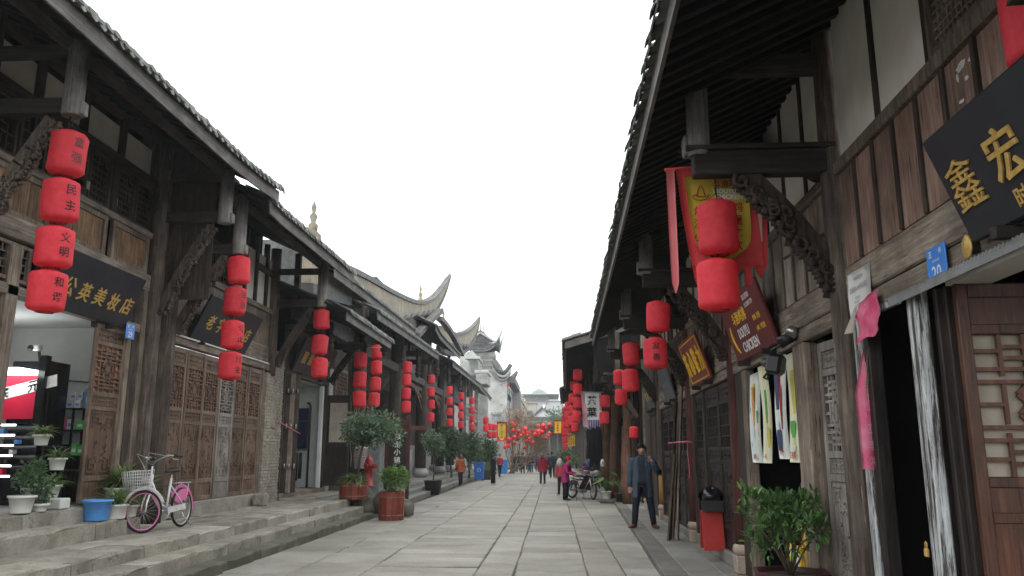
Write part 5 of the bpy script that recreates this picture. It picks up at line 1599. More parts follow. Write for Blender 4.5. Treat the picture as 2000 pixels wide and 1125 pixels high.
string(None, 25.6, 0, .90, [(736, 672, 703, 'top lantern at the end of the low eave by the white camera'), (735, 703, 733, 'second lantern below the white camera at the low eave end'), (733, 736, 764, 'third lantern of the string below the white camera'), (731, 766, 795, 'fourth lantern of the string below the white camera, above the green crown')], None, None, 5)
nm = ('top', 'second', 'third', 'lowest')
for (xs, Y, sc, ys, where) in (
    ((795, 794, 793, 793), 31.0, .92, ((705, 730), (730, 755), (757, 781), (783, 806)), 'string left of the first dark hall column'),
    ((842, 842, 842, 841), 37.7, .88, ((730, 752), (755, 776), (779, 801), (804, 826)), 'string at the end of the long tiled eave of the hall'),
    ((878, 878, 878, 878), 40.0, .78, ((752, 772), (774, 794), (795, 814), (816, 835)), 'string in front of the third hall column'),
    ((901, 900, 900, 900), 44.5, .78, ((764, 783), (784, 802), (802, 819), (821, 838)), 'string left of the square gallery post'),
    ((922, 922, 922, 922), 50.0, .82, ((774, 791), (793, 809), (810, 825), (827, 842)), 'string right of the square gallery post')):
    string(None, Y, 0, sc, [(x, a, b_, f'{nm[k]} lantern of the {where}') for k, (x, (a, b_)) in enumerate(zip(xs, ys))], None, None, int(Y))
string(None, 55, 0, .95, [(949, 814, 829, 'upper lantern of the two hanging alone left of the red flag'), (949, 830, 843, 'lower lantern of the two hanging alone left of the red flag')], None, None, 55)
string(None, 56, 0, .9, [(957, 827, 840, 'upper lantern of the middle pair left of the red flag'), (956, 842, 855, 'lower lantern of the middle pair left of the red flag')], None, None, 56)
string(None, 57, 0, .9, [(965, 828, 841, 'upper lantern touching the red flag at its left edge'), (965, 842, 856, 'lower lantern touching the red flag at its left edge')], None, None, 57)
# right side
string(None, 6.55, 0, .83, [(1402, 389, 503, 'large red lantern hanging across the yellow chicken shop flag'), (1402, 506, 609, 'large red lantern below the yellow chicken shop flag')], None, None, 61)
string(None, 11.0, 0, .82, [(1285, 588, 650, 'plain red lantern above the one lettered 友善 on the right'), (1280, 659, 722, 'red lantern lettered 友善 with black brush characters')], [None, '友善'], None, 62, -1.60)
string(None, 15.6, 0, .80, [(1232, 668, 715, 'red lantern above the overlapping pair on the right'), (1231, 720, 766, 'front lantern of the overlapping pair on the right')], None, None, 63)
string(None, 21.0, 0, .80, [(1210, 720, 755, 'rear lantern of the overlapping pair on the right'), (1213, 758, 793, 'single red lantern below the overlapping pair on the right')], None, None, 64)
string(None, 25.8, 0, .78, [(1182, 769, 798, 'red lantern beside the top right of the white tea banner'), (1180, 802, 830, 'red lantern beside the fringe of the white tea banner')], None, None, 65)
string(None, 28.0, 0, .78, [(1128, 719, 745, 'top lantern of the front string left of the white tea banner'), (1128, 747, 773, 'second lantern of the front string left of the white tea banner'), (1127.5, 775, 799, 'third lantern of the front string left of the white tea banner'), (1126, 801, 825, 'lowest lantern of the front string left of the white tea banner')], None, None, 66)
CRW = {34.0: 'nearest', 40.0: 'middle', 46.5: 'farthest', 30.5: 'single-lantern', 52.0: 'low single-lantern'}
for (Y, sc, rows) in ((34.0, .8, ((1121, 743, 764), (1118, 768, 788), (1118, 791, 811), (1117, 813, 831))), (40.0, .8, ((1109, 785, 801), (1109, 803, 819), (1109, 820, 835), (1109, 836, 851))), (46.5, .8, ((1103, 795, 809), (1102.5, 810, 823), (1102, 824, 837), (1102, 838, 850), (1103, 852, 864))), (30.5, .7, ((1123, 825, 845),)), (52.0, .8, ((1104, 866, 878), ))):
    string(None, Y, 0, sc, [(x, a, b_, f'{nm[min(k, 3)] if k < 4 else "bottom"} lantern of the {CRW[Y]} crowded string left of the tea banner') for k, (x, a, b_) in enumerate(rows)], None, None, int(Y))
for x, a, b_ in ((984, 730, 742), (984, 748, 760), (990, 744, 756), (986, 800, 813)): string(None, 90.5, 0, 1.3, [(x, a, b_, 'faint red lantern on the side of the swan necked house')], None, None, 90)
string(None, 22.0, 0, .62, [(1238, 832, 857, 'small red lantern against the wall left of the phoning man')], None, None, 71)
lp = on_y(2034, 38, 3.4)
lantern(lp, 'red lantern cut by the top right corner over the big black gilt board', LG, lantern_meshes(.56, .20, 99, '富', 'ink', 0, -2.0), .80)
for (x, y0, y1, Y, n) in ((140, 225, 262, 8.54, 0), (1395, 330, 392, 6.55, 0), (1283, 540, 592, 11.0, 0), (468, 493, 503, 13.72, 0), (628, 590, 604, 19, 0), (1232, 640, 670, 15.6, 0)):
    pass
# cords that carry each near string
def cord(pts, Y, label):
    ps = [on_y(x, y, Y) for x, y in pts]
    o = MB().tube([p - ps[-1] for p in ps], .006, 5).build('rope', M['black'], None, ps[-1])
    tag(o, label, 'rope', 'cords carrying the lanterns')
cord([(139, 222), (132, 258), (118, 350), (106, 443), (92, 530)], 8.545, 'black cord through the nearest left lantern string')
cord([(466, 492), (467, 502), (459, 560), (454, 625), (449, 690)], 13.725, 'black cord through the lanterns above the carved doors')
cord([(629, 590), (628, 604), (625, 652), (624, 700)], 19.005, 'black cord through the lanterns before the clothes shop')
cord([(1372, 320), (1384, 340), (1396, 345), (1400, 392), (1402, 510)], 6.555, 'black cord looping down to the lanterns on the chicken flag')
cord([(1288, 550), (1286, 590), (1282, 662)], 11.005, 'black cord from the beam to the lantern lettered 友善')
cord([(1231, 645), (1232, 670), (1231, 722)], 15.605, 'black cord to the overlapping lantern pair on the right')

# ================================================================== SIGNS, FLAGS, PLATES
signboard('L', 'signboard', 'black shop board with gilt characters 公英美妆店 behind the nearest lantern string', 9.85, 12.22, .10, 3.56, .38, 4.34, 'board', [(c, .1 + .16 * i, .40 + .01 * (i % 2), .27, .12) for i, c in enumerate('蒲公英美妆店')], 'gold')
signboard('L', 'signboard', 'black shop board with gilt characters 老字号 over the six carved doors', 14.45, 17.15, .12, 3.74, .50, 4.55, 'board', [(c, .17 + .17 * i, .45, .30, .12) for i, c in enumerate('老字号酒店')], 'gold')
signboard('L', 'signboard', 'dark shop board with gilt characters 服装 above the clothes shop door', 20.5, 23.6, .10, 3.74, .45, 4.62, 'board', [(c, .16 + .17 * i, .45, .33, .12) for i, c in enumerate('服装工作店')], 'gold')
signboard('R', 'signboard', 'huge black board with carved gilt characters 鑫宏 at the right edge', 2.35, 4.21, .06, 2.70, .27, 3.27, 'board', [('鑫', .105, .48, .265, 0), ('宏', .315, .50, .26, 0), ('服', .56, .50, .25), ('装', .78, .50, .25), ('时', .30, .15, .105, .05), ('尚', .42, .15, .105, .05)], 'gold', th=.06)
signboard('R', 'signboard', 'maroon board with yellow and white lettering of the chicken shop', 8.25, 10.15, .06, 2.72, .27, 3.42, 'boardred',
          [('斗渔鸡排', .42, .66, .15, 0, 'yellow', .01, .68), ('DOUYU', .42, .41, .12, 0, 'whiteprint', .01, .52), ('CHICKEN', .48, .18, .12, 0, 'whiteprint', .01, .74), ('(', .13, .36, .34, -.2, 'yellow', .01, .14), ('夏江直营店', .72, .86, .06, 0, 'whiteprint', .01), ('15123807729', .73, .74, .05, 0, 'whiteprint', .01),
           ('炸鸡  汉堡', .80, .50, .065, 0, 'yellow', .01), ('小吃  冷饮饮', .82, .33, .065, 0, 'yellow', .01)], 'yellow', th=.04)
signboard('R', 'signboard', 'red lacquer board with tall yellow characters and thin gold border', 12.05, 13.75, .06, 2.72, .30, 3.42, 'boardred2', [(c, .15 + .235 * i, .48, .40, 0, 'yellow', .02, .26) for i, c in enumerate('齐心鞋力')], 'yellow', border='yellow', th=.04)
signboard('R', 'signboard', 'nearer of the two grey faded boards on the right wall', 16.15, 17.6, .06, 2.70, .24, 3.38, 'board2', [(c, .3 + .2 * (i % 3), .7 - .25 * (i // 3), .10) for i, c in enumerate('川江小面馆店')], 'fascia_t' if 'fascia_t' in M else 'greymetal', th=.04)
signboard('R', 'signboard', 'farther of the two grey faded boards, with pale gilt strokes', 19.8, 21.3, .06, 2.72, .24, 3.42, 'board2', [(c, .22 + .28 * i, .45, .24) for i, c in enumerate('茶叶坊')], 'gold', th=.04)
# round clip under the big black board
kb = sthing('R', 'sign_bracket', 'oval carved wooden bracket under the big black gilt board', 'bracket', (.05, 4.35, 2.66), None)
sb(MB().lathe([(.04, -.012), (.05, -.006), (.052, 0), (.046, .006), (.0, .008)], 18, (.07, 4.31, 2.70), True, 0, (Vector((0, 1, 0)), Vector((0, 0, 1.3)), Vector((1, 0, 0)))), 'bracket_face', 'gold', kb)
sb(MB().box(-.05, .06, 4.28, 4.34, 2.67, 2.73), 'bracket_arm', 'dark_x', kb)
def plate(side, p, w_, h_, label, num):
    t = sthing(side, 'house_number', label, 'number plate', p, 'blue house number plates')
    x, y, z = p; u = Vector((0, 1, 0)) if side == 'L' else Vector((0, -1, 0))
    sb(MB().box(x - .006, x + .006, y - w_ / 2, y + w_ / 2, z - h_ / 2, z + h_ / 2, .004), 'plate', 'blue', t)
    g = MB(); c = Vector((x + .0065, y, z))
    for body, a, b_, hh in ((num, 0, -.22, .40), ('正', -.26, .32, .17), ('街', .26, .32, .17), ('ZHENG JIE', 0, .10, .085)):
        V, F_, tw_, th_ = text_geo(body, .0, .012); s_ = hh * h_ / th_
        g.add([c + u * (a * w_ + q[0] * s_) + Vector((0, 0, b_ * h_ + q[1] * s_)) + Vector((.0012, 0, 0)) for q in V], F_)
    sb(g, 'plate_lettering', 'whiteprint', t)
plate('R', (.045, 4.72, 2.70), .24, .22, 'blue enamel plate numbered 20 under the big black board', '20')
plate('L', (.16, 12.30, 3.52), .26, .24, 'blue enamel plate numbered 29 at the corner of the cosmetics shop', '29')
# yellow-and-red chicken flag
FYL = 6.72
fl = thing('shop_flag', 'large red and yellow swallow tailed chicken shop flag behind two lanterns', 'flag', on_y(1400, 330, FYL), 0, 'shop flags hung out over the street')
def F2(x, y, d=0.0): return on_y(x, y, FYL + d + .02 * math.sin(y * .03 + x * .015))
def fpoly(outline, nx, ny, d, name, mat, y0=None):
    """cloth piece between a left and a right edge line given in pixels"""
    L_, R_ = outline
    def at(lst, v):
        t = v * (len(lst) - 1); i = min(int(t), len(lst) - 2); f = t - i
        return (lst[i][0] + (lst[i + 1][0] - lst[i][0]) * f, lst[i][1] + (lst[i + 1][1] - lst[i][1]) * f)
    def fn(u, v):
        a, b_ = at(L_, u), at(R_, u)
        return F2(a[0] + (b_[0] - a[0]) * v, a[1] + (b_[1] - a[1]) * v, d)
    wb(MB().slabsheet(ny, nx, fn, (0, .006, 0), True), name, mat, fl)
fpoly(([(1320, 330), (1330, 400), (1342, 470), (1352, 520)], [(1462, 318), (1476, 390), (1486, 460), (1492, 520)]), 12, 10, 0, 'cloth', 'rflag')
for pts in (([(1352, 518), (1357, 545), (1361, 555)], [(1368, 520), (1366, 545), (1362, 556)]), ([(1452, 520), (1456, 552), (1462, 560)], [(1468, 520), (1469, 550), (1464, 560)]), ([(1474, 518), (1480, 535), (1485, 542)], [(1492, 518), (1491, 535), (1487, 542)]), ([(1488, 400), (1490, 500), (1496, 528)], [(1497, 395), (1500, 500), (1499, 528)]), ([(1369, 518), (1375, 530), (1380, 534)], [(1455, 518), (1445, 530), (1440, 534)])):
    fpoly(pts, 4, 5, 0, 'tail', 'rflag')
fpoly(([(1301, 334), (1306, 440), (1312, 550), (1319, 572)], [(1317, 333), (1322, 440), (1327, 550), (1321, 573)]), 4, 8, -.03, 'streamer', 'pinkstrip')
fpoly(([(1336, 346), (1344, 400), (1352, 450), (1364, 485), (1385, 505), (1400, 509)], [(1460, 337), (1464, 400), (1468, 450), (1465, 480), (1440, 500), (1420, 509)]), 10, 12, -.012, 'yellow_field', 'yflag')
fg = MB()
for ch, x, y, s_ in [(c, 1400 + 15.5 * i, 360 - 1.2 * i, 15) for i, c in enumerate('斗渔鸡排')] + [(c, 1441, 404 + 25 * i, 19) for i, c in enumerate('鸡堡吃饮')] + [(c, 1365, 412 + 25 * i, 18) for i, c in enumerate('炸汉小冷')]:
    V, F_, tw_, th_ = text_geo(ch, 0, .014); k = s_ / max(th_, .8)
    fg.add([F2(x + a * k, y - b_ * k, -.022) for a, b_, z in V], F_)
wb(fg, 'flag_lettering', 'redprint', fl)
fg = MB()
for body, x, y, w_ in (('DOUYU', 1416, 373, 44), ('CHICKEN', 1423, 384, 54)):
    V, F_, tw_, th_ = text_geo(body, 0, .04); k = w_ / tw_
    fg.add([F2(x + a * k, y - b_ * k, -.022) for a, b_, z in V], F_)
wb(fg, 'flag_lettering', 'whiteprint', fl)
fg = MB()
ol = [(1352, 384), (1358, 390), (1370, 391), (1380, 388), (1385, 380), (1378, 384), (1364, 384), (1356, 380)]
fg.tube([F2(x, y, -.02) for x, y in ol], .004, 4, closed=True)
fg.tube([F2(x, y, -.02) for x, y in [(1361, 382), (1364, 368), (1368, 362), (1373, 368), (1377, 382)]], .004, 4)
wb(fg, 'flag_drawing', 'redprint', fl)
wb(MB().tube([on_y(1298, 332, FYL), on_y(1375, 326, FYL), on_y(1470, 317, FYL)], .016, 8), 'flag_pole', 'rflag', fl)
def flag(label, Y, x0, x1, y0, y1, field, border, chars, ink, cols=1, fringe=None, pole='greymetal', pointed=False, shield=False):
    f_ = thing('shop_flag', label, 'flag', on_y((x0 + x1) / 2, y0, Y), 0, 'shop flags hung out over the street')
    G = lambda x, y, d=0: on_y(x, y, Y + d + .03 * math.sin(x * .2 + y * .05))
    wb(MB().slabsheet(8, 8, lambda u, v: G(x0 + (x1 - x0) * v, y0 + (y1 - y0) * u), (0, .01, 0), True), 'cloth', border, f_)
    m_ = .12 * (x1 - x0) if border != field else 0
    if m_:
        def fn(u, v):
            hw = 1.0 if not shield else 1 - .75 * max(0, (u - .7) / .3) ** 1.6
            return G((x0 + x1) / 2 + (x1 - x0 - 2 * m_) * (v - .5) * hw, y0 + m_ + (y1 - y0 - 2 * m_) * u, -.012)
        wb(MB().slabsheet(10, 8, fn, (0, .006, 0), True), 'field', field, f_)
    g = MB(); n = math.ceil(len(chars) / cols)
    hgt = (y1 - y0 - 2 * m_) * .86 / n
    for i, ch in enumerate(chars):
        V, F_, tw_, th_ = text_geo(ch, 0, .02); c_, r_ = i // n, i % n
        k = min(hgt * .82, (x1 - x0) * (.8 if cols > 1 else .52) / cols) / max(th_, .8)
        X_ = (x0 + x1) / 2 + ((cols - 1) / 2 - c_) * (x1 - x0 - 2 * m_) / cols * .92; Y_ = y0 + m_ + (y1 - y0 - 2 * m_) * .07 + hgt * (r_ + .5)
        g.add([G(X_ + a * k, Y_ - b_ * k, -.022) for a, b_, z in V], F_)
    wb(g, 'flag_lettering', ink, f_)
    if fringe:
        fr = MB(); nn = 8
        for i in range(nn):
            a = x0 + (x1 - x0) * i / nn; b_ = x0 + (x1 - x0) * (i + .7) / nn
            fr.add([G(a, y1), G(b_, y1), G(b_ - .5, y1 + 13 + (i % 3) * 2), G(a + .5, y1 + 12 + (i % 3) * 2)], [(0, 1, 2, 3)])
        wb(fr, 'fringe', fringe, f_)
    wb(MB().tube([on_y(x0 - 3, y0 - 1, Y), on_y(x1 + 4, y0 - 1, Y)], .02, 6), 'flag_pole', pole, f_)
    return f_
M['lilac'] = plain('lilac_cloth', (.42, .36, .62), .8, None, 4, .05, trans=.3)
M['pinkcloth'] = plain('pink_cloth', (.70, .36, .42), .8, None, 4, .05, trans=.3)
M['flagwhite'] = plain('grey_white_cloth', (.72, .76, .75), .8, (.62, .66, .65), 5, .05, trans=.3)
tf = flag('white tea banner lettered 茶葉 with lilac fringe and pink edges', 26.2, 1138, 1174, 767, 820, 'flagwhite', 'flagwhite', '茶葉', 'ink', fringe='lilac')
for xa, xb in ((1134, 1142), (1170, 1174)):
    wb(MB().slabsheet(8, 3, lambda u, v: on_y(xa + (xb - xa) * v + 6 * u * (1 if xa < 1150 else .3), 768 + (66 if xa < 1150 else 44) * u, 26.16 + .03 * math.sin(9 * u)), (0, .01, 0), True), 'edge_strip', 'pinkcloth', tf)
flag('red flag with yellow shield field at the left of the street', 56, 970, 990, 824, 862, 'yflag', 'rflag', '南漢旅客栈', 'redprint', shield=True)
flag('yellow flag with red edge beside the crowded lanterns', 50, 1081, 1098, 820, 847, 'yellow', 'rflag', '酒家歇息', 'redprint')
flag('yellow notice flag of three columns below the crowded lanterns', 34, 1109, 1123, 849, 871, 'yflag', 'yflag', '小桥流水人家古道西风瘦马', 'redprint', cols=3)
# paper notices, couplet
nt_ = sthing('R', 'paper_notice', 'white printed notice on the beam beside the carved brace', 'notice', (.03, 6.0, 2.78), None)
sb(MB().slabsheet(6, 4, lambda u, v: (.028 + .03 * math.sin(u * 3) * u * .5, 6.24 - .46 * v, 2.97 - .33 * u), (.003, 0, 0), True), 'sheet', 'paper', nt_)
g = MB()
for j, (s_, z, h) in enumerate((('市场管理公告', 2.91, .03), ('正街20-24号民宅', 2.83, .045), ('房屋出租', 2.755, .022), ('电话联系', 2.72, .022), ('请勿张贴', 2.685, .022))):
    V, F_, tw_, th_ = text_geo(s_, 0, .0); k = h / th_
    g.add([(.040 + .012 * j * .5, 6.01 - a * k, z + b_ * k) for a, b_, zz_ in V], F_)
sb(g, 'printing', 'greymetal', nt_)
pp = sthing('R', 'paper_scrap', 'crumpled pink paper scrap peeling off the door lintel', 'paper', (.04, 5.9, 2.6), None)
sb(MB().slabsheet(9, 9, lambda u, v: (.045 + .02 * u * u + .012 * math.sin(9 * u + 5 * v) + .03 * max(0, v - .8) , 5.62 + .40 * v + .015 * math.sin(3 * u), 2.74 - .30 * u - .03 * v + .012 * math.sin(9 * v + 2) * u), (.003, 0, 0), True), 'sheet', 'pinkpaper', pp)
sb(MB().slabsheet(5, 5, lambda u, v: (.06 + .05 * u + .05 * v * u, 6.02 + .05 * v - .03 * u, 2.68 - .2 * u), (.003, 0, 0), True), 'curled_back', 'paleback', pp)
cp = sthing('R', 'couplet_strip', 'pink couplet strip with pale characters curling off the column', 'couplet', (.12, 6.42, 1.5), None)
def CS(u, v): # u down, v across
    w_ = .15 * min(1, .15 + 2.0 * u)
    return (.085 - .15 * (1 - v) * 0 - (.15 - w_) * .8 - w_ * v, 6.12 + .015 * math.sin(6 * v + 3 * u), 2.46 - .97 * u + .006 * math.sin(12 * v) * (u > .95))
sb(MB().slabsheet(22, 8, CS, (0, .003, 0), True), 'sheet', 'pinkpaper', cp)
sb(MB().slabsheet(9, 3, lambda u, v: (-.04 + .05 * u + .03 * v, 6.08 - .03 * v, 2.50 - .42 * u - .05 * v), (0, .003, 0), True), 'curled_edge', 'paleback', cp)
g = MB()
for j, c_ in enumerate('聚共财门四季常'):
    V, F_, tw_, th_ = text_geo(c_, 0, .004); k = .072 / max(th_, .8)
    g.add([(.0 - a * k, 6.10, 2.24 - .115 * j + b_ * k) for a, b_, zz_ in V], F_)
sb(g, 'characters', 'pinkcloth', cp)

# ================================================================== PLANTS
def leaf_cloud(mb, centers, n, size, rg, flat=.5, droop=.2, length=2.0):
    """n leaf blades scattered through blobs (centre, radius); folded diamond leaves"""
    tot = sum(r ** 2 for _, r in centers)
    for c, r in centers:
        k = int(n * r * r / tot)
        for _ in range(k):
            d = Vector((rg.gauss(0, 1), rg.gauss(0, 1), rg.gauss(0, 1))).normalized()
            p = Vector(c) + d * (r * (rg.random() ** .45)) * Vector((1, 1, .85)).length / 1.65
            out = (d + Vector((rg.uniform(-.8, .8), rg.uniform(-.8, .8), rg.uniform(-.4, .9)))).normalized()
            out = (out + Vector((0, 0, -droop))).normalized()
            a, b_, _ = frame(out, (rg.uniform(-1, 1), rg.uniform(-1, 1), 1))
            s_ = size * rg.uniform(.6, 1.25); L = s_ * length
            w_ = s_ * .5
            mid = p + out * L * .45
            mb.add([p, mid + a * w_ + b_ * s_ * .12, p + out * L, mid - a * w_ + b_ * s_ * .12], [(0, 1, 2), (0, 2, 3)], False)
def branch_tree(mb, p, d, L, r, depth, rg, tips, spread=.6, up=.15):
    pts = [Vector(p)]; dd = Vector(d).normalized()
    for i in range(4):
        dd = (dd + Vector((rg.uniform(-.18, .18), rg.uniform(-.18, .18), rg.uniform(-.05, .15)))).normalized()
        pts.append(pts[-1] + dd * L / 4)
    mb.tube(pts, [r * (1 - .1 * i) for i in range(5)], 7 if depth > 1 else 5)
    tips.append(pts[-1])
    if depth == 0: return
    for k in range(rg.choice((2, 3))):
        nd = (dd + Vector((rg.uniform(-1, 1) * spread, rg.uniform(-1, 1) * spread, rg.uniform(-.2, .5) + up))).normalized()
        branch_tree(mb, pts[rg.choice((3, 4))], nd, L * rg.uniform(.6, .85), r * .6, depth - 1, rg, tips, spread, up)
def strap_leaves(mb, c, n, L, w_, rg, rise=.9, droop=1.0):
    for k in range(n):
        g = rg.uniform(0, 6.283); l_ = L * rg.uniform(.55, 1.15); el = rg.uniform(.45, 1.35) * rise
        pts = []; p = Vector(c) + Vector((rg.uniform(-.03, .03), rg.uniform(-.03, .03), 0)); e = el
        for i in range(6):
            pts.append(p.copy()); p += Vector((math.cos(g) * math.cos(e), math.sin(g) * math.cos(e), math.sin(e))) * l_ / 5; e -= .38 * droop * rg.uniform(.7, 1.3)
        s_ = Vector((-math.sin(g), math.cos(g), 0))
        vv = []
        for i, q in enumerate(pts):
            ww = w_ * (1 - (i / 5) ** 2.2) * (.7 + .3 * min(1, i)); vv += [q - s_ * ww, q + Vector((0, 0, -.3 * ww)), q + s_ * ww]
        mb.add(vv, [f for i in range(5) for f in ((3 * i, 3 * i + 1, 3 * i + 4, 3 * i + 3), (3 * i + 1, 3 * i + 2, 3 * i + 5, 3 * i + 4))], True)
def pot_mesh(mb, r0, r1, h, n=22, lip=.02, z0=0):
    return mb.lathe([(r0, z0), (r0 * 1.02, z0 + .01), (r1, z0 + h - lip * 1.5), (r1 + lip, z0 + h - lip * 1.4), (r1 + lip, z0 + h), (r1 - .012, z0 + h), (r1 - .02, z0 + h * .86), (0.0, z0 + h * .86)], n)
def barrel(parent, r, h, n=16):
    """staved tub with two hoops; every stave a part"""
    me = MB()
    w_ = 2 * math.pi * r / n
    st = MB().sheet(2, 5, lambda u, v: Vector((r + (.0 if u else 0) - .0, (u - .5) * w_ * .96, h * v)))
    st = MB()
    for i in range(4):
        pass
    prof = [(0, 1.0), (.3, 1.015), (.6, 1.02), (1, 1.03)]
    vv = []
    for z, k in prof:
        for s_ in (-.48, .48): vv += [((r * k), w_ * s_ * k, h * z), ((r * k - .03), w_ * s_ * k * .96, h * z)]
    ff = []
    for i in range(3):
        o = 4 * i
        ff += [(o, o + 2, o + 6, o + 4), (o + 1, o + 5, o + 7, o + 3), (o, o + 4, o + 5, o + 1), (o + 2, o + 3, o + 7, o + 6)]
    ff += [(12, 14, 15, 13), (0, 1, 3, 2)]
    st.add(vv, ff); m_ = st.mesh('stave', M['barrel'])
    for k in range(n): link('stave', m_, parent, (0, 0, 0), 2 * math.pi * k / n)
    for z in (.16, .80):
        link('hoop', MB().lathe([(r * 1.035, h * z), (r * 1.045, h * z + .004), (r * 1.045, h * z + .028), (r * 1.035, h * z + .032)], 32).mesh('hoop', M['hoop']), parent)
    MB().lathe([(0, h * .9), (r * .97, h * .9)], 20).build('soil', M['soil'], parent)
    MB().lathe([(0, .01), (r * .97, .01)], 20).build('barrel_floor', M['barrel'], parent)
M['hoop'] = plain('worn_hoop', (.26, .15, .11), .5, (.12, .04, .03), 14, .2, .4)

def tree_in(name, label, base, trunk_h, r_tr, blobs, n, size, mat, group=None, stem='bark', length=2.0, lean=(0, 0), seed=1):
    rg = random.Random(seed)
    t = thing(name, label, 'tree', base, 0, group)
    tips = []; mb = MB()
    top = Vector((lean[0], lean[1], trunk_h))
    mb.tube([(0, 0, 0), top * .35 + Vector((.03, 0, 0)), top * .7 + Vector((-.02, .02, 0)), top], [r_tr * 1.3, r_tr, r_tr * .9, r_tr * .75], 9)
    for c, r in blobs:
        p = Vector(c)
        mid = top.lerp(p, .5) + Vector((rg.uniform(-.1, .1), rg.uniform(-.1, .1), .05))
        mb.tube([top * .93, mid, p], [r_tr * .5, r_tr * .35, r_tr * .15], 6)
        for _ in range(4):
            e = p + Vector((rg.uniform(-1, 1), rg.uniform(-1, 1), rg.uniform(-.6, 1))) * r * .8
            mb.tube([mid, p.lerp(e, .3), e], [r_tr * .25, r_tr * .16, r_tr * .06], 5)
    mb.build('trunk', M[stem], t)
    lf = MB(); leaf_cloud(lf, blobs, n, size, rg, length=length)
    lf.build('crown', M[mat], t)
    return t
def blobs_in(c, rx, rz, k, r, seed):
    rg = random.Random(seed); out = []
    for _ in range(k):
        d = Vector((rg.gauss(0, 1), rg.gauss(0, 1), rg.gauss(0, 1))).normalized() * rg.random() ** .4
        out.append(((c[0] + d.x * rx, c[1] + d.y * rx, c[2] + d.z * rz), r * rg.uniform(.65, 1.15)))
    return out
# tub with the round tree by the clothes shop, tub with the bright bush on the street
P1 = Vector((-5.16, 21.0, .466)); tb = thing('barrel_planter', 'low red wooden tub with white lettered hoops standing on the steps', 'planter', P1, 0, 'red wooden tubs'); barrel(tb, .345, .40)
P2 = Vector((-4.02, 20.35, 0)); tb2 = thing('barrel_planter', 'tall red wooden tub standing on the street by the step ends', 'planter', P2, 0, 'red wooden tubs'); barrel(tb2, .305, .68)
gp = MB(); strap_leaves(gp, (0, 0, .36), 260, .55, .018, random.Random(4), 1.05)
tt = tree_in('potted_tree', 'round dark green clipped tree growing from the low red tub', P1, 1.42, .035,
     blobs_in((.42, 0, 1.78), .66, .27, 17, .30, 5) + [((.95, -.1, 1.72), .27), ((1.12, 0, 1.55), .22), ((-.12, 0, 1.62), .26), ((-.2, .1, 1.8), .2), ((.45, 0, 2.12), .24), ((.1, 0, 1.42), .22), ((.5, 0, 1.45), .22)], 3600, .046, 'leaf_p', lean=(.22, 0), seed=5)
gr_ = thing('grass_clump', 'arching pale green grass filling the low red tub', 'plant', P1); gp.build('blades', M['leaf_s'], gr_)
bs = thing('potted_bush', 'bright green leafy bush filling the tall red tub', 'plant', P2)
lf = MB(); rg = random.Random(8); leaf_cloud(lf, blobs_in((.02, 0, 1.02), .30, .22, 16, .21, 8), 2300, .044, rg, length=1.5); strap_leaves(lf, (0, 0, .66), 40, .30, .013, rg)
lf.build('leaves', M['leaf_b'], bs)
st = MB(); 
for k in range(14): st.tube([(rg.uniform(-.1, .1), rg.uniform(-.1, .1), .6), (rg.uniform(-.3, .3), rg.uniform(-.3, .3), 1.1)], [.008, .004], 5)
st.build('stems', M['bark'], bs)
# black pot with slim tree
P3 = Vector((-4.88, 33.2, 0)); bp = thing('plant_pot', 'black round pot with a slim small-crowned tree on the street', 'pot', P3); pot_mesh(MB(), .27, .37, .56).build('pot', M['black'], bp); MB().lathe([(0, .5), (.35, .5)], 18).build('soil', M['soil'], bp)
tree_in('potted_tree', 'slim bare-stemmed small tree growing from the black pot', P3 + Vector((0, 0, .45)), 1.15, .022, blobs_in((0, 0, 1.62), .45, .34, 16, .25, 12), 2000, .052, 'leaf_p', seed=12)
g3 = MB(); strap_leaves(g3, (0, 0, .5), 70, .3, .02, random.Random(9)); o = thing('grass_clump', 'short grass filling the black pot', 'plant', P3); g3.build('blades', M['leaf_s'], o)
# dense dark trees before the hall
for i, (x, y, h, lab, px) in enumerate(((-5.75, 46.0, 2.6, 'dense dark broadleaf tree behind the woman in orange', 1), (-5.2, 50.5, 2.4, 'dark bushy tree above the blue bin', 2), (-4.7, 56.5, 2.3, 'smaller bushy tree behind the black coated girl', 3))):
    tree_in('bushy_tree', lab, Vector((x, y, .15)), 1.0, .06, blobs_in((0, 0, h - .65), .82 - .08 * i, .85, 22, .42, 30 + i), 3600, .085, 'leaf', 'dark trees before the hall', seed=30 + i)
# the bare tree hung with red globes
BT = Vector((-3.55, 69.0, 0)); bt = thing('lantern_tree', 'bare spreading tree hung all over with small red globes', 'tree', BT); rg = random.Random(21); tips = []; mb = MB()
for k, (dx, dz) in enumerate(((1.5, .75), (1.1, .85), (.6, 1.0), (-.1, 1.0), (1.9, .6), (.25, 1.1), (-.5, .9), (2.1, .75))):
    branch_tree(mb, (rg.uniform(-.25, .25), rg.uniform(-.3, .3), 0), (dx * .7, rg.uniform(-.3, .3), dz), 1.75, .062, 4, rg, tips, .6, -.06)
mb.build('trunk', M['twig'], bt)
tw_ = MB()
for p in tips:
    for _ in range(3):
        e = p + Vector((rg.uniform(-.8, .8), rg.uniform(-.8, .8), rg.uniform(-.3, .8))); tw_.tube([p, p.lerp(e, .5) + Vector((0, 0, .08)), e], [.011, .008, .004], 4)
tag(tw_.build('twigs', M['twig'], bt), kind='stuff')
gm = MB().lathe([(.02, -.15), (.10, -.11), (.145, -.03), (.15, .03), (.12, .10), (.05, .15), (.0, .155)], 14).mesh('globe', M['redgloss'] if 'redgloss' in M else M['red'])
M['redgloss'] = plain('glossy_red_globe', (.78, .03, .025), .3, (.66, .02, .02), 4, 0, .5, .06)
gm.materials.clear(); gm.materials.append(M['redgloss'])
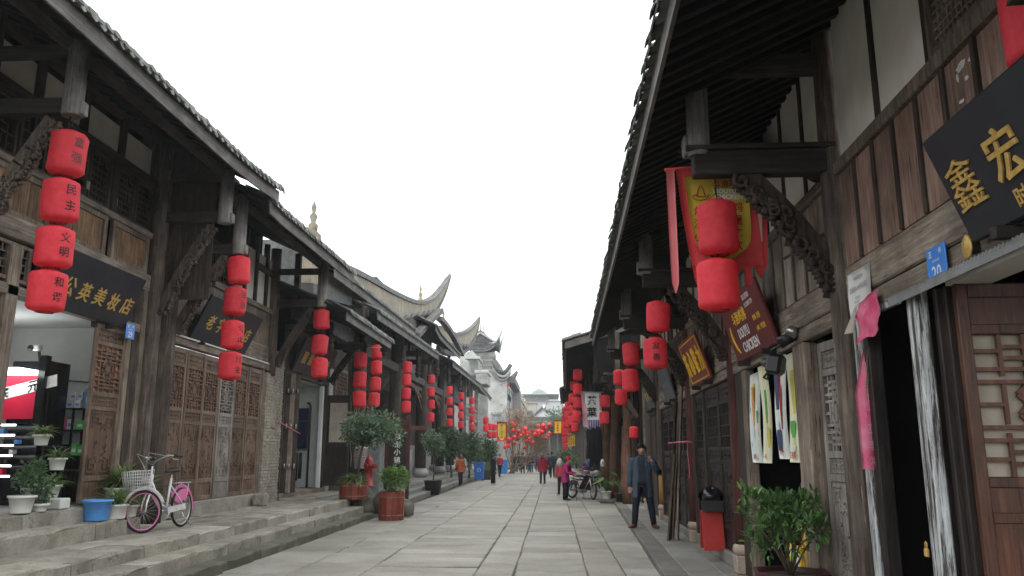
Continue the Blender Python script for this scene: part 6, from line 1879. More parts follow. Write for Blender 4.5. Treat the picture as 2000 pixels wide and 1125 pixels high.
GPX = [(1000, 822), (1010, 830), (1020, 845), (1026, 838), (1035, 841), (1039, 846), (1047, 842), (1050, 850), (1059, 844), (1061, 836), (1061, 832), (1073, 830), (1073, 847), (1071, 852), (1006, 866), (992, 871), (1025, 874), (1041, 865), (985, 857), (991, 865), (987, 873), (1013, 848), (1017, 851), (1030, 850), (1043, 857), (1034, 857), (1055, 851), (1050, 843), (1022, 847), (1040, 842), (996, 829), (1004, 831), (1012, 840), (980, 858), (1029, 846), (1033, 845), (1056, 846), (1045, 849), (995, 862), (1000, 828)]
GPX += [(rg.uniform(988, 1068), rg.uniform(828, 866)) for _ in range(26)]
for k, (x, y) in enumerate(GPX):
    p = on_y(x, y, 67.5 + 2.6 * rg.random())
    o = link('globe_lantern', gm, None, p, rg.uniform(0, 6)); s_ = rg.uniform(1.05, 1.45) * (.75 if 20 < k < 34 else 1); o.scale = (s_, s_, s_)
    tag(o, 'small glossy red globe hung on the bare tree over the crowd', 'globe lantern', 'red globes on the bare tree')
# grey-green bushy tree far behind on the right
tree_in('far_tree', 'hazy grey green tree behind the yellow flag', Vector((1.6, 118, 0)), 4.0, .16, blobs_in((0, 0, 5.8), 2.4, 2.0, 18, 1.1, 44), 2600, .17, 'leaf_p', seed=44)
tree_in('potted_tree', 'leafy bush under the yellow notice flag', Vector((.95, 58, 0)), .7, .05, blobs_in((0, 0, 1.3), .8, .6, 14, .4, 46), 2200, .07, 'leaf', seed=46)
# foreground planter at right
PR = to_world('R', (.36, 7.25, .1)); pl_ = thing('planter_box', 'dark red hexagonal planter at the bottom right', 'planter', PR)
hx = lambda r, z: [Vector((r * math.cos(g), r * math.sin(g), z)) for g in [math.pi / 3 * k + .35 for k in range(6)]]
mb = MB()
rings = [hx(.27, 0), hx(.30, .45), hx(.35, .47), hx(.35, .53), hx(.31, .53), hx(.29, .48)]
vv = [p for r_ in rings for p in r_]; ff = [(6 * i + k, 6 * i + (k + 1) % 6, 6 * i + 6 + (k + 1) % 6, 6 * i + 6 + k) for i in range(5) for k in range(6)] + [tuple(range(6))[::-1]]
mb.add(vv, ff); mb.build('planter', M['planter'], pl_); mb = MB(); mb.add(hx(.30, .49), [tuple(range(6))]); mb.build('soil', M['soil'], pl_)
rb = thing('potted_bush', 'glossy dark green bush growing in the hexagonal planter', 'plant', PR); rb.scale = (.74, .74, 1.0); rg = random.Random(77)
st = MB(); cents = []
for k in range(13):
    g = 6.283 * k / 13; l_ = rg.uniform(.18, .40); e = Vector((math.cos(g) * l_, math.sin(g) * l_, rg.uniform(.78, 1.08)))
    st.tube([(0, 0, .48), e * .5 + Vector((0, 0, .26)), e], [.016, .010, .005], 6); cents.append((e, .13))
    for _ in range(2):
        e2 = e + Vector((rg.uniform(-.15, .15), rg.uniform(-.15, .15), rg.uniform(-.08, .1))); st.tube([e * .6 + Vector((0, 0, .2)), e2], [.008, .004], 5); cents.append((e2, .12))
cents += [((rg.uniform(-.28, .28), rg.uniform(-.28, .28), rg.uniform(.78, 1.12)), .13) for _ in range(10)]
cents += [((-.25, .15, .7), .1), ((-.2, .2, .66), .09)]
st.build('stems', M['bark'], rb)
lf = MB()
for c, r in cents:
    for _ in range(26):
        d = Vector((rg.gauss(0, 1), rg.gauss(0, 1), rg.gauss(0, 1) + .5)).normalized(); p = Vector(c) + d * r * rg.random() ** .5 * .8
        out = (d + Vector((rg.uniform(-.6, .6), rg.uniform(-.6, .6), rg.uniform(-.1, .7)))).normalized(); a, b_, _ = frame(out, (rg.uniform(-.5, .5), rg.uniform(-.5, .5), 1))
        L = rg.uniform(.06, .105); w_ = L * .2
        q0, q1, q2, q3 = p, p + out * L * .35 - b_ * .004, p + out * L * .7 - b_ * .01, p + out * L - b_ * .022
        lf.add([q0, q1 + a * w_ + b_ * .006, q1, q1 - a * w_ + b_ * .006, q2 + a * w_ * .75 + b_ * .004, q2, q2 - a * w_ * .75 + b_ * .004, q3], [(0, 1, 2), (0, 2, 3), (1, 4, 5, 2), (2, 5, 6, 3), (4, 7, 5), (5, 7, 6)], True)
lf.build('leaves', M['leaf_b2'] if 'leaf_b2' in M else M['leaf'], rb)
# pots with spider plants at the left
def pot_plant(px, py, z, Xw, lab, potlab, r0, r1, h, mat, kind, seed, sq=False):
    p = on_x(px, py, Xw); p.z = z
    t = thing('plant_pot', potlab, 'pot', p, 0, 'pots on the shop ledge')
    if sq: MB().box(-r1, r1, -r1, r1, 0, h, .015).build('pot', M[mat], t)
    else: pot_mesh(MB(), r0, r1, h).build('pot', M[mat], t)
    if kind:
        rg = random.Random(seed); q_ = thing('spider_plant' if kind == 's' else 'leafy_plant', lab, 'plant', p + Vector((0, 0, h * .85)), 0, 'plants on the shop ledge'); mb = MB()
        if kind == 's': strap_leaves(mb, (0, 0, 0), 110, r1 * 2.6, .013, rg, 1.1, .9)
        elif kind == 'S': strap_leaves(mb, (0, 0, 0), 260, .58, .016, rg, 1.25, .85)
        else: leaf_cloud(mb, blobs_in((0, 0, .22), r1 * .9, .16, 7, .13, seed), 320, .034, rg, length=1.8)
        mb.build('leaves', M['leaf_s'] if kind in 'sS' else M['leaf'], q_)
    return p
pot_plant(40, 1000, .89, -6.55, 'dark leafy plant in the wide white pot', 'wide white plastic pot at the far left of the ledge', .11, .145, .21, 'whitepot', 'l', 1)
pot_plant(76, 994, .89, -6.5, 'small rosette plant in the little beige pot', 'little beige pot between the wide and the square white pots', .075, .10, .10, 'whitepot', 'l', 2)
pot_plant(112, 988, .89, -6.55, 'sparse plant in the square white pot', 'square white pot with dark brush drawing', .10, .11, .14, 'whitepot', None, 3, True)
pot_plant(97, 973, 1.02, -6.85, 'spider plant in the rounded pot behind', 'rounded pale pot behind the square white pot', .09, .12, .17, 'whitepot', 's', 4)
pot_plant(109, 932, 1.38, -6.95, 'arching spider plant on the small wall shelf', 'white pot held on the small wall shelf', .085, .105, .17, 'whitepot', 's', 5)
pot_plant(77, 893, 1.72, -7.15, 'spider plant in the highest hanging white pot', 'highest small white pot against the black cabinet', .08, .10, .15, 'whitepot', 's', 6)
pot_plant(66, 972, 1.0, -6.9, 'dark leafy plant behind the wide white pot', 'grey pot hidden behind the leafy plant', .10, .13, .16, 'concrete', 'l', 7)
pot_plant(188, 1010, .70, -6.33, None, 'blue plastic tub on the stone ledge', .15, .185, .28, 'bluepot', None, 8)
pot_plant(221, 1017, .70, -6.27, 'variegated spider plant in the round beige bowl', 'round beige bowl pot on the ledge', .15, .17, .20, 'whitepot', 's', 9)
pot_plant(250, 1014, .70, -6.24, 'spider plant beside the bicycle wheel', 'small pale pot beside the bicycle wheel', .10, .12, .17, 'whitepot', 's', 10)
pot_plant(236, 985, .70, -6.62, 'big bushy spider plant over the ledge, tallest of the group', 'large striped pot under the big spider plant', .18, .24, .40, 'whitepot', 'S', 11)
pot_plant(268, 1000, .70, -6.45, 'upright spider plant behind the bicycle basket', 'terracotta pot behind the bicycle wheel', .12, .14, .2, 'terracotta', 'S', 12)
# shelf brackets that carry the two high pots
sh = sthing('L', 'plant_rack', 'thin black rack carrying pots against the cabinet', 'rack', (-.1, 11.1, .9))
mb = MB()
for x, y, z in ((-.07, 11.55, 1.38), (-.27, 11.35, 1.72)):
    mb.box(x - .12, x + .12, y - .13, y + .13, z - .02, z - .003); mb.box(x - .11, x - .09, y - .1, y - .08, .9, z - .02); mb.box(x + .09, x + .11, y + .08, y + .1, .9, z - .02)
sb(mb, 'rack_frame', 'black', sh)
# pots round the log columns on the right
def rpot(px, py, Y, z, r0, r1, h, mat, potlab, lab, fn):
    p = on_y(px, py, Y); p.z = z
    t = thing('plant_pot', potlab, 'pot', p, 0, 'pots by the log columns'); pot_mesh(MB(), r0, r1, h).build('pot', M[mat], t)
    if lab:
        q_ = thing('leafy_plant', lab, 'plant', p + Vector((0, 0, h * .8))); mb = MB(); fn(mb, random.Random(int(px))); mb.build('leaves', M['leaf_y'] if 'stiff' in lab else M['leaf_b'], q_)
def big_leaves(mb, rg):
    for k in range(11):
        g = rg.uniform(0, 6.28); hh = rg.uniform(.25, .72); e = Vector((math.cos(g) * .25, math.sin(g) * .25, hh)); mb.tube([(0, 0, 0), e * .6 + Vector((0, 0, .05)), e], [.01, .008, .006], 5)
        d = Vector((math.cos(g), math.sin(g), -.5)).normalized(); a, b_, _ = frame(d)
        L = rg.uniform(.22, .36); pts = [e - d * .05, e + d * .2 * L + a * .34 * L, e + d * .7 * L + a * .22 * L, e + d * L, e + d * .7 * L - a * .22 * L, e + d * .2 * L - a * .34 * L, e + d * .5 * L - b_ * .03]
        mb.add(pts, [(0, 1, 6), (1, 2, 6), (2, 3, 6), (3, 4, 6), (4, 5, 6), (5, 0, 6)], True)
def stiff_leaves(mb, rg):
    strap_leaves(mb, (0, 0, 0), 16, .75, .035, rg, 1.5, .35)
rpot(1185, 973, 27.9, .13, .12, .15, .24, 'whitepot', 'pale pot on the stone slab behind the motorcycle', 'broad leaved plant behind the motorcycle', big_leaves)
rpot(1214, 984, 26.6, .02, .17, .21, .36, 'black', 'dark clay pot at the kerb end left of the phoning man', 'stiff tall pale leaved plant left of the phoning man', stiff_leaves)
sl = thing('stone_slab', 'rough stone slab under the pots behind the motorcycle', 'stone', on_y(1192, 978, 27.6) * Vector((1, 1, 0)) if False else Vector((on_y(1192, 978, 27.6).x, 27.7, 0)))
MB().obox((0, .1, .06), (.72, .8, .14), None, .03, jit=.02).build('slab', M['rock'], sl)
# vines against the screen
vn = sthing('L', 'bare_vine', 'tangle of bare vine twigs on the carved screen behind the lanterns', 'vine', (.2, 25.4, 1.0)); rg = random.Random(5); mb = MB(); tips = []
for k in range(5): branch_tree(mb, (.2 + .1 * k, 24.9 + .5 * k, 1.2), (rg.uniform(-.1, .3), rg.uniform(-.3, .3), 1), 1.2, .022, 4, rg, tips, .8, -.05)
sb(mb, 'stems', 'twig', vn)

# ================================================================== ROCKS, HYDRANT, CABINET
def rock(name, label, p, s, seed, sc=(1, 1, 1)):
    rg = random.Random(seed); mb = MB(); ph = [rg.uniform(0, 6) for _ in range(6)]
    def fn(u, v):
        t, f_ = 2 * math.pi * u, math.pi * (v - .5)
        r = s * (1 + .16 * math.sin(2 * t + ph[0]) * math.cos(f_) + .10 * math.sin(3 * t + 2 * f_ + ph[1]) + .07 * math.sin(5 * f_ + ph[2]) + .05 * math.sin(7 * t + ph[3]))
        return Vector((r * math.cos(t) * math.cos(f_) * sc[0], r * math.sin(t) * math.cos(f_) * sc[1], max(-s * .5, r * math.sin(f_)) * sc[2]))
    mb.sheet(17, 10, fn); o = mb.build(name, M['rock'], None, p); tag(o, label, 'boulder', 'boulders by the step ends')
rock('boulder', 'rounded mossy boulder on the street behind the tall red tub', Vector((-3.88, 21.4, .16)), .24, 1, (1, 1.2, 1))
rock('boulder', 'boulder behind the tall red tub, leaning on the stairs', Vector((-4.45, 21.6, .3)), .34, 2)
rock('boulder', 'rough rock pile under the red hydrant', Vector((-5.15, 22.0, .40)), .36, 3, (.9, 1, 1.1))
rock('boulder', 'low rock wedged between low tub and hydrant', Vector((-4.95, 21.45, .22)), .3, 4)
hp = Vector((-5.02, 22.1, .72)); hy = thing('fire_hydrant', 'red fire hydrant on a rock beside the round tree', 'fire hydrant', hp)
MB().lathe([(.13, 0), (.15, .0), (.15, .05), (.115, .06), (.11, .52), (.135, .54), (.14, .60), (.12, .64), (.11, .70), (.08, .78), (.035, .80), (.035, .85), (.0, .86)], 18).build('barrel', M['hydrant'], hy)
for d, r in (((.16, -.08, 0), .06), ((-.04, -.15, 0), .055)):
    v = Vector(d); MB().cyl(Vector((0, 0, .56)) + v * .4, Vector((0, 0, .56)) + v * 1.05, r, None, 12).cyl(Vector((0, 0, .56)) + v * 1.05, Vector((0, 0, .56)) + v * 1.3, r * 1.2, r * 1.1, 6).build('outlet', M['hydrant'], hy)
cb = thing('metal_cabinet', 'grey steel utility cabinet behind the red hydrant', 'cabinet', Vector((-5.15, 23.4, .3)))
MB().box(-.17, .2, -.2, .25, 0, 1.5, .012).build('cabinet_body', M['greymetal'], cb); MB().box(-.14, .17, -.207, -.199, .1, 1.42, .004).build('cabinet_door', M['greymetal'], cb); MB().box(-.19, .22, -.22, .27, 1.5, 1.53, .008).build('cabinet_lid', M['greymetal'], cb)
nb = thing('notice_board', 'dark notice board lettered 旅游小镇 between red timber posts', 'notice board', Vector((-4.95, 24.2, .3)))
for x in (-.02, .62): MB().box(x - .05, x + .05, -.05, .05, 0, 2.45, .008).build('post', M['redcol'], nb)
MB().box(-.35, 1.15, -.04, .04, 2.0, 2.12, .008).build('crossbar', M['redcol'], nb); MB().obox((.30, 0, 2.32), (.75, .08, .09), (Vector((.94, 0, -.34)), Vector((0, 1, 0)), Vector((.34, 0, .94))), .008).build('crossbar', M['redcol'], nb)
MB().box(.03, .57, -.02, .02, .95, 1.97, .006).build('panel', M['door_d'], nb)
g = MB()
for j, c_ in enumerate('旅游小镇'): put_text(g, c_, (.30, -.022, 1.82 - .23 * j), (1, 0, 0), (0, 0, 1), .19)
g.build('panel_lettering', M['whiteprint'], nb)
MB().box(.0, .6, -.03, .03, .3, .9, .01).build('carved_stone_panel', M['gbrick'], nb)
bk_ = thing('stone_block', 'square grey stone block at the foot of the brick pier', 'stone', on_z(508, 988, .466))
MB().obox((0, 0, .14), (.30, .26, .29), None, .05, jit=.015).build('block', M['step'], bk_)
bb_ = thing('column_plinth', 'small pinkish turned stone plinth beside the brick pier', 'stone', on_z(492, 984, .466)); MB().lathe([(.10, 0), (.11, .03), (.10, .3), (.13, .34), (.12, .38), (.10, .40)], 14).build('plinth', M['base'], bb_)
ch = thing('folding_camera', 'white security camera under the low eave end', 'security camera', on_y(748, 680, 24.6)); MB().obox((0, 0, 0), (.22, .09, .09), None, .02).build('camera_body', M['whitepot'], ch); MB().cyl((-.11, 0, .02), (-.42, .02, .03), .012).build('camera_arm', M['whitepot'], ch)
sc_ = thing('security_camera', 'dome security camera on a long arm over the street end', 'security camera', on_y(1068, 803, 62))
MB().lathe([(.02, .3), (.12, .2), (.15, .12), (.15, .06), (.11, 0), (.1, -.05), (.0, -.08)], 14).build('dome', M['concrete'], sc_); MB().tube([(0, 0, .5), (0, 0, .75), (1.7, 0, .7)], .05, 6).build('camera_arm', M['greymetal'], sc_); MB().lathe([(.09, -.06), (.07, -.12), (.0, -.15)], 12).build('lens', M['black'], sc_)

# ================================================================== THINGS IN THE SHOPS
cs = sthing('L', 'display_stand', 'black cosmetics display stand with lit shelves and red poster', 'display stand', (-.9, 10.9, .88))
sb(MB().box(-.62, -.5, 11.30, 11.42, .88, 3.02, .01).box(-1.1, -.5, 11.43, 11.9, .88, 2.95, .01), 'cabinet_side', 'blackgloss', cs)
sb(MB().box(-1.6, -1.5, 9.6, 11.4, .88, 3.0), 'cabinet_back', 'black', cs)
M['lamp'] = emit('lit_shelf_strip', (.95, .97, 1.0), 4.5)
M['poster'] = plain('red_poster', (.62, .02, .04), .4, (.45, .01, .06), 2, 0)
sb(MB().box(-1.49, -.63, 10.9, 11.40, 2.74, 2.80), 'lit_header', 'lamp', cs)
pst = sb(MB().box(-1.45, -.63, 11.37, 11.40, 2.10, 2.72), 'poster', 'poster', cs)
g = MB()
for i, c_ in enumerate('红底一元'): put_text(g, c_, (-1.36 + .22 * i, 11.365, 2.42 + .05 * i), (1, 0, .25), (-.1, 0, 1), .17, extrude=.0, bold=.03)
sb(g, 'poster_lettering', 'whiteprint', cs)
for k in range(6):
    z = 1.30 + .14 * k
    sb(MB().box(-1.5, -.62, 11.0, 11.40, z, z + .02), 'shelf', 'blackgloss', cs)
    sb(MB().box(-1.48, -.64, 10.99, 11.0, z - .012, z + .012), 'lit_shelf_edge', 'lamp', cs)
rg = random.Random(4)
for k in range(14):
    x = -1.4 + .055 * k; z = 1.32 + .14 * (k % 5)
    o = sthing('L', 'cosmetic_box', 'tiny cosmetic pack on the lit black shelves', 'box', (x, 11.15, z), 'cosmetic packs on the lit shelves')
    sb(MB().box(x - .025, x + .025, 11.1, 11.2, z, z + rg.uniform(.05, .11), .003), 'carton', ('whitepot', 'bluepot', 'poster', 'black')[k % 4], o)
lc = sthing('L', 'spotlight', 'white cross shaped spotlight cluster over the red poster', 'lamp', (-1.2, 11.2, 3.0)); mb = MB()
for a, b_ in ((-.04, -.04), (.04, -.04), (-.04, .04), (.04, .04), (0, 0)): mb.lathe([(.0, 0), (.026, .0), (.03, .03), (.0, .035)], 10, (-1.3 + a * 1.2, 11.35 + 0, 2.92 + b_), True, 0, (Vector((1, 0, 0)), Vector((0, 0, 1)), Vector((0, -1, 0))))
sb(mb, 'lit_bulbs', 'lamp', lc)
cc = sthing('L', 'security_camera', 'white bullet camera over the cosmetics display stand', 'security camera', (-.85, 11.7, 3.0)); sb(MB().obox((-.8, 11.5, 3.16), (.1, .22, .09), (Vector((.9, .3, 0)), Vector((-.3, .9, .15)), Vector((0, -.15, 1))), .02), 'camera_body', 'whitepot', cc); sb(MB().cyl((-.8, 11.55, 3.11), (-.8, 11.6, 2.96), .02).lathe([(.045, 0), (.04, .02), (0, .02)], 12, (-.83, 11.39, 3.14), True, 0, (Vector((1, 0, 0)), Vector((0, 0, 1)), Vector((0, -1, 0)))), 'camera_mount', 'black', cc)
wr_ = sthing('L', 'wire_shelf', 'black wire shelf with small coloured cartons on three levels', 'shelf', (-.5, 12.2, .9)); mb = MB()
for x in (-.86, -.50, -.18):
    for y in (12.1, 12.38): mb.box(x - .014, x + .014, y - .014, y + .014, .9, 2.3)
for z in (1.56, 1.95, 2.28): mb.box(-.9 if z < 2 else -.66, -.16, 12.08, 12.40, z, z + .02)
sb(mb, 'shelf_frame', 'black', wr_)
mats = {'w': 'paper', 'b': 'bluepot', 'g': 'greenbox', 'p': 'pinkpaper'}
M['greenbox'] = plain('green_carton', (.08, .50, .12), .5, None, 6, 0)
BX_ = [(-.60, 2.30, .10, .12, 'w', 'white carton on the top shelf, left end'), (-.48, 2.30, .10, .12, 'w', 'white carton on the top shelf, middle'), (-.56, 2.42, .09, .13, 'w', 'upper white carton stacked on the top shelf, left'), (-.45, 2.42, .08, .13, 'w', 'upper white carton stacked on the top shelf, right'), (-.30, 2.30, .14, .30, 'b', 'tall blue carton on the top shelf'),
       (-.82, 1.97, .13, .20, 'p', 'pink carton on the middle shelf, left end'), (-.69, 1.97, .11, .19, 'p', 'pink carton on the middle shelf, second'), (-.56, 1.97, .10, .16, 'w', 'cream carton on the middle shelf'), (-.40, 1.97, .12, .14, 'g', 'green carton on the middle shelf'),
       (-.46, 1.58, .10, .17, 'g', 'green carton on the bottom shelf'), (-.36, 1.58, .08, .15, 'g', 'narrow green carton on the bottom shelf'), (-.28, 1.58, .11, .10, 'w', 'white carton with blue top on the bottom shelf'), (-.27, 1.69, .12, .09, 'b', 'small blue carton on top of the white one')]
for x, z, w_, h, c_, lab in BX_:
    o = sthing('L', 'carton', lab + ' of the black wire shelf', 'carton', (x, 12.2, z), 'cartons on the wire shelf')
    sb(MB().box(x - w_ / 2, x + w_ / 2, 12.14, 12.3, z, z + h, .004), 'carton_box', mats[c_], o)
    sb(MB().box(x - w_ * .3, x + w_ * .3, 12.137, 12.1395, z + h * .3, z + h * .6), 'carton_label', 'whiteprint' if c_ != 'w' else 'bluepot', o)
# clothes shop
rk = sthing('L', 'clothes_rack', 'black pipe clothes rack with rows of dark trousers', 'clothes rack', (-.9, 23.6, .64)); mb = MB()
mb.tube([(-.32, 23.7, .64), (-.32, 23.7, 3.0), (-.36, 23.7, 3.08), (-.45, 23.85, 3.1)], .035, 8)
for z in (1.72, 2.55): mb.tube([(-1.9, 23.6, z), (-.3, 23.6, z)], .018, 6)
mb.tube([(-1.8, 23.7, .64), (-1.8, 23.7, 2.7)], .03, 8); sb(mb, 'rack_frame', 'black', rk)
for k in range(9):
    o = sthing('L', 'trousers', 'black trousers hanging on the lower rail of the clothes rack', 'trousers', (-1.45 + .12 * k, 23.55, 1.6), 'black trousers on the rack')
    x = -1.45 + .12 * k
    sb(MB().slabsheet(7, 3, lambda u, v: (x - .045 + .09 * v + .01 * math.sin(5 * u + k), 23.5 + .02 * math.sin(7 * v + k), 1.66 - (.78 + .04 * (k % 3)) * u), (0, .03, 0), True), 'trouser_cloth', 'coat_black', o) if False else None
    mb = MB()
    for s_ in (-.022, .022): mb.tube([(x + s_ * .7, 23.52, 1.64), (x + s_, 23.53, 1.3), (x + s_ * 1.1, 23.52, .80 + .05 * (k % 3))], [(.032, .05), (.03, .045), (.026, .04)], 8)
    sb(mb, 'trouser_legs', 'black', o); sb(MB().tube([(x, 23.54, 1.64), (x, 23.56, 1.75)], .006, 5), 'hook', 'steel', o)
M['sweat'] = cloth('pale_blue_sweatshirt', (.50, .56, .68))
M['navyboard'] = plain('navy_backboard', (.012, .02, .06), .5)
sw = sthing('L', 'sweatshirt', 'pale blue sweatshirt on a hanger in the clothes shop', 'sweatshirt', (-.85, 23.4, 1.9)); mb = MB()
cx_ = -.98
mb.tube([(cx_, 23.45, 2.62), (cx_, 23.45, 2.56), (cx_, 23.45, 2.45), (cx_, 23.45, 2.2), (cx_, 23.45, 1.88)], [(.06, .03), (.16, .045), (.235, .06), (.225, .06), (.22, .055)], 14)
for s_ in (-1, 1): mb.tube([(cx_ + s_ * .18, 23.45, 2.48), (cx_ + s_ * .27, 23.44, 2.2), (cx_ + s_ * .31, 23.43, 1.92)], [.07, .058, .045], 10)
sb(mb, 'sweatshirt_body', 'sweat', sw)
sb(MB().tube([(cx_ - .06, 23.385, 2.33), (cx_ + .06, 23.385, 2.335)], .006, 4), 'chest_print', 'ink', sw)
sb(MB().tube([(cx_, 23.45, 2.75), (cx_ + .02, 23.45, 2.70), (cx_, 23.45, 2.63)], .006, 5).tube([(cx_ - .15, 23.45, 2.58), (cx_, 23.45, 2.66), (cx_ + .15, 23.45, 2.58)], .008, 5), 'hanger', 'steel', sw)
bd = sthing('L', 'display_board', 'navy display board behind the pale sweatshirt', 'board', (-.9, 23.8, 1.7)); sb(MB().box(-1.6, -.42, 23.85, 23.9, 1.75, 2.95, .005), 'board_panel', 'navyboard', bd)
rn = sthing('L', 'red_tag', 'small red paper hanging inside the clothes shop', 'paper', (-1.5, 23.9, 3.1)); sb(MB().box(-1.62, -1.42, 23.93, 23.94, 2.98, 3.30), 'sheet', 'pinkpaper', rn)
rb_ = sthing('L', 'red_ribbon', 'thin red ribbon tied across the folded door to the brick pier', 'ribbon', (.1, 20.2, 2.2)); sb(MB().tube([(.12, 19.3, 2.45), (.16, 19.9, 2.33), (.33, 20.75, 2.12)], .012, 5), 'ribbon', 'pinkpaper', rb_)

# ================================================================== RIGHT SIDE THINGS
pk = [(15.25, .34, 2.62, .10, 0), (15.05, .42, 2.45, .16, 1), (14.95, .30, 2.75, .13, 2), (14.85, .47, 1.5, .12, 3)]
for y, x, h, w_, k in pk:
    o = sthing('R', 'leaning_plank', ('tallest outer plank of the bundle leaning on the red tied column', 'grey middle plank of the bundle leaning on the red tied column', 'narrow dark plank nearest the column in the leaning bundle', 'short stub plank in front of the leaning bundle')[k], 'plank', (x, y, .1), 'planks leaning on the column')
    sb(MB().beam((x, y, .1), (x - .24 + .02 * k, y + .05, .1 + h), w_, .035, (1, .35, 0), .006), 'board', ('grey_v', 'dark_v', 'grey_v', 'col')[k], o)
tie = sthing('R', 'red_ribbon', 'pink red ribbon tying the leaning planks to the column', 'ribbon', (.1, 14.75, 1.8)); sb(MB().tube([(.36, 15.2, 1.80), (.12, 14.6, 1.82), (-.0, 14.62, 1.80)], .014, 5).slabsheet(7, 2, lambda u, v: (.09 + .01 * math.sin(6 * u), 14.60 + .05 * v + .02 * u, 1.8 - .62 * u), (.004, 0, 0), True), 'ribbon', 'pinkpaper', tie)
M['redpanel'] = plain('red_sign_panel', (.36, .03, .026), .4, (.29, .024, .02), 5, .05)
rx = sthing('R', 'folding_sign', 'red and black folding stand sign on the stone sill', 'sign stand', (.25, 12.2, .27))
for s_, nm_ in ((1, 'front_panel'), (-1, 'rear_panel')):
    o = sb(MB().obox((.15, 12.25 - .0 + s_ * .12, .52), (.30, .03, .56), (Vector((1, 0, 0)), Vector((0, .97, .2 * s_)), Vector((0, -.2 * s_, .97))), .006), nm_, 'redpanel', rx)
sb(MB().obox((.15, 12.40, .86), (.305, .035, .16), (Vector((1, 0, 0)), Vector((0, .97, .2)), Vector((0, -.2, .97)))), 'black_top', 'black', rx)
sb(MB().obox((.15, 12.10, .86), (.305, .035, .16), (Vector((1, 0, 0)), Vector((0, .97, -.2)), Vector((0, .2, .97)))), 'black_top', 'black', rx)
bg_ = sthing('R', 'rubbish_bag', 'black plastic bag slumped on top of the red stand sign', 'bag', (.15, 12.3, 1.1)); rg = random.Random(6)
sb(MB().sheet(17, 9, lambda u, v: (.13 + .17 * math.cos(6.283 * u) * math.cos(3.1416 * (v - .5)) * (1 + .18 * math.sin(9 * u * 6.28 / 2 + 4 * v)), 12.25 + .16 * math.sin(6.283 * u) * math.cos(3.1416 * (v - .5)), 1.0 + .11 * math.sin(3.1416 * (v - .5)) * (1 + .3 * math.sin(5 * u * 6.28))), True), 'bag_skin', 'blackgloss', bg_)
# menu strips hung in the chicken shop window
ms_cols = {'a': ((.62, .64, .50), (.72, .30, .06), (.12, .35, .10)), }
def strip(y, w_, z0, z1, base, blots, lab, txt):
    o = sthing('R', 'menu_strip', lab, 'menu poster', (-.02, y, z1), 'printed drink strips in the chicken shop window')
    sb(MB().slabsheet(12, 4, lambda u, v: (-.02 + .02 * math.sin(4 * u + y * 5), y - w_ / 2 + w_ * v, z1 - (z1 - z0) * u), (-.003, 0, 0), True), 'sheet', base, o)
    for k, (c_, a, b_, ra, rb2) in enumerate(blots):
        poly = [(ra * math.cos(g) * (.72 + .28 * math.sin(g)) , rb2 * max(-.92, min(.92, 1.25 * math.sin(g)))) for g in [6.283 * i / 24 for i in range(24)]]
        zz_ = z0 + (z1 - z0) * b_; u_ = 1 - b_
        mb = MB(); mb.prism(poly, (-.014 + .02 * math.sin(4 * u_ + y * 5) + .001 * k, y + a * w_, zz_), (0, 1, 0), (0, 0, 1), .0005); sb(mb, 'printed_shape', c_, o)
    g = MB(); V, F_, tw_, th_ = text_geo(txt, 0, .02); k_ = .07 / th_
    g.add([(.006 + .02 * math.sin(4 * .93 + y * 5), y - a * k_, z0 + .07 + b_ * k_) for a, b_, zz_ in V], F_); sb(g, 'printing', 'redprint', o)
M['pr_yel'] = plain('printed_yellow', (.72, .62, .12), .6, None, 5, 0); M['pr_or'] = plain('printed_orange', (.74, .33, .07), .6, None, 5, 0); M['pr_gr'] = plain('printed_green', (.12, .42, .10), .6, None, 5, 0)

def printed(name, stops):
    m, n, l, b = mk(name); v, oi, tc = _coords(n, l, (1, 2.2, 1)); l.new(_ramp(n, l, _noise(n, l, v, 3.4, 5, .6), stops), b.inputs['Base Color']); b.inputs['Roughness'].default_value = .5; return m
M['pr_cream'] = printed('printed_cream', [(.3, (.35, .5, .12)), (.42, (.70, .70, .52)), (.58, (.74, .72, .50)), (.68, (.72, .55, .10))]); M['pr_pale'] = printed('printed_pale_blue', [(.3, (.10, .16, .25)), (.40, (.62, .72, .74)), (.58, (.74, .76, .68)), (.7, (.72, .42, .10))]); M['pr_navy'] = plain('printed_navy', (.05, .07, .16), .6, None, 5, 0)
strip(9.82, .53, 1.50, 2.56, 'pr_pale', [('pr_or', .05, .55, .07, .34), ('pr_yel', .03, .78, .06, .12), ('pr_gr', -.3, .5, .05, .08)], 'leftmost drink strip with an orange glass, farthest in the window', '鲜榨')
strip(9.35, .40, 1.50, 2.60, 'pr_cream', [('pr_gr', .0, .62, .06, .26), ('pr_yel', -.2, .25, .10, .12), ('whiteprint', 0, .3, .03, .1)], 'cream drink strip with a green glass', '一杯')
strip(8.62, .44, 1.55, 2.62, 'pr_pale', [('pr_navy', .22, .62, .10, .3), ('redprint', .05, .72, .06, .22), ('redprint', -.12, .5, .05, .25), ('pr_navy', .2, .18, .13, .12)], 'drink strip with two red glasses and dark blue border', '果汁')
strip(8.19, .40, 1.52, 2.60, 'pr_cream', [('pr_yel', .05, .68, .11, .28), ('pr_gr', .15, .3, .12, .09), ('pr_or', -.3, .5, .05, .1), ('whiteprint', .1, .12, .12, .04)], 'nearest drink strip with a large yellow glass and limes', '百香果')
fl_ = sthing('R', 'wall_fan', 'black wall spotlight and fan bracket under the maroon board', 'lamp', (.1, 7.9, 2.5)); mb = MB()
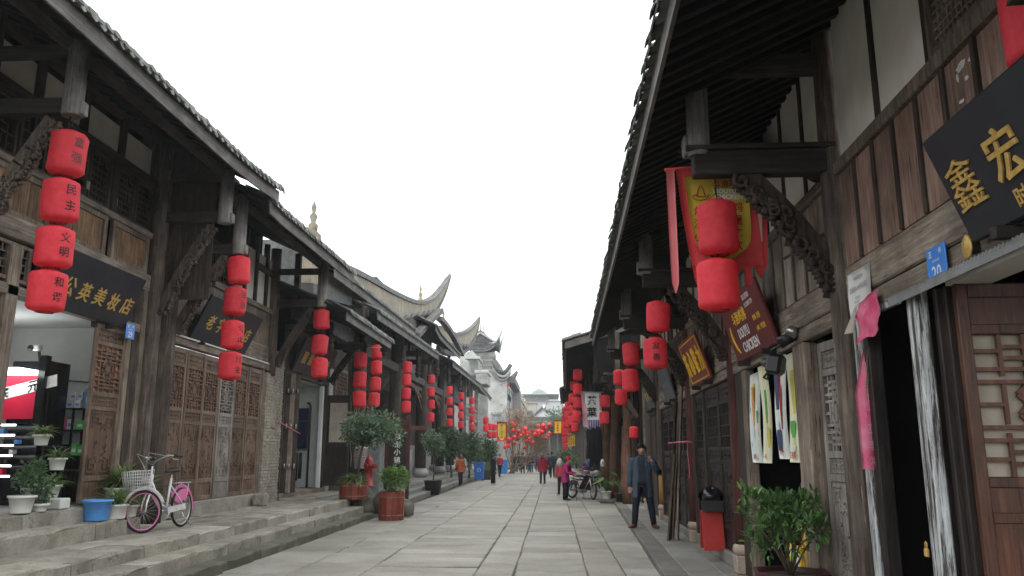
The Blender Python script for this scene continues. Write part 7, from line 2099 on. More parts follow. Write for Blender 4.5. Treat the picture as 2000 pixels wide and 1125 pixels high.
mb.cyl((.04, 7.78, 2.72), (.16, 7.85, 2.66), .05, .06, 12).tube([(.1, 7.8, 2.68), (.22, 7.95, 2.6), (.2, 8.05, 2.5)], .014, 6).obox((.17, 8.02, 2.47), (.16, .22, .2), (Vector((.8, .5, .2)), Vector((-.5, .85, 0)), Vector((-.2, 0, 1))), .03).cyl((.17, 8.1, 2.48), (.2, 8.3, 2.52), .06, .05, 12).tube([(.24, 7.95, 2.42), (.3, 8.0, 2.34), (.24, 8.1, 2.33), (.2, 8.16, 2.42)], .012, 6)
sb(mb, 'lamp_housing', 'black', fl_); sb(MB().cyl((.05, 7.74, 2.78), (.09, 7.72, 2.72), .055, None, 14), 'glass', 'steel', fl_)
jm = sthing('R', 'drink_machine', 'domed steel and glass drink machine behind the bush', 'drink machine', (-.3, 8.35, .1)); 
sb(MB().box(-.55, -.12, 8.12, 8.6, .1, 1.15, .02), 'machine_body', 'whitepot', jm)
M['glassy'] = plain('greenish_glass', (.32, .42, .40), .08, None, 3, 0, .8)
sb(MB().lathe([(.23, 1.15), (.24, 1.3), (.20, 1.42), (.17, 1.46)], 20, (-.33, 8.36, 0)), 'bowl', 'glassy', jm); sb(MB().lathe([(.18, 1.46), (.19, 1.48), (.16, 1.58), (.08, 1.65), (0, 1.66)], 20, (-.33, 8.36, 0)), 'lid', 'steel', jm)
sb(MB().slabsheet(2, 2, lambda u, v: (-.118, 8.13 + .46 * v, .3 + .62 * u), (.004, 0, 0)), 'front_print', 'yellow', jm)
for k in range(4): sb(MB().box(-.113, -.110, 8.16 + .11 * k, 8.21 + .11 * k, .36, .86), 'printed_stripe', ('pr_or', 'whiteprint', 'pr_yel', 'pr_or')[k], jm)
ap = sthing('R', 'yellow_panel', 'yellow and white drink advert panel low behind the bush', 'advert', (.06, 7.75, .2)); sb(MB().box(.045, .06, 8.02, 8.5, .14, .74), 'panel', 'yellow', ap); sb(MB().box(.061, .063, 8.06, 8.16, .2, .7).box(.061, .063, 8.3, 8.36, .3, .7), 'printed_stripe', 'whiteprint', ap)
# small chain on the planks, wall rod
chn = sthing('R', 'hanging_chain', 'thin chain with a ring hanging on the grey planks', 'chain', (.05, 8.3, 3.3)); mb = MB()
for k in range(14): mb.tube([(.03 + (.008 if k % 2 else 0) * math.cos(g), 8.45 + .009 * math.cos(g) * (0 if k % 2 else 1), 3.72 - .038 * k + .022 * math.sin(g)) for g in [6.283 * i / 6 for i in range(6)]], .003, 4, closed=True)
mb.tube([(.03, 8.45 + .03 * math.cos(g), 3.16 + .04 * math.sin(g)) for g in [6.283 * i / 12 for i in range(12)]], .003, 4, closed=True); sb(mb, 'links', 'greymetal', chn)
rd = sthing('R', 'iron_rod', 'rusty iron rod with a knob sticking out by the carved brace', 'rod', (.0, 6.55, 3.45)); sb(MB().cyl((.02, 6.5, 3.43), (.10, 7.7, 3.47), .014).lathe([(0, -.03), (.03, 0), (0, .03)], 10, (.03, 6.53, 3.43)), 'rod', 'door', rd)

# ================================================================== PEOPLE
def skin_mesh(V, E, Rr, levels=1):
    me = bpy.data.meshes.new('tmp'); me.from_pydata(V, E, [])
    ob = bpy.data.objects.new('tmp', me); COL.objects.link(ob)
    sk = ob.modifiers.new('s', 'SKIN'); sk.use_smooth_shade = True
    if not me.skin_vertices:
        raise RuntimeError('no skin layer')
    for i, d in enumerate(me.skin_vertices[0].data):
        r = Rr[i]; d.radius = r if isinstance(r, tuple) else (r, r); d.use_root = (i == 0)
    ss = ob.modifiers.new('u', 'SUBSURF'); ss.levels = levels; ss.render_levels = levels
    dg = bpy.context.evaluated_depsgraph_get(); ev = ob.evaluated_get(dg); m2 = ev.to_mesh()
    out = ([tuple(v.co) for v in m2.vertices], [tuple(p.vertices) for p in m2.polygons])
    ev.to_mesh_clear(); bpy.data.objects.remove(ob); bpy.data.meshes.remove(me)
    return out
CL = {}
def C_(name, col, rough=.85):
    if name not in CL: CL[name] = cloth(name, col, rough)
    return CL[name]
def person(label, pos, yaw, H, coat, coat_len, legs, shoes, hair=('short', (.013, .011, .010)), pose=None, group=None, hat=None, detail=False, width=1.0, extras=None, inner=None, collar=None):
    pose = pose or {}
    t = thing('person', label, 'person', pos, yaw, group)
    J = {}
    hipz = .525
    lean = pose.get('lean', 0)
    def tor(x, y, z):
        dz = z - hipz; return Vector((x, y - dz * math.sin(lean), hipz + dz * math.cos(lean)))
    feet = []
    for s_, k in ((-1, 'r'), (1, 'l')):
        sw, sp, kb = pose.get('leg_' + k, (0.0, .05, .03))
        hp_ = Vector((s_ * .052, 0, hipz - .01)); d1 = Vector((s_ * math.sin(sp), -math.sin(sw), -math.cos(sw))).normalized()
        kn = hp_ + d1 * .245; d2 = Vector((s_ * math.sin(sp) * .8, -math.sin(sw - kb), -math.cos(sw - kb))).normalized(); an = kn + d2 * .235
        J['hip' + k], J['knee' + k], J['ank' + k] = hp_, kn, an; feet.append(an.z)
    dz = .042 - min(feet)
    seat = pose.get('seat')
    J = {k: v + Vector((0, 0, dz)) for k, v in J.items()}
    up = Vector((0, 0, dz))
    pel, wai, che, nb, nk = tor(0, 0, .53) + up, tor(0, .004, .62) + up, tor(0, 0, .73) + up, tor(0, .008, .825) + up, tor(0, .0, .86) + up
    hd = tor(0, -.012, .925) + up
    hturn = pose.get('head', 0)
    for s_, k in ((-1, 'r'), (1, 'l')):
        sh = tor(s_ * .105 * width, .0, .80) + up; u_, f_ = pose.get('arm_' + k, ((s_ * .16, .02, -1), (s_ * .04, -.15, -1)))
        el = sh + Vector(u_).normalized() * .17; wr = el + Vector(f_).normalized() * .15
        J['sh' + k], J['el' + k], J['wr' + k] = sh, el, wr
        J['hd' + k] = Vector(f_).normalized()
    V = [pel, wai, che, nb, nk]; Rr = [(.075, .06), (.068, .052), (.085, .06), (.045, .04), .03]; E = [(0, 1), (1, 2), (2, 3), (3, 4)]
    for k in 'rl':
        o = len(V); V += [J['hip' + k], J['hip' + k].lerp(J['knee' + k], .5), J['knee' + k], J['knee' + k].lerp(J['ank' + k], .4), J['ank' + k]]; Rr += [.05, .044, .032, .031, .02]; E += [(0, o), (o, o + 1), (o + 1, o + 2), (o + 2, o + 3), (o + 3, o + 4)]
        o = len(V); V += [J['sh' + k], J['el' + k], J['wr' + k]]; Rr += [.034, .024, .017]; E += [(2, o), (o, o + 1), (o + 1, o + 2)]
    vv, ff = skin_mesh([tuple(p * H) for p in V], E, [tuple(q * H for q in r) if isinstance(r, tuple) else r * H for r in Rr])
    mb = MB(); mb.add(vv, ff, True)
    # head with face, ears, nose
    hq = Matrix.Rotation(hturn, 3, 'Z')
    n, m_ = 20, 16
    def HP(u, v):
        th, ph = 2 * math.pi * u, math.pi * (v - .5)
        x, y, z = .046 * math.cos(ph) * math.sin(th), -.056 * math.cos(ph) * math.cos(th), .066 * math.sin(ph)
        if z < 0: x *= 1 + z * 5.0; y = y * (1 + z * 2.2) - .006 * (z / -.066)
        fr_ = max(0, math.cos(th)) ** 6
        y -= fr_ * .016 * math.exp(-((z + .010) / .012) ** 2)      # nose
        y -= fr_ * .006 * math.exp(-((z + .036) / .007) ** 2)      # lips
        y += max(0, math.cos(th)) ** 2 * .006 * math.exp(-((z - .012) / .010) ** 2) * (1 - fr_)   # eye hollows
        return (hd + hq @ Vector((x, y, z))) * H
    mb.sheet(n + 1, m_, HP)
    mb.tube([nk * H, (hd + Vector((0, .012, -.03))) * H], [.029 * H, .03 * H], 10)
    for s_ in (-1, 1):
        e = hd + hq @ Vector((s_ * .047, .004, -.004)); mb.obox(e * H, (.012 * H, .02 * H, .034 * H), None, .005 * H)
    for k in 'rl':      # hands: palm and five fingers
        w_ = J['wr' + k]; d = J['hd' + k]; d = pose.get('hand_' + k, None) and Vector(pose['hand_' + k]).normalized() or d
        s_ = -1 if k == 'r' else 1
        a, b_, _ = frame(d, (0, 1, 0.2)); a = a if a.x * s_ < 0 or True else -a
        curl = pose.get('curl_' + k, .35)
        pc = w_ + d * .03
        mb.tube([w_ * H, (w_ + d * .022) * H, (w_ + d * .05) * H], [(.015 * H, .012 * H), (.022 * H, .012 * H), (.021 * H, .010 * H)], 8)
        for i, (off, L) in enumerate(((-.016, .036), (-.0055, .042), (.0055, .040), (.016, .031))):
            p0 = w_ + d * .048 + b_ * 0 + a * off; d2 = (d - b_ * curl).normalized(); p1 = p0 + d2 * L * .5; d3 = (d - b_ * curl * 2.4).normalized(); p2 = p1 + d3 * L * .5
            mb.tube([p0 * H, p1 * H, p2 * H], [.0058 * H, .0052 * H, .0042 * H], 6)
        p0 = w_ + d * .015 + a * .018; p1 = p0 + (d * .7 + a * .6 - b_ * .3).normalized() * .024; p2 = p1 + (d - b_ * .4).normalized() * .018
        mb.tube([p0 * H, p1 * H, p2 * H], [.007 * H, .0062 * H, .005 * H], 6)
    mb.build('body', M['skin'], t)
    # face marks
    fm = MB()
    for s_ in (-1, 1):
        fm.obox((hd + hq @ Vector((s_ * .019, -.0495, .010))) * H, (.013 * H, .004 * H, .0045 * H), None, .001)
        fm.obox((hd + hq @ Vector((s_ * .020, -.0505, .022))) * H, (.019 * H, .004 * H, .0035 * H), None, .001)
    fm.obox((hd + hq @ Vector((0, -.0475, -.037))) * H, (.022 * H, .008 * H, .003 * H), None, .001)
    if detail or True: fm.build('face_marks', M['hair'], t)
    # hair
    hs_, hc = hair
    hm = MB(); hmat = C_('hair_%s' % str(hc), hc, .6)
    def HH(u, v):
        th, ph = 2 * math.pi * u, math.pi * (v * .62 - .12)
        k_ = 1.13 + .03 * math.sin(9 * th)
        front = max(0, math.cos(th))
        if ph < .45 * front + .1 * front: ph = ph + (.55 * front) * (1 - v)
        return (hd + hq @ Vector((.047 * k_ * math.cos(ph) * math.sin(th), -.056 * k_ * math.cos(ph) * math.cos(th) + .004, .068 * k_ * math.sin(ph) + .003))) * H
    hm.sheet(25, 9, HH)
    if hs_ in ('long', 'tail'):
        L = .16 if hs_ == 'long' else .13
        hm.tube([(hd + hq @ Vector((0, .045, .03))) * H, (hd + hq @ Vector((0, .066, -.04))) * H, (hd + hq @ Vector((0, .06, -L))) * H], [(.045 * H, .03 * H) if hs_ == 'long' else .022 * H, (.05 * H, .026 * H) if hs_ == 'long' else .02 * H, .012 * H], 10)
    hm.build('hair', hmat, t)
    if hat:
        ht = MB()
        if hat[0] == 'knit': ht.lathe([(.058 * H, -.005 * H), (.062 * H, .006 * H), (.060 * H, .02 * H), (.055 * H, .05 * H), (.03 * H, .075 * H), (0, .082 * H)], 16, (hd + Vector((0, .004, .012))) * H).lathe([(0, 0), (.016 * H, .012 * H), (0, .024 * H)], 8, (hd + Vector((0, .0, .088))) * H)
        else: ht.lathe([(.055 * H, 0), (.058 * H, .02 * H), (.066 * H, .045 * H), (.06 * H, .052 * H), (0, .056 * H)], 16, (hd + Vector((0, .004, .028))) * H).obox((hd + Vector((0, -.062, .03))) * H, (.07 * H, .04 * H, .006 * H), None, .002)
        ht.build('hat', C_('hat_' + label[:12], hat[1]), t)
    # trousers
    tr = MB()
    for k in 'rl':
        h0, kn, an = J['hip' + k], J['knee' + k], J['ank' + k]
        lw = pose.get('legw', 1.0)
        tr.tube([(h0 + Vector((0, 0, .05))) * H, h0 * H, h0.lerp(kn, .5) * H, kn * H, kn.lerp(an, .5) * H, (an + Vector((0, 0, .0))) * H], [(.058 * H, .06 * H), (.062 * H * lw, .066 * H * lw), (.052 * H * lw, .056 * H * lw), (.042 * H * lw, .046 * H * lw), (.039 * H * lw, .043 * H * lw), (.033 * H * lw, .037 * H * lw)], 12)
    tr.tube([(pel + Vector((0, 0, .06))) * H, pel * H, (pel - Vector((0, 0, .04))) * H], [(.095 * H, .066 * H), (.105 * H, .072 * H), (.09 * H, .065 * H)], 16)
    tr.build('trousers', legs, t)
    for k in 'rl':
        an = J['ank' + k]; s_ = -1 if k == 'r' else 1; to = Vector((s_ * .25, -1, 0)).normalized()
        if k in pose.get('toe', {}): to = Vector(pose['toe'][k]).normalized()
        so = MB().tube([(an - to * .035 + Vector((0, 0, -.018))) * H, (an + to * .0 + Vector((0, 0, -.012))) * H, (an + to * .05 + Vector((0, 0, -.022))) * H, (an + to * .095 + Vector((0, 0, -.028))) * H, (an + to * .115 + Vector((0, 0, -.031))) * H], [(.020 * H, .018 * H), (.027 * H, .030 * H), (.028 * H, .02 * H), (.025 * H, .014 * H), (.012 * H, .008 * H)], 10, up=(0, 0, 1))
        so.build('shoe', shoes, t)
    # coat: torso, skirt, sleeves
    if inner is not None:
        im = MB(); im.tube([(nk + Vector((0, .0, -.005))) * H, (nb) * H, (che + Vector((0, 0, .05))) * H, che * H, wai * H, (pel + Vector((0, 0, .03))) * H, (pel - Vector((0, 0, .005))) * H], [(.036 * H, .036 * H), (.07 * H, .045 * H), (.105 * width * H, .062 * H), (.108 * width * H, .071 * H), (.100 * width * H, .066 * H), (.104 * width * H, .073 * H), (.106 * width * H, .074 * H)], 20); im.build('sweater', inner, t)
    ct = MB(); hz = hipz - coat_len
    hem = tor(0, 0, hipz) + up + Vector((0, 0, -coat_len))
    fl = pose.get('flare', 1.0)
    rings = [(nk + Vector((0, .006, -.012)), .042, .040), (nb + Vector((0, .004, .005)), .072, .050), (tor(0, .002, .805) + up, .118 * width, .062), (tor(0, 0, .76) + up, .122 * width, .075), (che, .122 * width, .080), (wai, .112 * width, .077), (pel, .120 * width, .084)]
    if coat_len > .03: rings += [(pel.lerp(hem, .55), .124 * width * fl, .088 * fl), (hem, .128 * width * fl, .092 * fl)]
    ring_n = 24
    opened = inner is not None
    vv = []; ff = []
    for i, (c, rx_, ry_) in enumerate(rings):
        for j in range(ring_n + 1):
            if opened:
                gap = .30 + .10 * i / len(rings) + (.12 if i > 5 else 0)
                g = -math.pi / 2 + gap + (2 * math.pi - 2 * gap) * j / ring_n
            else: g = -math.pi / 2 + 2 * math.pi * j / ring_n
            wob = 1 + .02 * math.sin(3 * g + i) + .015 * math.sin(7 * g + 2 * i)
            vv.append((c + Vector((rx_ * math.cos(g) * wob, ry_ * math.sin(g) * wob, 0))) * H)
    for i in range(len(rings) - 1):
        for j in range(ring_n): ff.append((i * (ring_n + 1) + j, i * (ring_n + 1) + j + 1, (i + 1) * (ring_n + 1) + j + 1, (i + 1) * (ring_n + 1) + j))
    ct.add(vv, ff, True)
    puffs = pose.get('puff', 0)
    for k in 'rl':
        sh, el, wr = J['sh' + k], J['el' + k], J['wr' + k]
        s_ = -1 if k == 'r' else 1
        pts = [sh + Vector((-s_ * .02, 0, .012)), sh + (el - sh) * .15, sh.lerp(el, .55), el, el.lerp(wr, .5), wr + (wr - el) * .05]
        ct.tube([p * H for p in pts], [.045 * H, .052 * H, .044 * H, .040 * H, .034 * H, .030 * H], 12)
    if puffs:
        for i in range(puffs):
            q = (i + .5) / puffs; c = (tor(0, 0, .80) + up).lerp(hem, q); ct.lathe([(.118 * width * H, -.012 * H), (.128 * width * H, 0), (.118 * width * H, .012 * H)], 20, c * H, True, 0, (Vector((1, 0, 0)), Vector((0, .68, 0)), Vector((0, 0, 1))))
    ct.build('coat', coat, t)
    if collar is not None:
        cm = MB().lathe([(.05 * H, -.015 * H), (.075 * H, -.004 * H), (.072 * H, .022 * H), (.048 * H, .026 * H)], 16, (nb + Vector((0, .008, .025))) * H, True, 0, (Vector((1, 0, 0)), Vector((0, .9, 0)), Vector((0, 0, 1)))); cm.build('collar', collar, t)
    if inner is not None:    # lapels
        lp_ = MB()
        for s_ in (-1, 1):
            P_ = [nk + Vector((s_ * .035, -.03, -.005)), nb + Vector((s_ * .075, -.052, -.005)), che + Vector((s_ * .062, -.083, .01)), che + Vector((s_ * .036, -.088, -.03)), nb + Vector((s_ * .045, -.060, 0))]
            lp_.add([p * H for p in P_], [(0, 1, 4), (1, 2, 4), (2, 3, 4)])
        lp_.build('lapels', coat, t)
    return t, {k: v * H for k, v in J.items()}, hd * H
blk = C_('black_cloth', (.014, .014, .017)); navy = C_('navy_cloth', (.014, .017, .028)); jean = C_('jeans_cloth', (.06, .085, .14)); lea = C_('brown_leather', (.11, .035, .022), .4); dks = C_('dark_shoe', (.02, .018, .017), .5); whs = C_('white_shoe', (.6, .6, .58), .6)
# the man on the phone
mp_ = on_z(1257, 1031, .102)
man, JM, HM = person('man in long open blue grey coat phoning on the right pavement', mp_, R(-4), 1.72, C_('blue_grey_coat', (.060, .082, .108)), .17, navy, lea, ('short', (.013, .011, .01)), dict(leg_r=(.02, .13, .0), leg_l=(.06, .17, .03), arm_l=((.62, -.25, -1), (-.62, -.50, 1.0)), arm_r=((-.22, .03, -1), (-.02, -.14, -1)), hand_l=(-.55, -.05, .85), curl_l=.7, head=.08, toe={'r': (-.75, -1, 0), 'l': (.45, -1, 0)}), None, None, True, 1.05, None, C_('grey_blue_sweater', (.030, .040, .056)))
ph = thing('mobile_phone', 'dark mobile phone held to the ear of the man in the coat', 'phone', man.matrix_basis @ (HM + Vector((.098, -.03, -.02)))); MB().obox((0, 0, 0), (.012, .07, .145), (Vector((1, .1, 0)), Vector((-.1, 1, .3)), Vector((0, -.3, 1))), .004).build('phone_body', M['blackgloss'], ph)
# old woman with the stick
ow, JO, _ = person('old woman in magenta quilted jacket leaning on a thin stick', on_z(1105, 977, 0), R(72), 1.50, C_('magenta_jacket', (.30, .028, .13)), .12, blk, dks, ('short', (.02, .018, .017)), dict(lean=.16, puff=0, arm_r=((-.2, -.25, -1), (.25, -.9, -.25)), arm_l=((.2, -.25, -1), (-.25, -.9, -.2)), flare=1.08, legw=1.15, toe={'r': (-.1, -1, 0), 'l': (.1, -1, 0)}), None, ('knit', (.42, .02, .035)), False, 1.12)
wst = ow.matrix_basis @ JO['wrr']
sk = thing('walking_stick', 'thin dark walking stick of the old woman', 'walking stick', Vector((wst.x + .12, wst.y - .1, 0))); MB().tube([(0, 0, 0), (-.07, .05, .45), Vector((wst.x, wst.y, wst.z + .03)) - sk.location], .011, 7).build('stick', M['bark'], sk)
person('person in red top carrying a silver bag, half hidden by the old woman', on_z(1097, 966, 0), R(185), 1.50, C_('rose_top', (.40, .05, .07)), .06, blk, dks, ('short', (.02, .018, .017)))
sbg = thing('carrier_bag', 'silver plastic bag beside the old woman', 'bag', on_y(1093, 903, 31.5)); MB().lathe([(.03, .16), (.07, .12), (.12, .03), (.13, -.06), (.09, -.16), (0, -.18)], 14, (0, 0, 0), True, 0, None, lambda t, i: 1 + .12 * math.sin(5 * t + i)).build('bag_skin', M['concrete'], sbg)
person('woman in dark red coat with fur collar walking away', on_z(1060, 945, 0), R(180), 1.62, C_('dark_red_coat', (.21, .012, .028)), .13, navy, dks, ('short', (.10, .09, .085)), dict(leg_r=(.12, .03, .05), leg_l=(-.12, .03, .1), flare=1.12), None, None, False, 1.12, None, None, C_('fur_collar', (.06, .015, .018)))
person('uniformed person in dark navy with peaked cap walking away', on_z(1079, 933, 0), R(180), 1.74, C_('uniform_navy', (.022, .028, .042)), .05, navy, dks, ('short', (.013, .011, .01)), dict(leg_r=(-.1, .03, .1), leg_l=(.1, .03, .05)), None, ('cap', (.02, .024, .036)), False, 1.1)
person('person in dark maroon jacket partly behind the uniformed one', on_z(1070, 927, 0), R(180), 1.66, C_('maroon_jacket', (.085, .018, .024)), .06, blk, dks)
person('man in khaki grey coat walking towards the camera', on_z(1021, 924, 0), R(0), 1.72, C_('khaki_coat', (.20, .185, .15)), .11, blk, dks, ('short', (.013, .011, .01)), dict(leg_r=(.1, .03, .03), leg_l=(-.08, .03, .1), arm_r=((-.3, .05, -1), (.35, -.5, -.8)), arm_l=((.3, .05, -1), (-.35, -.5, -.8))), None, None, False, 1.12)
person('person in navy jacket left of the khaki coat', on_z(1007, 922, 0), R(10), 1.62, C_('navy_jacket', (.022, .026, .042)), .05, jean, dks, ('short', (.02, .017, .015)), dict(leg_r=(.1, .03, .03)))
person('person in black jacket behind the khaki coat', on_z(1013, 921, 0), R(-10), 1.66, blk, .06, blk, dks)
person('person in blue jeans and dark jacket right of the khaki coat', on_z(1034, 923, 0), R(-5), 1.62, C_('slate_jacket', (.03, .04, .055)), .03, jean, dks)
person('person in red cap and dark jacket at the crowd edge', on_z(1037.5, 922, 0), R(20), 1.62, C_('slate_jacket2', (.035, .04, .05)), .04, jean, dks, ('short', (.02, .018, .017)), None, None, ('knit', (.5, .02, .05)))
person('man in bright red jacket and flat cap walking by the blue box', on_z(976, 932, 0), R(30), 1.60, C_('bright_red_jacket', (.40, .022, .04)), .03, blk, dks, ('short', (.05, .045, .04)), dict(leg_r=(.22, .03, .05), leg_l=(-.25, .03, .15), arm_r=((-.2, -.2, -1), (.3, -.8, -.4)), arm_l=((.2, -.1, -1), (-.3, -.8, -.4))), None, ('cap', (.14, .12, .10)))
person('girl in long black puffer coat with white shoes', on_z(963, 947, 0), R(120), 1.60, C_('black_puffer', (.013, .015, .018), .5), .19, blk, whs, ('tail', (.013, .011, .01)), dict(puff=9, leg_r=(.05, .03, .03)), None, None, False, 1.1)
ox = on_z(900, 948, 0)
person('woman in orange padded jacket stepping up the hall steps', ox, R(205), 1.62, C_('orange_puffer', (.38, .085, .028), .6), .10, blk, dks, ('long', (.16, .06, .03)), dict(leg_r=(.62, .04, .75), leg_l=(-.18, .03, .06), lean=.12, puff=6, arm_r=((-.25, -.3, -1), (.1, -.8, -.6)), arm_l=((.25, .2, -1), (-.1, -.5, -1)), flare=1.05), None, None, False, 1.12)
bp_ = thing('backpack', 'grey backpack of the woman in orange', 'backpack', ox + Vector((.20, -.02, 1.18))); MB().obox((0, 0, 0), (.13, .26, .36), (Vector((.9, .3, 0)), Vector((-.3, .95, 0)), Vector((0, 0, 1))), .05).build('bag', M['concrete'], bp_)
person('person in pale pink padded jacket behind the round tree', Vector((-5.95, 25.2, .466)), R(160), 1.62, C_('pale_pink_puffer', (.55, .45, .43)), .10, blk, dks, ('short', (.013, .011, .01)), dict(puff=8), None, None, False, 1.15)
def seated(label, P, yaw, coat, legs, hair=('short', (.02, .018, .017))):
    person(label, P, yaw, 1.58, coat, .02, legs, dks, hair, dict(leg_r=(1.35, .1, 1.35), leg_l=(1.35, .1, 1.35), lean=.3, arm_r=((-.2, -.6, -1), (.3, -.9, -.2)), arm_l=((.2, -.6, -1), (-.3, -.9, -.2))))
    s = thing('stool', 'low stool under the ' + label.split(' seated')[0], 'stool', P + Vector((0, 0, 0)), yaw, 'stools on the right pavement')
    MB().box(-.18, .18, -.12, .24, .30, .34, .006).build('seat', M['door'], s)
    lm = MB().box(-.02, .02, -.02, .02, 0, .30).mesh('leg', M['door'])
    for a in (-.14, .14):
        for b_ in (-.08, .2): link('leg', lm, s, (a, b_, 0))
seated('person in bright blue coat seated on the right pavement', on_z(1144, 928, .1), R(60), C_('royal_blue_coat', (.03, .07, .20)), blk)
seated('person in black with magenta bag seated by the log columns', on_z(1152, 934, .1), R(75), blk, blk)
mgb = thing('handbag', 'magenta bag on the lap of the seated person in black', 'bag', on_z(1150, 934, .1) + Vector((-.25, -.28, .62))); MB().lathe([(.05, -.12), (.14, -.08), (.15, .03), (.1, .11), (0, .13)], 12).build('bag_body', C_('magenta_bag', (.42, .03, .22)), mgb)
person('person in mottled grey green coat standing on the far right pavement', on_z(1126, 915, .1), R(100), 1.62, C_('camo_coat', (.10, .105, .085)), .12, blk, dks)
rg = random.Random(31)
fcols = [(.02, .02, .025), (.25, .03, .04), (.06, .07, .09), (.15, .13, .10), (.03, .05, .10), (.02, .02, .022), (.20, .05, .05), (.09, .09, .09)]
for k, (x, Y) in enumerate(((-2.6, 84), (-3.4, 88), (-1.9, 96), (-1.2, 104), (-.4, 92), (.3, 99), (.9, 86), (-.8, 112), (.2, 118), (1.1, 108), (-2.2, 108), (-3.9, 80), (-1.5, 78), (.5, 80), (-.1, 75), (1.2, 74), (-2.9, 98), (-1.6, 116), (.7, 114), (-.6, 86), (-2.1, 90), (1.0, 95))):
    person('small figure in the distant crowd near the gatehouse', Vector((x, Y, 0)), R(rg.choice((0, 180, 20, 200))), rg.uniform(1.55, 1.75), C_('crowd_%d' % (k % 8), fcols[k % 8]), rg.choice((.03, .08, .14)), (blk, navy, jean)[k % 3], dks, ('short', (.015, .013, .012)), None, 'people in the distant crowd')
wbg = thing('hanging_bag', 'white bag with a red mark hanging by the log columns', 'bag', on_y(1177, 905, 30.0)); MB().lathe([(.02, .16), (.06, .12), (.09, .0), (.08, -.10), (0, -.13)], 12, (0, 0, 0), True, 0, None, lambda t, i: 1 + .1 * math.sin(4 * t)).build('bag_skin', M['paper'], wbg); MB().obox((0, -.085, .02), (.05, .03, .08), None, .01).build('red_mark', M['poster'], wbg)
for k, (px, py, Y, w_, c_, lab) in enumerate(((1164, 893, 33, .34, 'dark navy garment hanging on the right shop front', 0), (1156, 888, 36, .3, 'black garment hanging deeper in the right shop front', 1))) if False else []: pass
for k, (px, Y, h) in enumerate(((1168, 31.5, 1.5), (1158, 35.5, 1.6), (1150, 40, 1.5))):
    p = on_y(px, 850, Y); o = thing('hanging_garment', ('nearest dark garment hanging on the right shop front', 'middle dark garment hanging on the right shop front', 'farthest dark garment hanging on the right shop front')[k], 'garment', p, 0, 'garments hung on the right shop front')
    MB().tube([(0, 0, .3), (0, 0, .2), (.02, 0, -.4), (0, 0, -h * .75)], [(.04, .03), (.14, .06), (.13, .06), (.16, .07)], 12).build('garment_cloth', navy if k != 1 else blk, o)

# ================================================================== BICYCLE
def wheel(parent, c, r, tyre_r, rim_mat, tyre='rubber', spokes=20, steer=0.0, name='wheel', hub_w=.05, spoke_mat='steel'):
    A = (Vector((0, math.cos(steer), 0)) + Vector((math.sin(steer), 0, 0)) * -1, Vector((0, 0, 1)))
    fw = Vector((-math.sin(steer), math.cos(steer), 0)); ax = Vector((math.cos(steer), math.sin(steer), 0)); up = Vector((0, 0, 1))
    ring = lambda rr, n: [fw * (rr * math.cos(6.28318 * i / n)) + up * (rr * math.sin(6.28318 * i / n)) for i in range(n)]
    w_ = MB().tube(ring(r - tyre_r, 40), tyre_r, 8, closed=True).build('tyre', M[tyre]); w_.parent = parent; w_.location = c; w_.name = name
    rm = MB().tube(ring(r - 2.2 * tyre_r, 40), tyre_r * .55, 6, closed=True).build('rim', rim_mat, w_)
    sp = MB()
    for i in range(spokes):
        g = 6.28318 * i / spokes; q = fw * math.cos(g) + up * math.sin(g); sp.tube([ax * (hub_w * .5 * (1 if i % 2 else -1)) + q * .015, q * (r - 2.3 * tyre_r)], .0016 if spokes > 12 else .011, 4)
    sp.tube([-ax * hub_w, ax * hub_w], .016, 10); sp.build('spokes', M[spoke_mat], w_)
    return w_
M['pinkpaint'] = plain('pink_bike_paint', (.62, .17, .36), .35, (.56, .13, .31), 5, 0, .5)
M['whitepaint'] = plain('white_bike_paint', (.74, .70, .72), .3, None, 5, 0, .5)
M['saddle'] = plain('black_saddle', (.025, .026, .028), .45)
b0 = on_z(279, 1041, .466); b1_ = on_z(346, 1030, .466)
bd_ = (b0 - b1_); byaw = math.atan2(bd_.x, -bd_.y)
bike = thing('bicycle', 'pink and white lady bicycle with wire basket parked on the steps', 'bicycle', (b0 + b1_) / 2 + Vector((.03, 0, 0)), byaw)
bike.rotation_euler = (0, R(-4), byaw); bike.scale = (1.04,) * 3
ST = -.42; r = .295; fc, rc = Vector((0, -.50, r)), Vector((0, .50, r))
wheel(bike, fc, r, .019, M['pinkpaint'], steer=ST); wheel(bike, rc, r, .019, M['steel'])
fwd = Vector((math.sin(ST) * 1, -math.cos(ST), 0)); fwd = Vector((-math.sin(ST) * -1, -math.cos(ST), 0)); sx = Vector((math.cos(ST), math.sin(ST), 0))
fwd = Vector((math.sin(ST), -math.cos(ST), 0)); fwd = -Vector((-math.sin(ST), math.cos(ST), 0))
hb, ht = Vector((0, -.36, .58)), Vector((0, -.30, .80))
fr = MB()
fr.tube([ht * .6 + hb * .4, (0, -.18, .50), (0, -.04, .36), (0, .08, .30)], .021, 10).tube([hb, (0, -.20, .42), (0, -.06, .28), (0, .08, .26)], .018, 10)
bb = Vector((0, .08, .27)); stp = Vector((0, .21, .74))
fr.tube([bb, stp], .017, 10)
for s_ in (-.055, .055): fr.tube([bb + Vector((s_ * .6, .02, 0)), (s_, .3, .27), rc + Vector((s_, 0, 0))], .010, 8).tube([Vector((s_ * .4, .18, .62)), rc + Vector((s_, 0, 0))], .009, 8)
fr.tube([hb, ht], .024, 12); fr.build('frame', M['whitepaint'], bike)
fk = MB()
for s_ in (-.052, .052): fk.tube([hb + sx * s_ * .8 + Vector((0, 0, .0)), hb.lerp(fc, .6) + sx * s_ + fwd * .02, fc + sx * s_], [.013, .012, .009], 8)
fk.tube([hb, ht + Vector((0, .0, .12))], .013, 10); fk.build('fork', M['whitepaint'], bike)
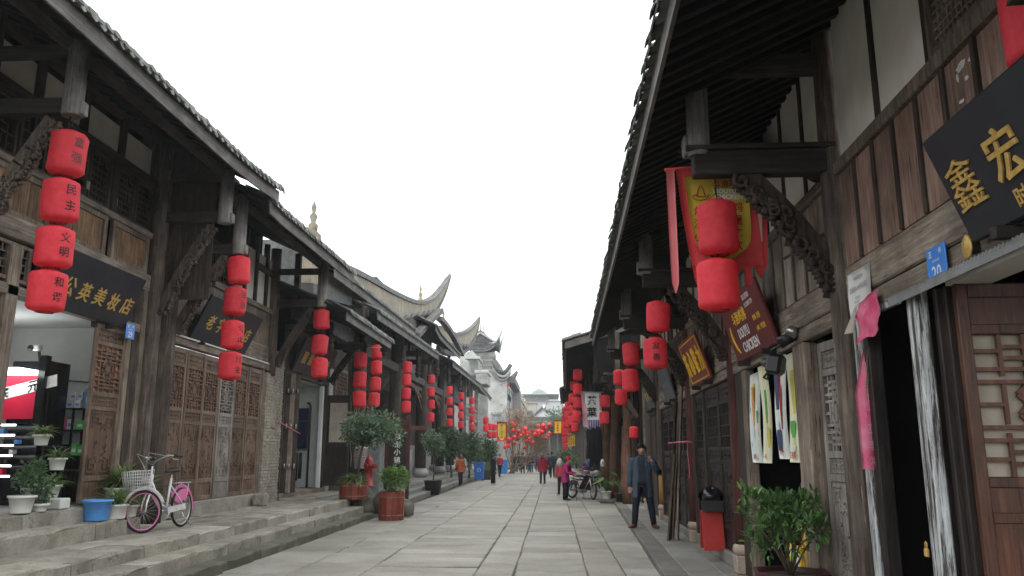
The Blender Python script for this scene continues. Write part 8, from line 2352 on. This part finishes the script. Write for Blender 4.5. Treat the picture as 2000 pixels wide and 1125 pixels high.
ring = lambda c, R_, a0, a1, fw_, n=16: [c + fw_ * (R_ * math.cos(a0 + (a1 - a0) * i / n)) + Vector((0, 0, R_ * math.sin(a0 + (a1 - a0) * i / n))) for i in range(n + 1)]
MB().tube(ring(fc, r + .022, R(20), R(165), fwd), [(.028, .006)] * 17, 8, up=(1, 0, 0)).build('front_fender', M['whitepaint'], bike)
fdn = MB()
for k in range(17):
    pass
MB().tube(ring(rc, r + .022, R(-15), R(150), Vector((0, 1, 0))), [(.030, .007)] * 17, 8, up=(1, 0, 0)).build('rear_fender', M['pinkpaint'], bike)
sg = MB()   # pink skirt guard
sg.slabsheet(9, 4, lambda u, v: rc + Vector((.036, (r - .02 - .17 * v) * math.cos(R(60 + 95 * u)), (r - .02 - .17 * v) * math.sin(R(60 + 95 * u)))), (-.004, 0, 0)); sg.build('skirt_guard', M['pinkpaint'], bike)
hbz = ht + Vector((0, 0, .14))
br = -fwd
MB().tube([hbz + sx * -.30 + br * .22 + Vector((0, 0, .10)), hbz + sx * -.22 + br * .10 + Vector((0, 0, .12)), hbz + sx * -.12 + fwd * .03 + Vector((0, 0, .05)), hbz, hbz + sx * .12 + fwd * .03 + Vector((0, 0, .05)), hbz + sx * .22 + br * .10 + Vector((0, 0, .12)), hbz + sx * .30 + br * .22 + Vector((0, 0, .10))], .011, 8).build('handlebar', M['steel'], bike)
for s_ in (-1, 1):
    MB().tube([hbz + sx * s_ * .265 + br * .16 + Vector((0, 0, .112)), hbz + sx * s_ * .315 + br * .27 + Vector((0, 0, .092))], .019, 8).build('grip', M['black'], bike)
    MB().tube([hbz + sx * s_ * .24 + br * .12 + Vector((0, 0, .10)), hbz + sx * s_ * .28 + br * .14 + Vector((0, 0, .06)), hbz + sx * s_ * .31 + br * .22 + Vector((0, 0, .05))], .005, 5).build('brake_lever', M['steel'], bike)
    MB().tube([hbz + sx * s_ * .24 + br * .1 + Vector((0, 0, .1)), hbz + sx * s_ * .14 + fwd * .16 + Vector((0, 0, .17)), hbz + sx * s_ * .02 + fwd * .12 + Vector((0, 0, -.02)), hb], .004, 5).build('brake_cable', M['steel'], bike)
MB().lathe([(.028, 0), (.03, .012), (.015, .028), (0, .03)], 12, hbz + sx * -.16 + Vector((0, 0, .10))).build('bell', M['steel'], bike)
bk = MB(); bc = hb.lerp(ht, .5) + fwd * .21 + Vector((0, 0, .04))
def BP(a, b_, c_): k_ = .8 + .2 * c_; return bc + sx * (a * .19 * k_) + fwd * (b_ * .13 * k_) + Vector((0, 0, -.13 + .26 * c_))
for c_ in [0, .17, .33, .5, .67, .83, 1]:
    bk.tube([BP(-1, -1, c_), BP(1, -1, c_), BP(1, 1, c_), BP(-1, 1, c_)], .0036 if 0 < c_ < 1 else .006, 4, closed=True)
for i in range(9):
    a = -1 + 2 * i / 8
    for e in (-1, 1): bk.tube([BP(a, e, 0), BP(a, e, 1)], .003, 4)
    bk.tube([BP(a, -1, 0), BP(a, 1, 0)], .003, 4)
for i in range(1, 6):
    b_ = -1 + 2 * i / 6
    for e in (-1, 1): bk.tube([BP(e, b_, 0), BP(e, b_, 1)], .003, 4)
bk.build('basket', M['whitepaint'], bike)
MB().obox(BP(0, -1, .5) + fwd * -.02, (.14, .01, .10), (sx, fwd, Vector((0, 0, 1))), .003).build('basket_plate', M['whitepaint'], bike)
MB().tube([(0, .21, .70), (0, .215, .80)], .013, 8).build('seat_post', M['steel'], bike)
sd_ = MB().tube([(0, .06, .835), (0, .12, .84), (0, .22, .845), (0, .30, .85), (0, .335, .85)], [(.018, .015), (.03, .022), (.07, .032), (.09, .036), (.06, .03)], 14); sd_.build('saddle', M['saddle'], bike)
rk_ = MB().tube([(-.06, .26, .66), (-.06, .66, .66), (.06, .66, .66), (.06, .26, .66)], .008, 6, closed=True)
for y in (.36, .46, .56): rk_.tube([(-.06, y, .66), (.06, y, .66)], .006, 5)
for s_ in (-.06, .06): rk_.tube([(s_, .60, .66), (s_ * 1.05, .5, .30)], .006, 5)
rk_.build('rear_rack', M['steel'], bike)
cr = MB().lathe([(.085, -.004), (.09, 0), (.085, .004)], 24, bb + Vector((.045, 0, 0)), True, 0, (Vector((0, 1, 0)), Vector((0, 0, 1)), Vector((1, 0, 0))))
cr.tube([bb + Vector((.06, 0, 0)), bb + Vector((.07, -.10, -.12))], .010, 6).tube([bb + Vector((-.05, 0, 0)), bb + Vector((-.07, .10, .12))], .010, 6); cr.build('crank', M['steel'], bike)
for p in ((.115, -.10, -.12), (-.115, .10, .12)): MB().obox(bb + Vector(p), (.085, .055, .02), None, .005).build('pedal', M['black'], bike)
MB().slabsheet(2, 5, lambda u, v: bb + Vector((.058, -.06 + .5 * v, .05 - .085 * u + .03 * v)), (.006, 0, 0)).build('chain_guard', M['whitepaint'], bike)
MB().tube([(.03, .42, .27), (.07, .45, .15), (.17, .50, .005)], .009, 6).build('kickstand', M['steel'], bike)
MB().obox((0, .68, .48), (.05, .012, .07), None, .004).build('reflector', M['poster'], bike)

# ================================================================== MOTORCYCLE
mfront = Vector((1.42, 29.5, 0)); myaw = R(36)
moto = thing('motorcycle', 'light motorcycle with maroon leg shield parked at the right kerb', 'motorcycle', mfront + Vector((-math.sin(myaw) * .62, math.cos(myaw) * .62, 0)), myaw)
moto.rotation_euler = (0, R(6), myaw)
fc, rc, r = Vector((0, -.62, .30)), Vector((0, .62, .29)), .30
wheel(moto, fc, r, .036, M['steel'], spokes=6, steer=-.35, hub_w=.08); wheel(moto, rc, .29, .042, M['steel'], spokes=6, hub_w=.09)
fm = MB().tube([(0, -.40, .78), (0, -.1, .70), (0, .35, .68), (0, .75, .74)], .025, 8).tube([(0, -.38, .72), (0, -.2, .40), (0, .15, .30), (0, .3, .5), (0, .4, .66)], .022, 8)
for s_ in (-.09, .09): fm.tube([(s_ * .6, .2, .34), rc + Vector((s_, 0, 0))], .018, 8).tube([Vector((s_, .5, .62)), rc + Vector((s_, .02, 0))], .02, 8)
fm.build('frame', M['black'], moto)
q = MB(); sx = Vector((math.cos(-.35), math.sin(-.35), 0))
for s_ in (-.075, .075): q.tube([Vector((0, -.40, .86)) + sx * s_, fc + sx * s_], [.02, .026], 8)
q.build('fork', M['steel'], moto)
MB().tube(ring(fc, r + .03, R(20), R(165), Vector((0, -1, 0))), [(.055, .01)] * 17, 8, up=(1, 0, 0)).build('front_fender', M['planter'], moto)
MB().tube(ring(rc, .33, R(10), R(140), Vector((0, 1, 0))), [(.06, .012)] * 17, 8, up=(1, 0, 0)).build('rear_fender', M['black'], moto)
MB().obox((0, .02, .38), (.24, .32, .24), None, .05).obox((0, -.10, .46), (.16, .18, .22), (Vector((1, 0, 0)), Vector((0, .8, .6)), Vector((0, -.6, .8))), .03).cyl((-.16, .05, .34), (.16, .05, .34), .10, None, 14).build('engine', M['greymetal'], moto)
MB().tube([(.13, -.05, .30), (.16, .2, .24), (.16, .75, .30)], [.02, .035, .045], 10).build('exhaust', M['steel'], moto)
MB().tube([(0, -.05, .78), (0, .15, .82), (0, .45, .83), (0, .72, .88)], [(.09, .04), (.13, .05), (.13, .05), (.10, .04)], 12).build('saddle', M['saddle'], moto)
for s_ in (-1, 1): MB().slabsheet(6, 4, lambda u, v: (s_ * (.12 + .10 * math.sin(1.6 * v)), -.44 + .28 * u + .06 * v * 0, .80 - .46 * u + .0 * v), (.0, .012, 0)).slabsheet(6, 4, lambda u, v: (s_ * (.05 + .22 * v), -.46 + .34 * u + .05 * v, .84 - .50 * u), (0, .014, 0), True).build('leg_shield', M['maroonplastic'] if 'maroonplastic' in M else M['planter'], moto)
MB().tube([Vector((0, -.36, .98)) + sx * -.33 + Vector((0, .1, .02)), Vector((0, -.38, 1.0)) + sx * -.12, Vector((0, -.38, 1.0)) + sx * .12, Vector((0, -.36, .98)) + sx * .33 + Vector((0, .1, .02))], .013, 8).build('handlebar', M['steel'], moto)
for s_ in (-1, 1):
    MB().tube([Vector((0, -.33, .99)) + sx * s_ * .24, Vector((0, -.26, 1.0)) + sx * s_ * .35], .02, 8).build('grip', M['black'], moto)
    mr = MB().tube([Vector((0, -.36, 1.0)) + sx * s_ * .2, Vector((0, -.38, 1.16)) + sx * s_ * .27], .006, 5).build('mirror_arm', M['black'], moto)
    MB().obox(Vector((0, -.38, 1.2)) + sx * s_ * .28, (.11, .02, .08), None, .012).build('mirror', M['black'], mr)
MB().lathe([(.03, -.1), (.09, -.04), (.10, .02), (.095, .03), (0, .045)], 16, Vector((0, -.48, .90)), True, 0, (Vector((1, 0, 0)), Vector((0, 0, 1)), Vector((0, -1, 0)))).build('headlight', M['steel'], moto)
mbk = MB(); 
for c_ in (0, .5, 1):
    mbk.tube([Vector((a * (.15 + .03 * c_), -.72 + b_ * (.10 + .02 * c_), .74 + .2 * c_)) for a, b_ in ((-1, -1), (1, -1), (1, 1), (-1, 1))], .005, 4, closed=True)
for i in range(7):
    a = -1 + i / 3
    for e in (-1, 1): mbk.tube([(a * .15, -.72 + e * .10, .74), (a * .18, -.72 + e * .12, .94)], .003, 4)
mbk.build('front_basket', M['greymetal'], moto)
MB().tube([(.05, .12, .40), (.20, .20, .18), (.26, .24, .0)], .012, 6).build('side_stand', M['black'], moto)
MB().lathe([(.03, 0), (.035, .02), (0, .03)], 10, (0, .93, .72), True, 0, (Vector((1, 0, 0)), Vector((0, 0, 1)), Vector((0, 1, 0)))).build('tail_light', M['poster'], moto)
lb = thing('loaded_bag', 'bundle wrapped in clear plastic in the motorcycle basket', 'bag', moto.matrix_basis @ Vector((0, -.72, .92))); MB().lathe([(.08, -.1), (.14, -.02), (.13, .06), (.07, .11), (0, .12)], 14, (0, 0, 0), True, 0, None, lambda t, i: 1 + .14 * math.sin(4 * t + i) + .07 * math.sin(9 * t)).build('wrap', M['concrete'], lb)
pt = thing('plastic_sheet', 'white plastic sheet lying under the motorcycle', 'litter', Vector((.98, 30.3, .0))); MB().sheet(7, 7, lambda u, v: (.5 * u, .4 * v - .2 + .1 * u, .02 + .05 * abs(math.sin(7 * u + 3 * v)))).build('sheet', M['paper'], pt)

# ================================================================== BINS AND BOXES
bn = thing('wheelie_bin', 'blue wheelie bin with white emblem and grey scuffs by the hall steps', 'rubbish bin', on_z(935, 939, 0) + Vector((0, .3, 0)))
MB().add([Vector((sx_ * (.26 + .05 * k), sy * (.26 + .06 * k), .08 + .92 * k)) for k in (0, 1) for sx_, sy in ((-1, -1), (1, -1), (1, 1), (-1, 1))], [(3, 2, 1, 0), (0, 1, 5, 4), (1, 2, 6, 5), (2, 3, 7, 6), (3, 0, 4, 7), (4, 5, 6, 7)]).build('bin_body', M['bluebin'], bn)
MB().obox((0, 0, 1.04), (.68, .70, .08), None, .03).obox((0, .05, 1.10), (.6, .55, .06), None, .028).build('lid', M['bluebin'], bn); MB().obox((0, .40, 1.0), (.5, .06, .05), None, .015).build('handle', M['bluebin'], bn)
for s_ in (-1, 1): MB().lathe([(.10, -.03), (.10, .03)], 16, (s_ * .25, .22, .10), True, 0, (Vector((0, 1, 0)), Vector((0, 0, 1)), Vector((1, 0, 0)))).build('wheel', M['rubber'], bn)
em = MB(); em.tube([(.10 * math.cos(g), -.297 + .0, .62 + .13 * math.sin(g)) for g in [R(-40) + R(260) * i / 14 for i in range(15)]], .012, 5).tube([(.0, -.297, .52), (.0, -.3, .64)], .012, 5); em.build('emblem', M['whiteprint'], bn)
bx = thing('light_blue_box', 'light blue board standing behind the man in red', 'board', on_z(984, 925, 0)); MB().box(-.32, .30, -.05, .05, .0, 1.15, .02).build('board_panel', plain('light_blue_panel', (.02, .22, .60), .4), bx)
pot_ = thing('plant_pot', 'dark square pot beside the blue bin', 'pot', on_z(949, 937, 0)); MB().box(-.3, .3, -.3, .3, 0, .62, .03).build('pot', M['black'], pot_)
bsh = thing('leafy_plant', 'leafy plant in the dark square pot beside the blue bin', 'plant', on_z(949, 937, 0) + Vector((0, 0, .6))); lf = MB(); leaf_cloud(lf, blobs_in((0, 0, .35), .25, .25, 8, .22, 91), 500, .05, random.Random(91)); lf.build('leaves', M['leaf_b'], bsh)
# litter on the paving
lt = thing('litter', 'small crumpled white paper beside the tall red tub', 'litter', on_z(795, 1008, 0)); mb = MB()
for k in range(5): mb.obox((random.uniform(-.1, .1), random.uniform(-.08, .08), .012), (.05, .03, .02), None, .006)
mb.build('paper_bits', M['paper'], lt)
lt = thing('litter', 'dark scrap on the paving left of the old woman', 'litter', on_z(1090, 968, 0)); MB().obox((0, 0, .01), (.12, .08, .02), None, .008).build('scrap', M['black'], lt)

# ================================================================== HAZE
hzb = MB().box(-440, 440, -90, 960, -1.7, 95)
M['air'] = bpy.data.materials.new('air'); M['air'].use_nodes = True
n = M['air'].node_tree.nodes; n.remove(n['Principled BSDF'])
pv_ = n.new('ShaderNodeVolumePrincipled'); pv_.inputs['Color'].default_value = (.90, .96, .98, 1); pv_.inputs['Density'].default_value = .00065; pv_.inputs['Anisotropy'].default_value = .3
M['air'].node_tree.links.new(pv_.outputs[0], n['Material Output'].inputs['Volume'])
tag(hzb.build('haze', M['air']), kind='stuff')
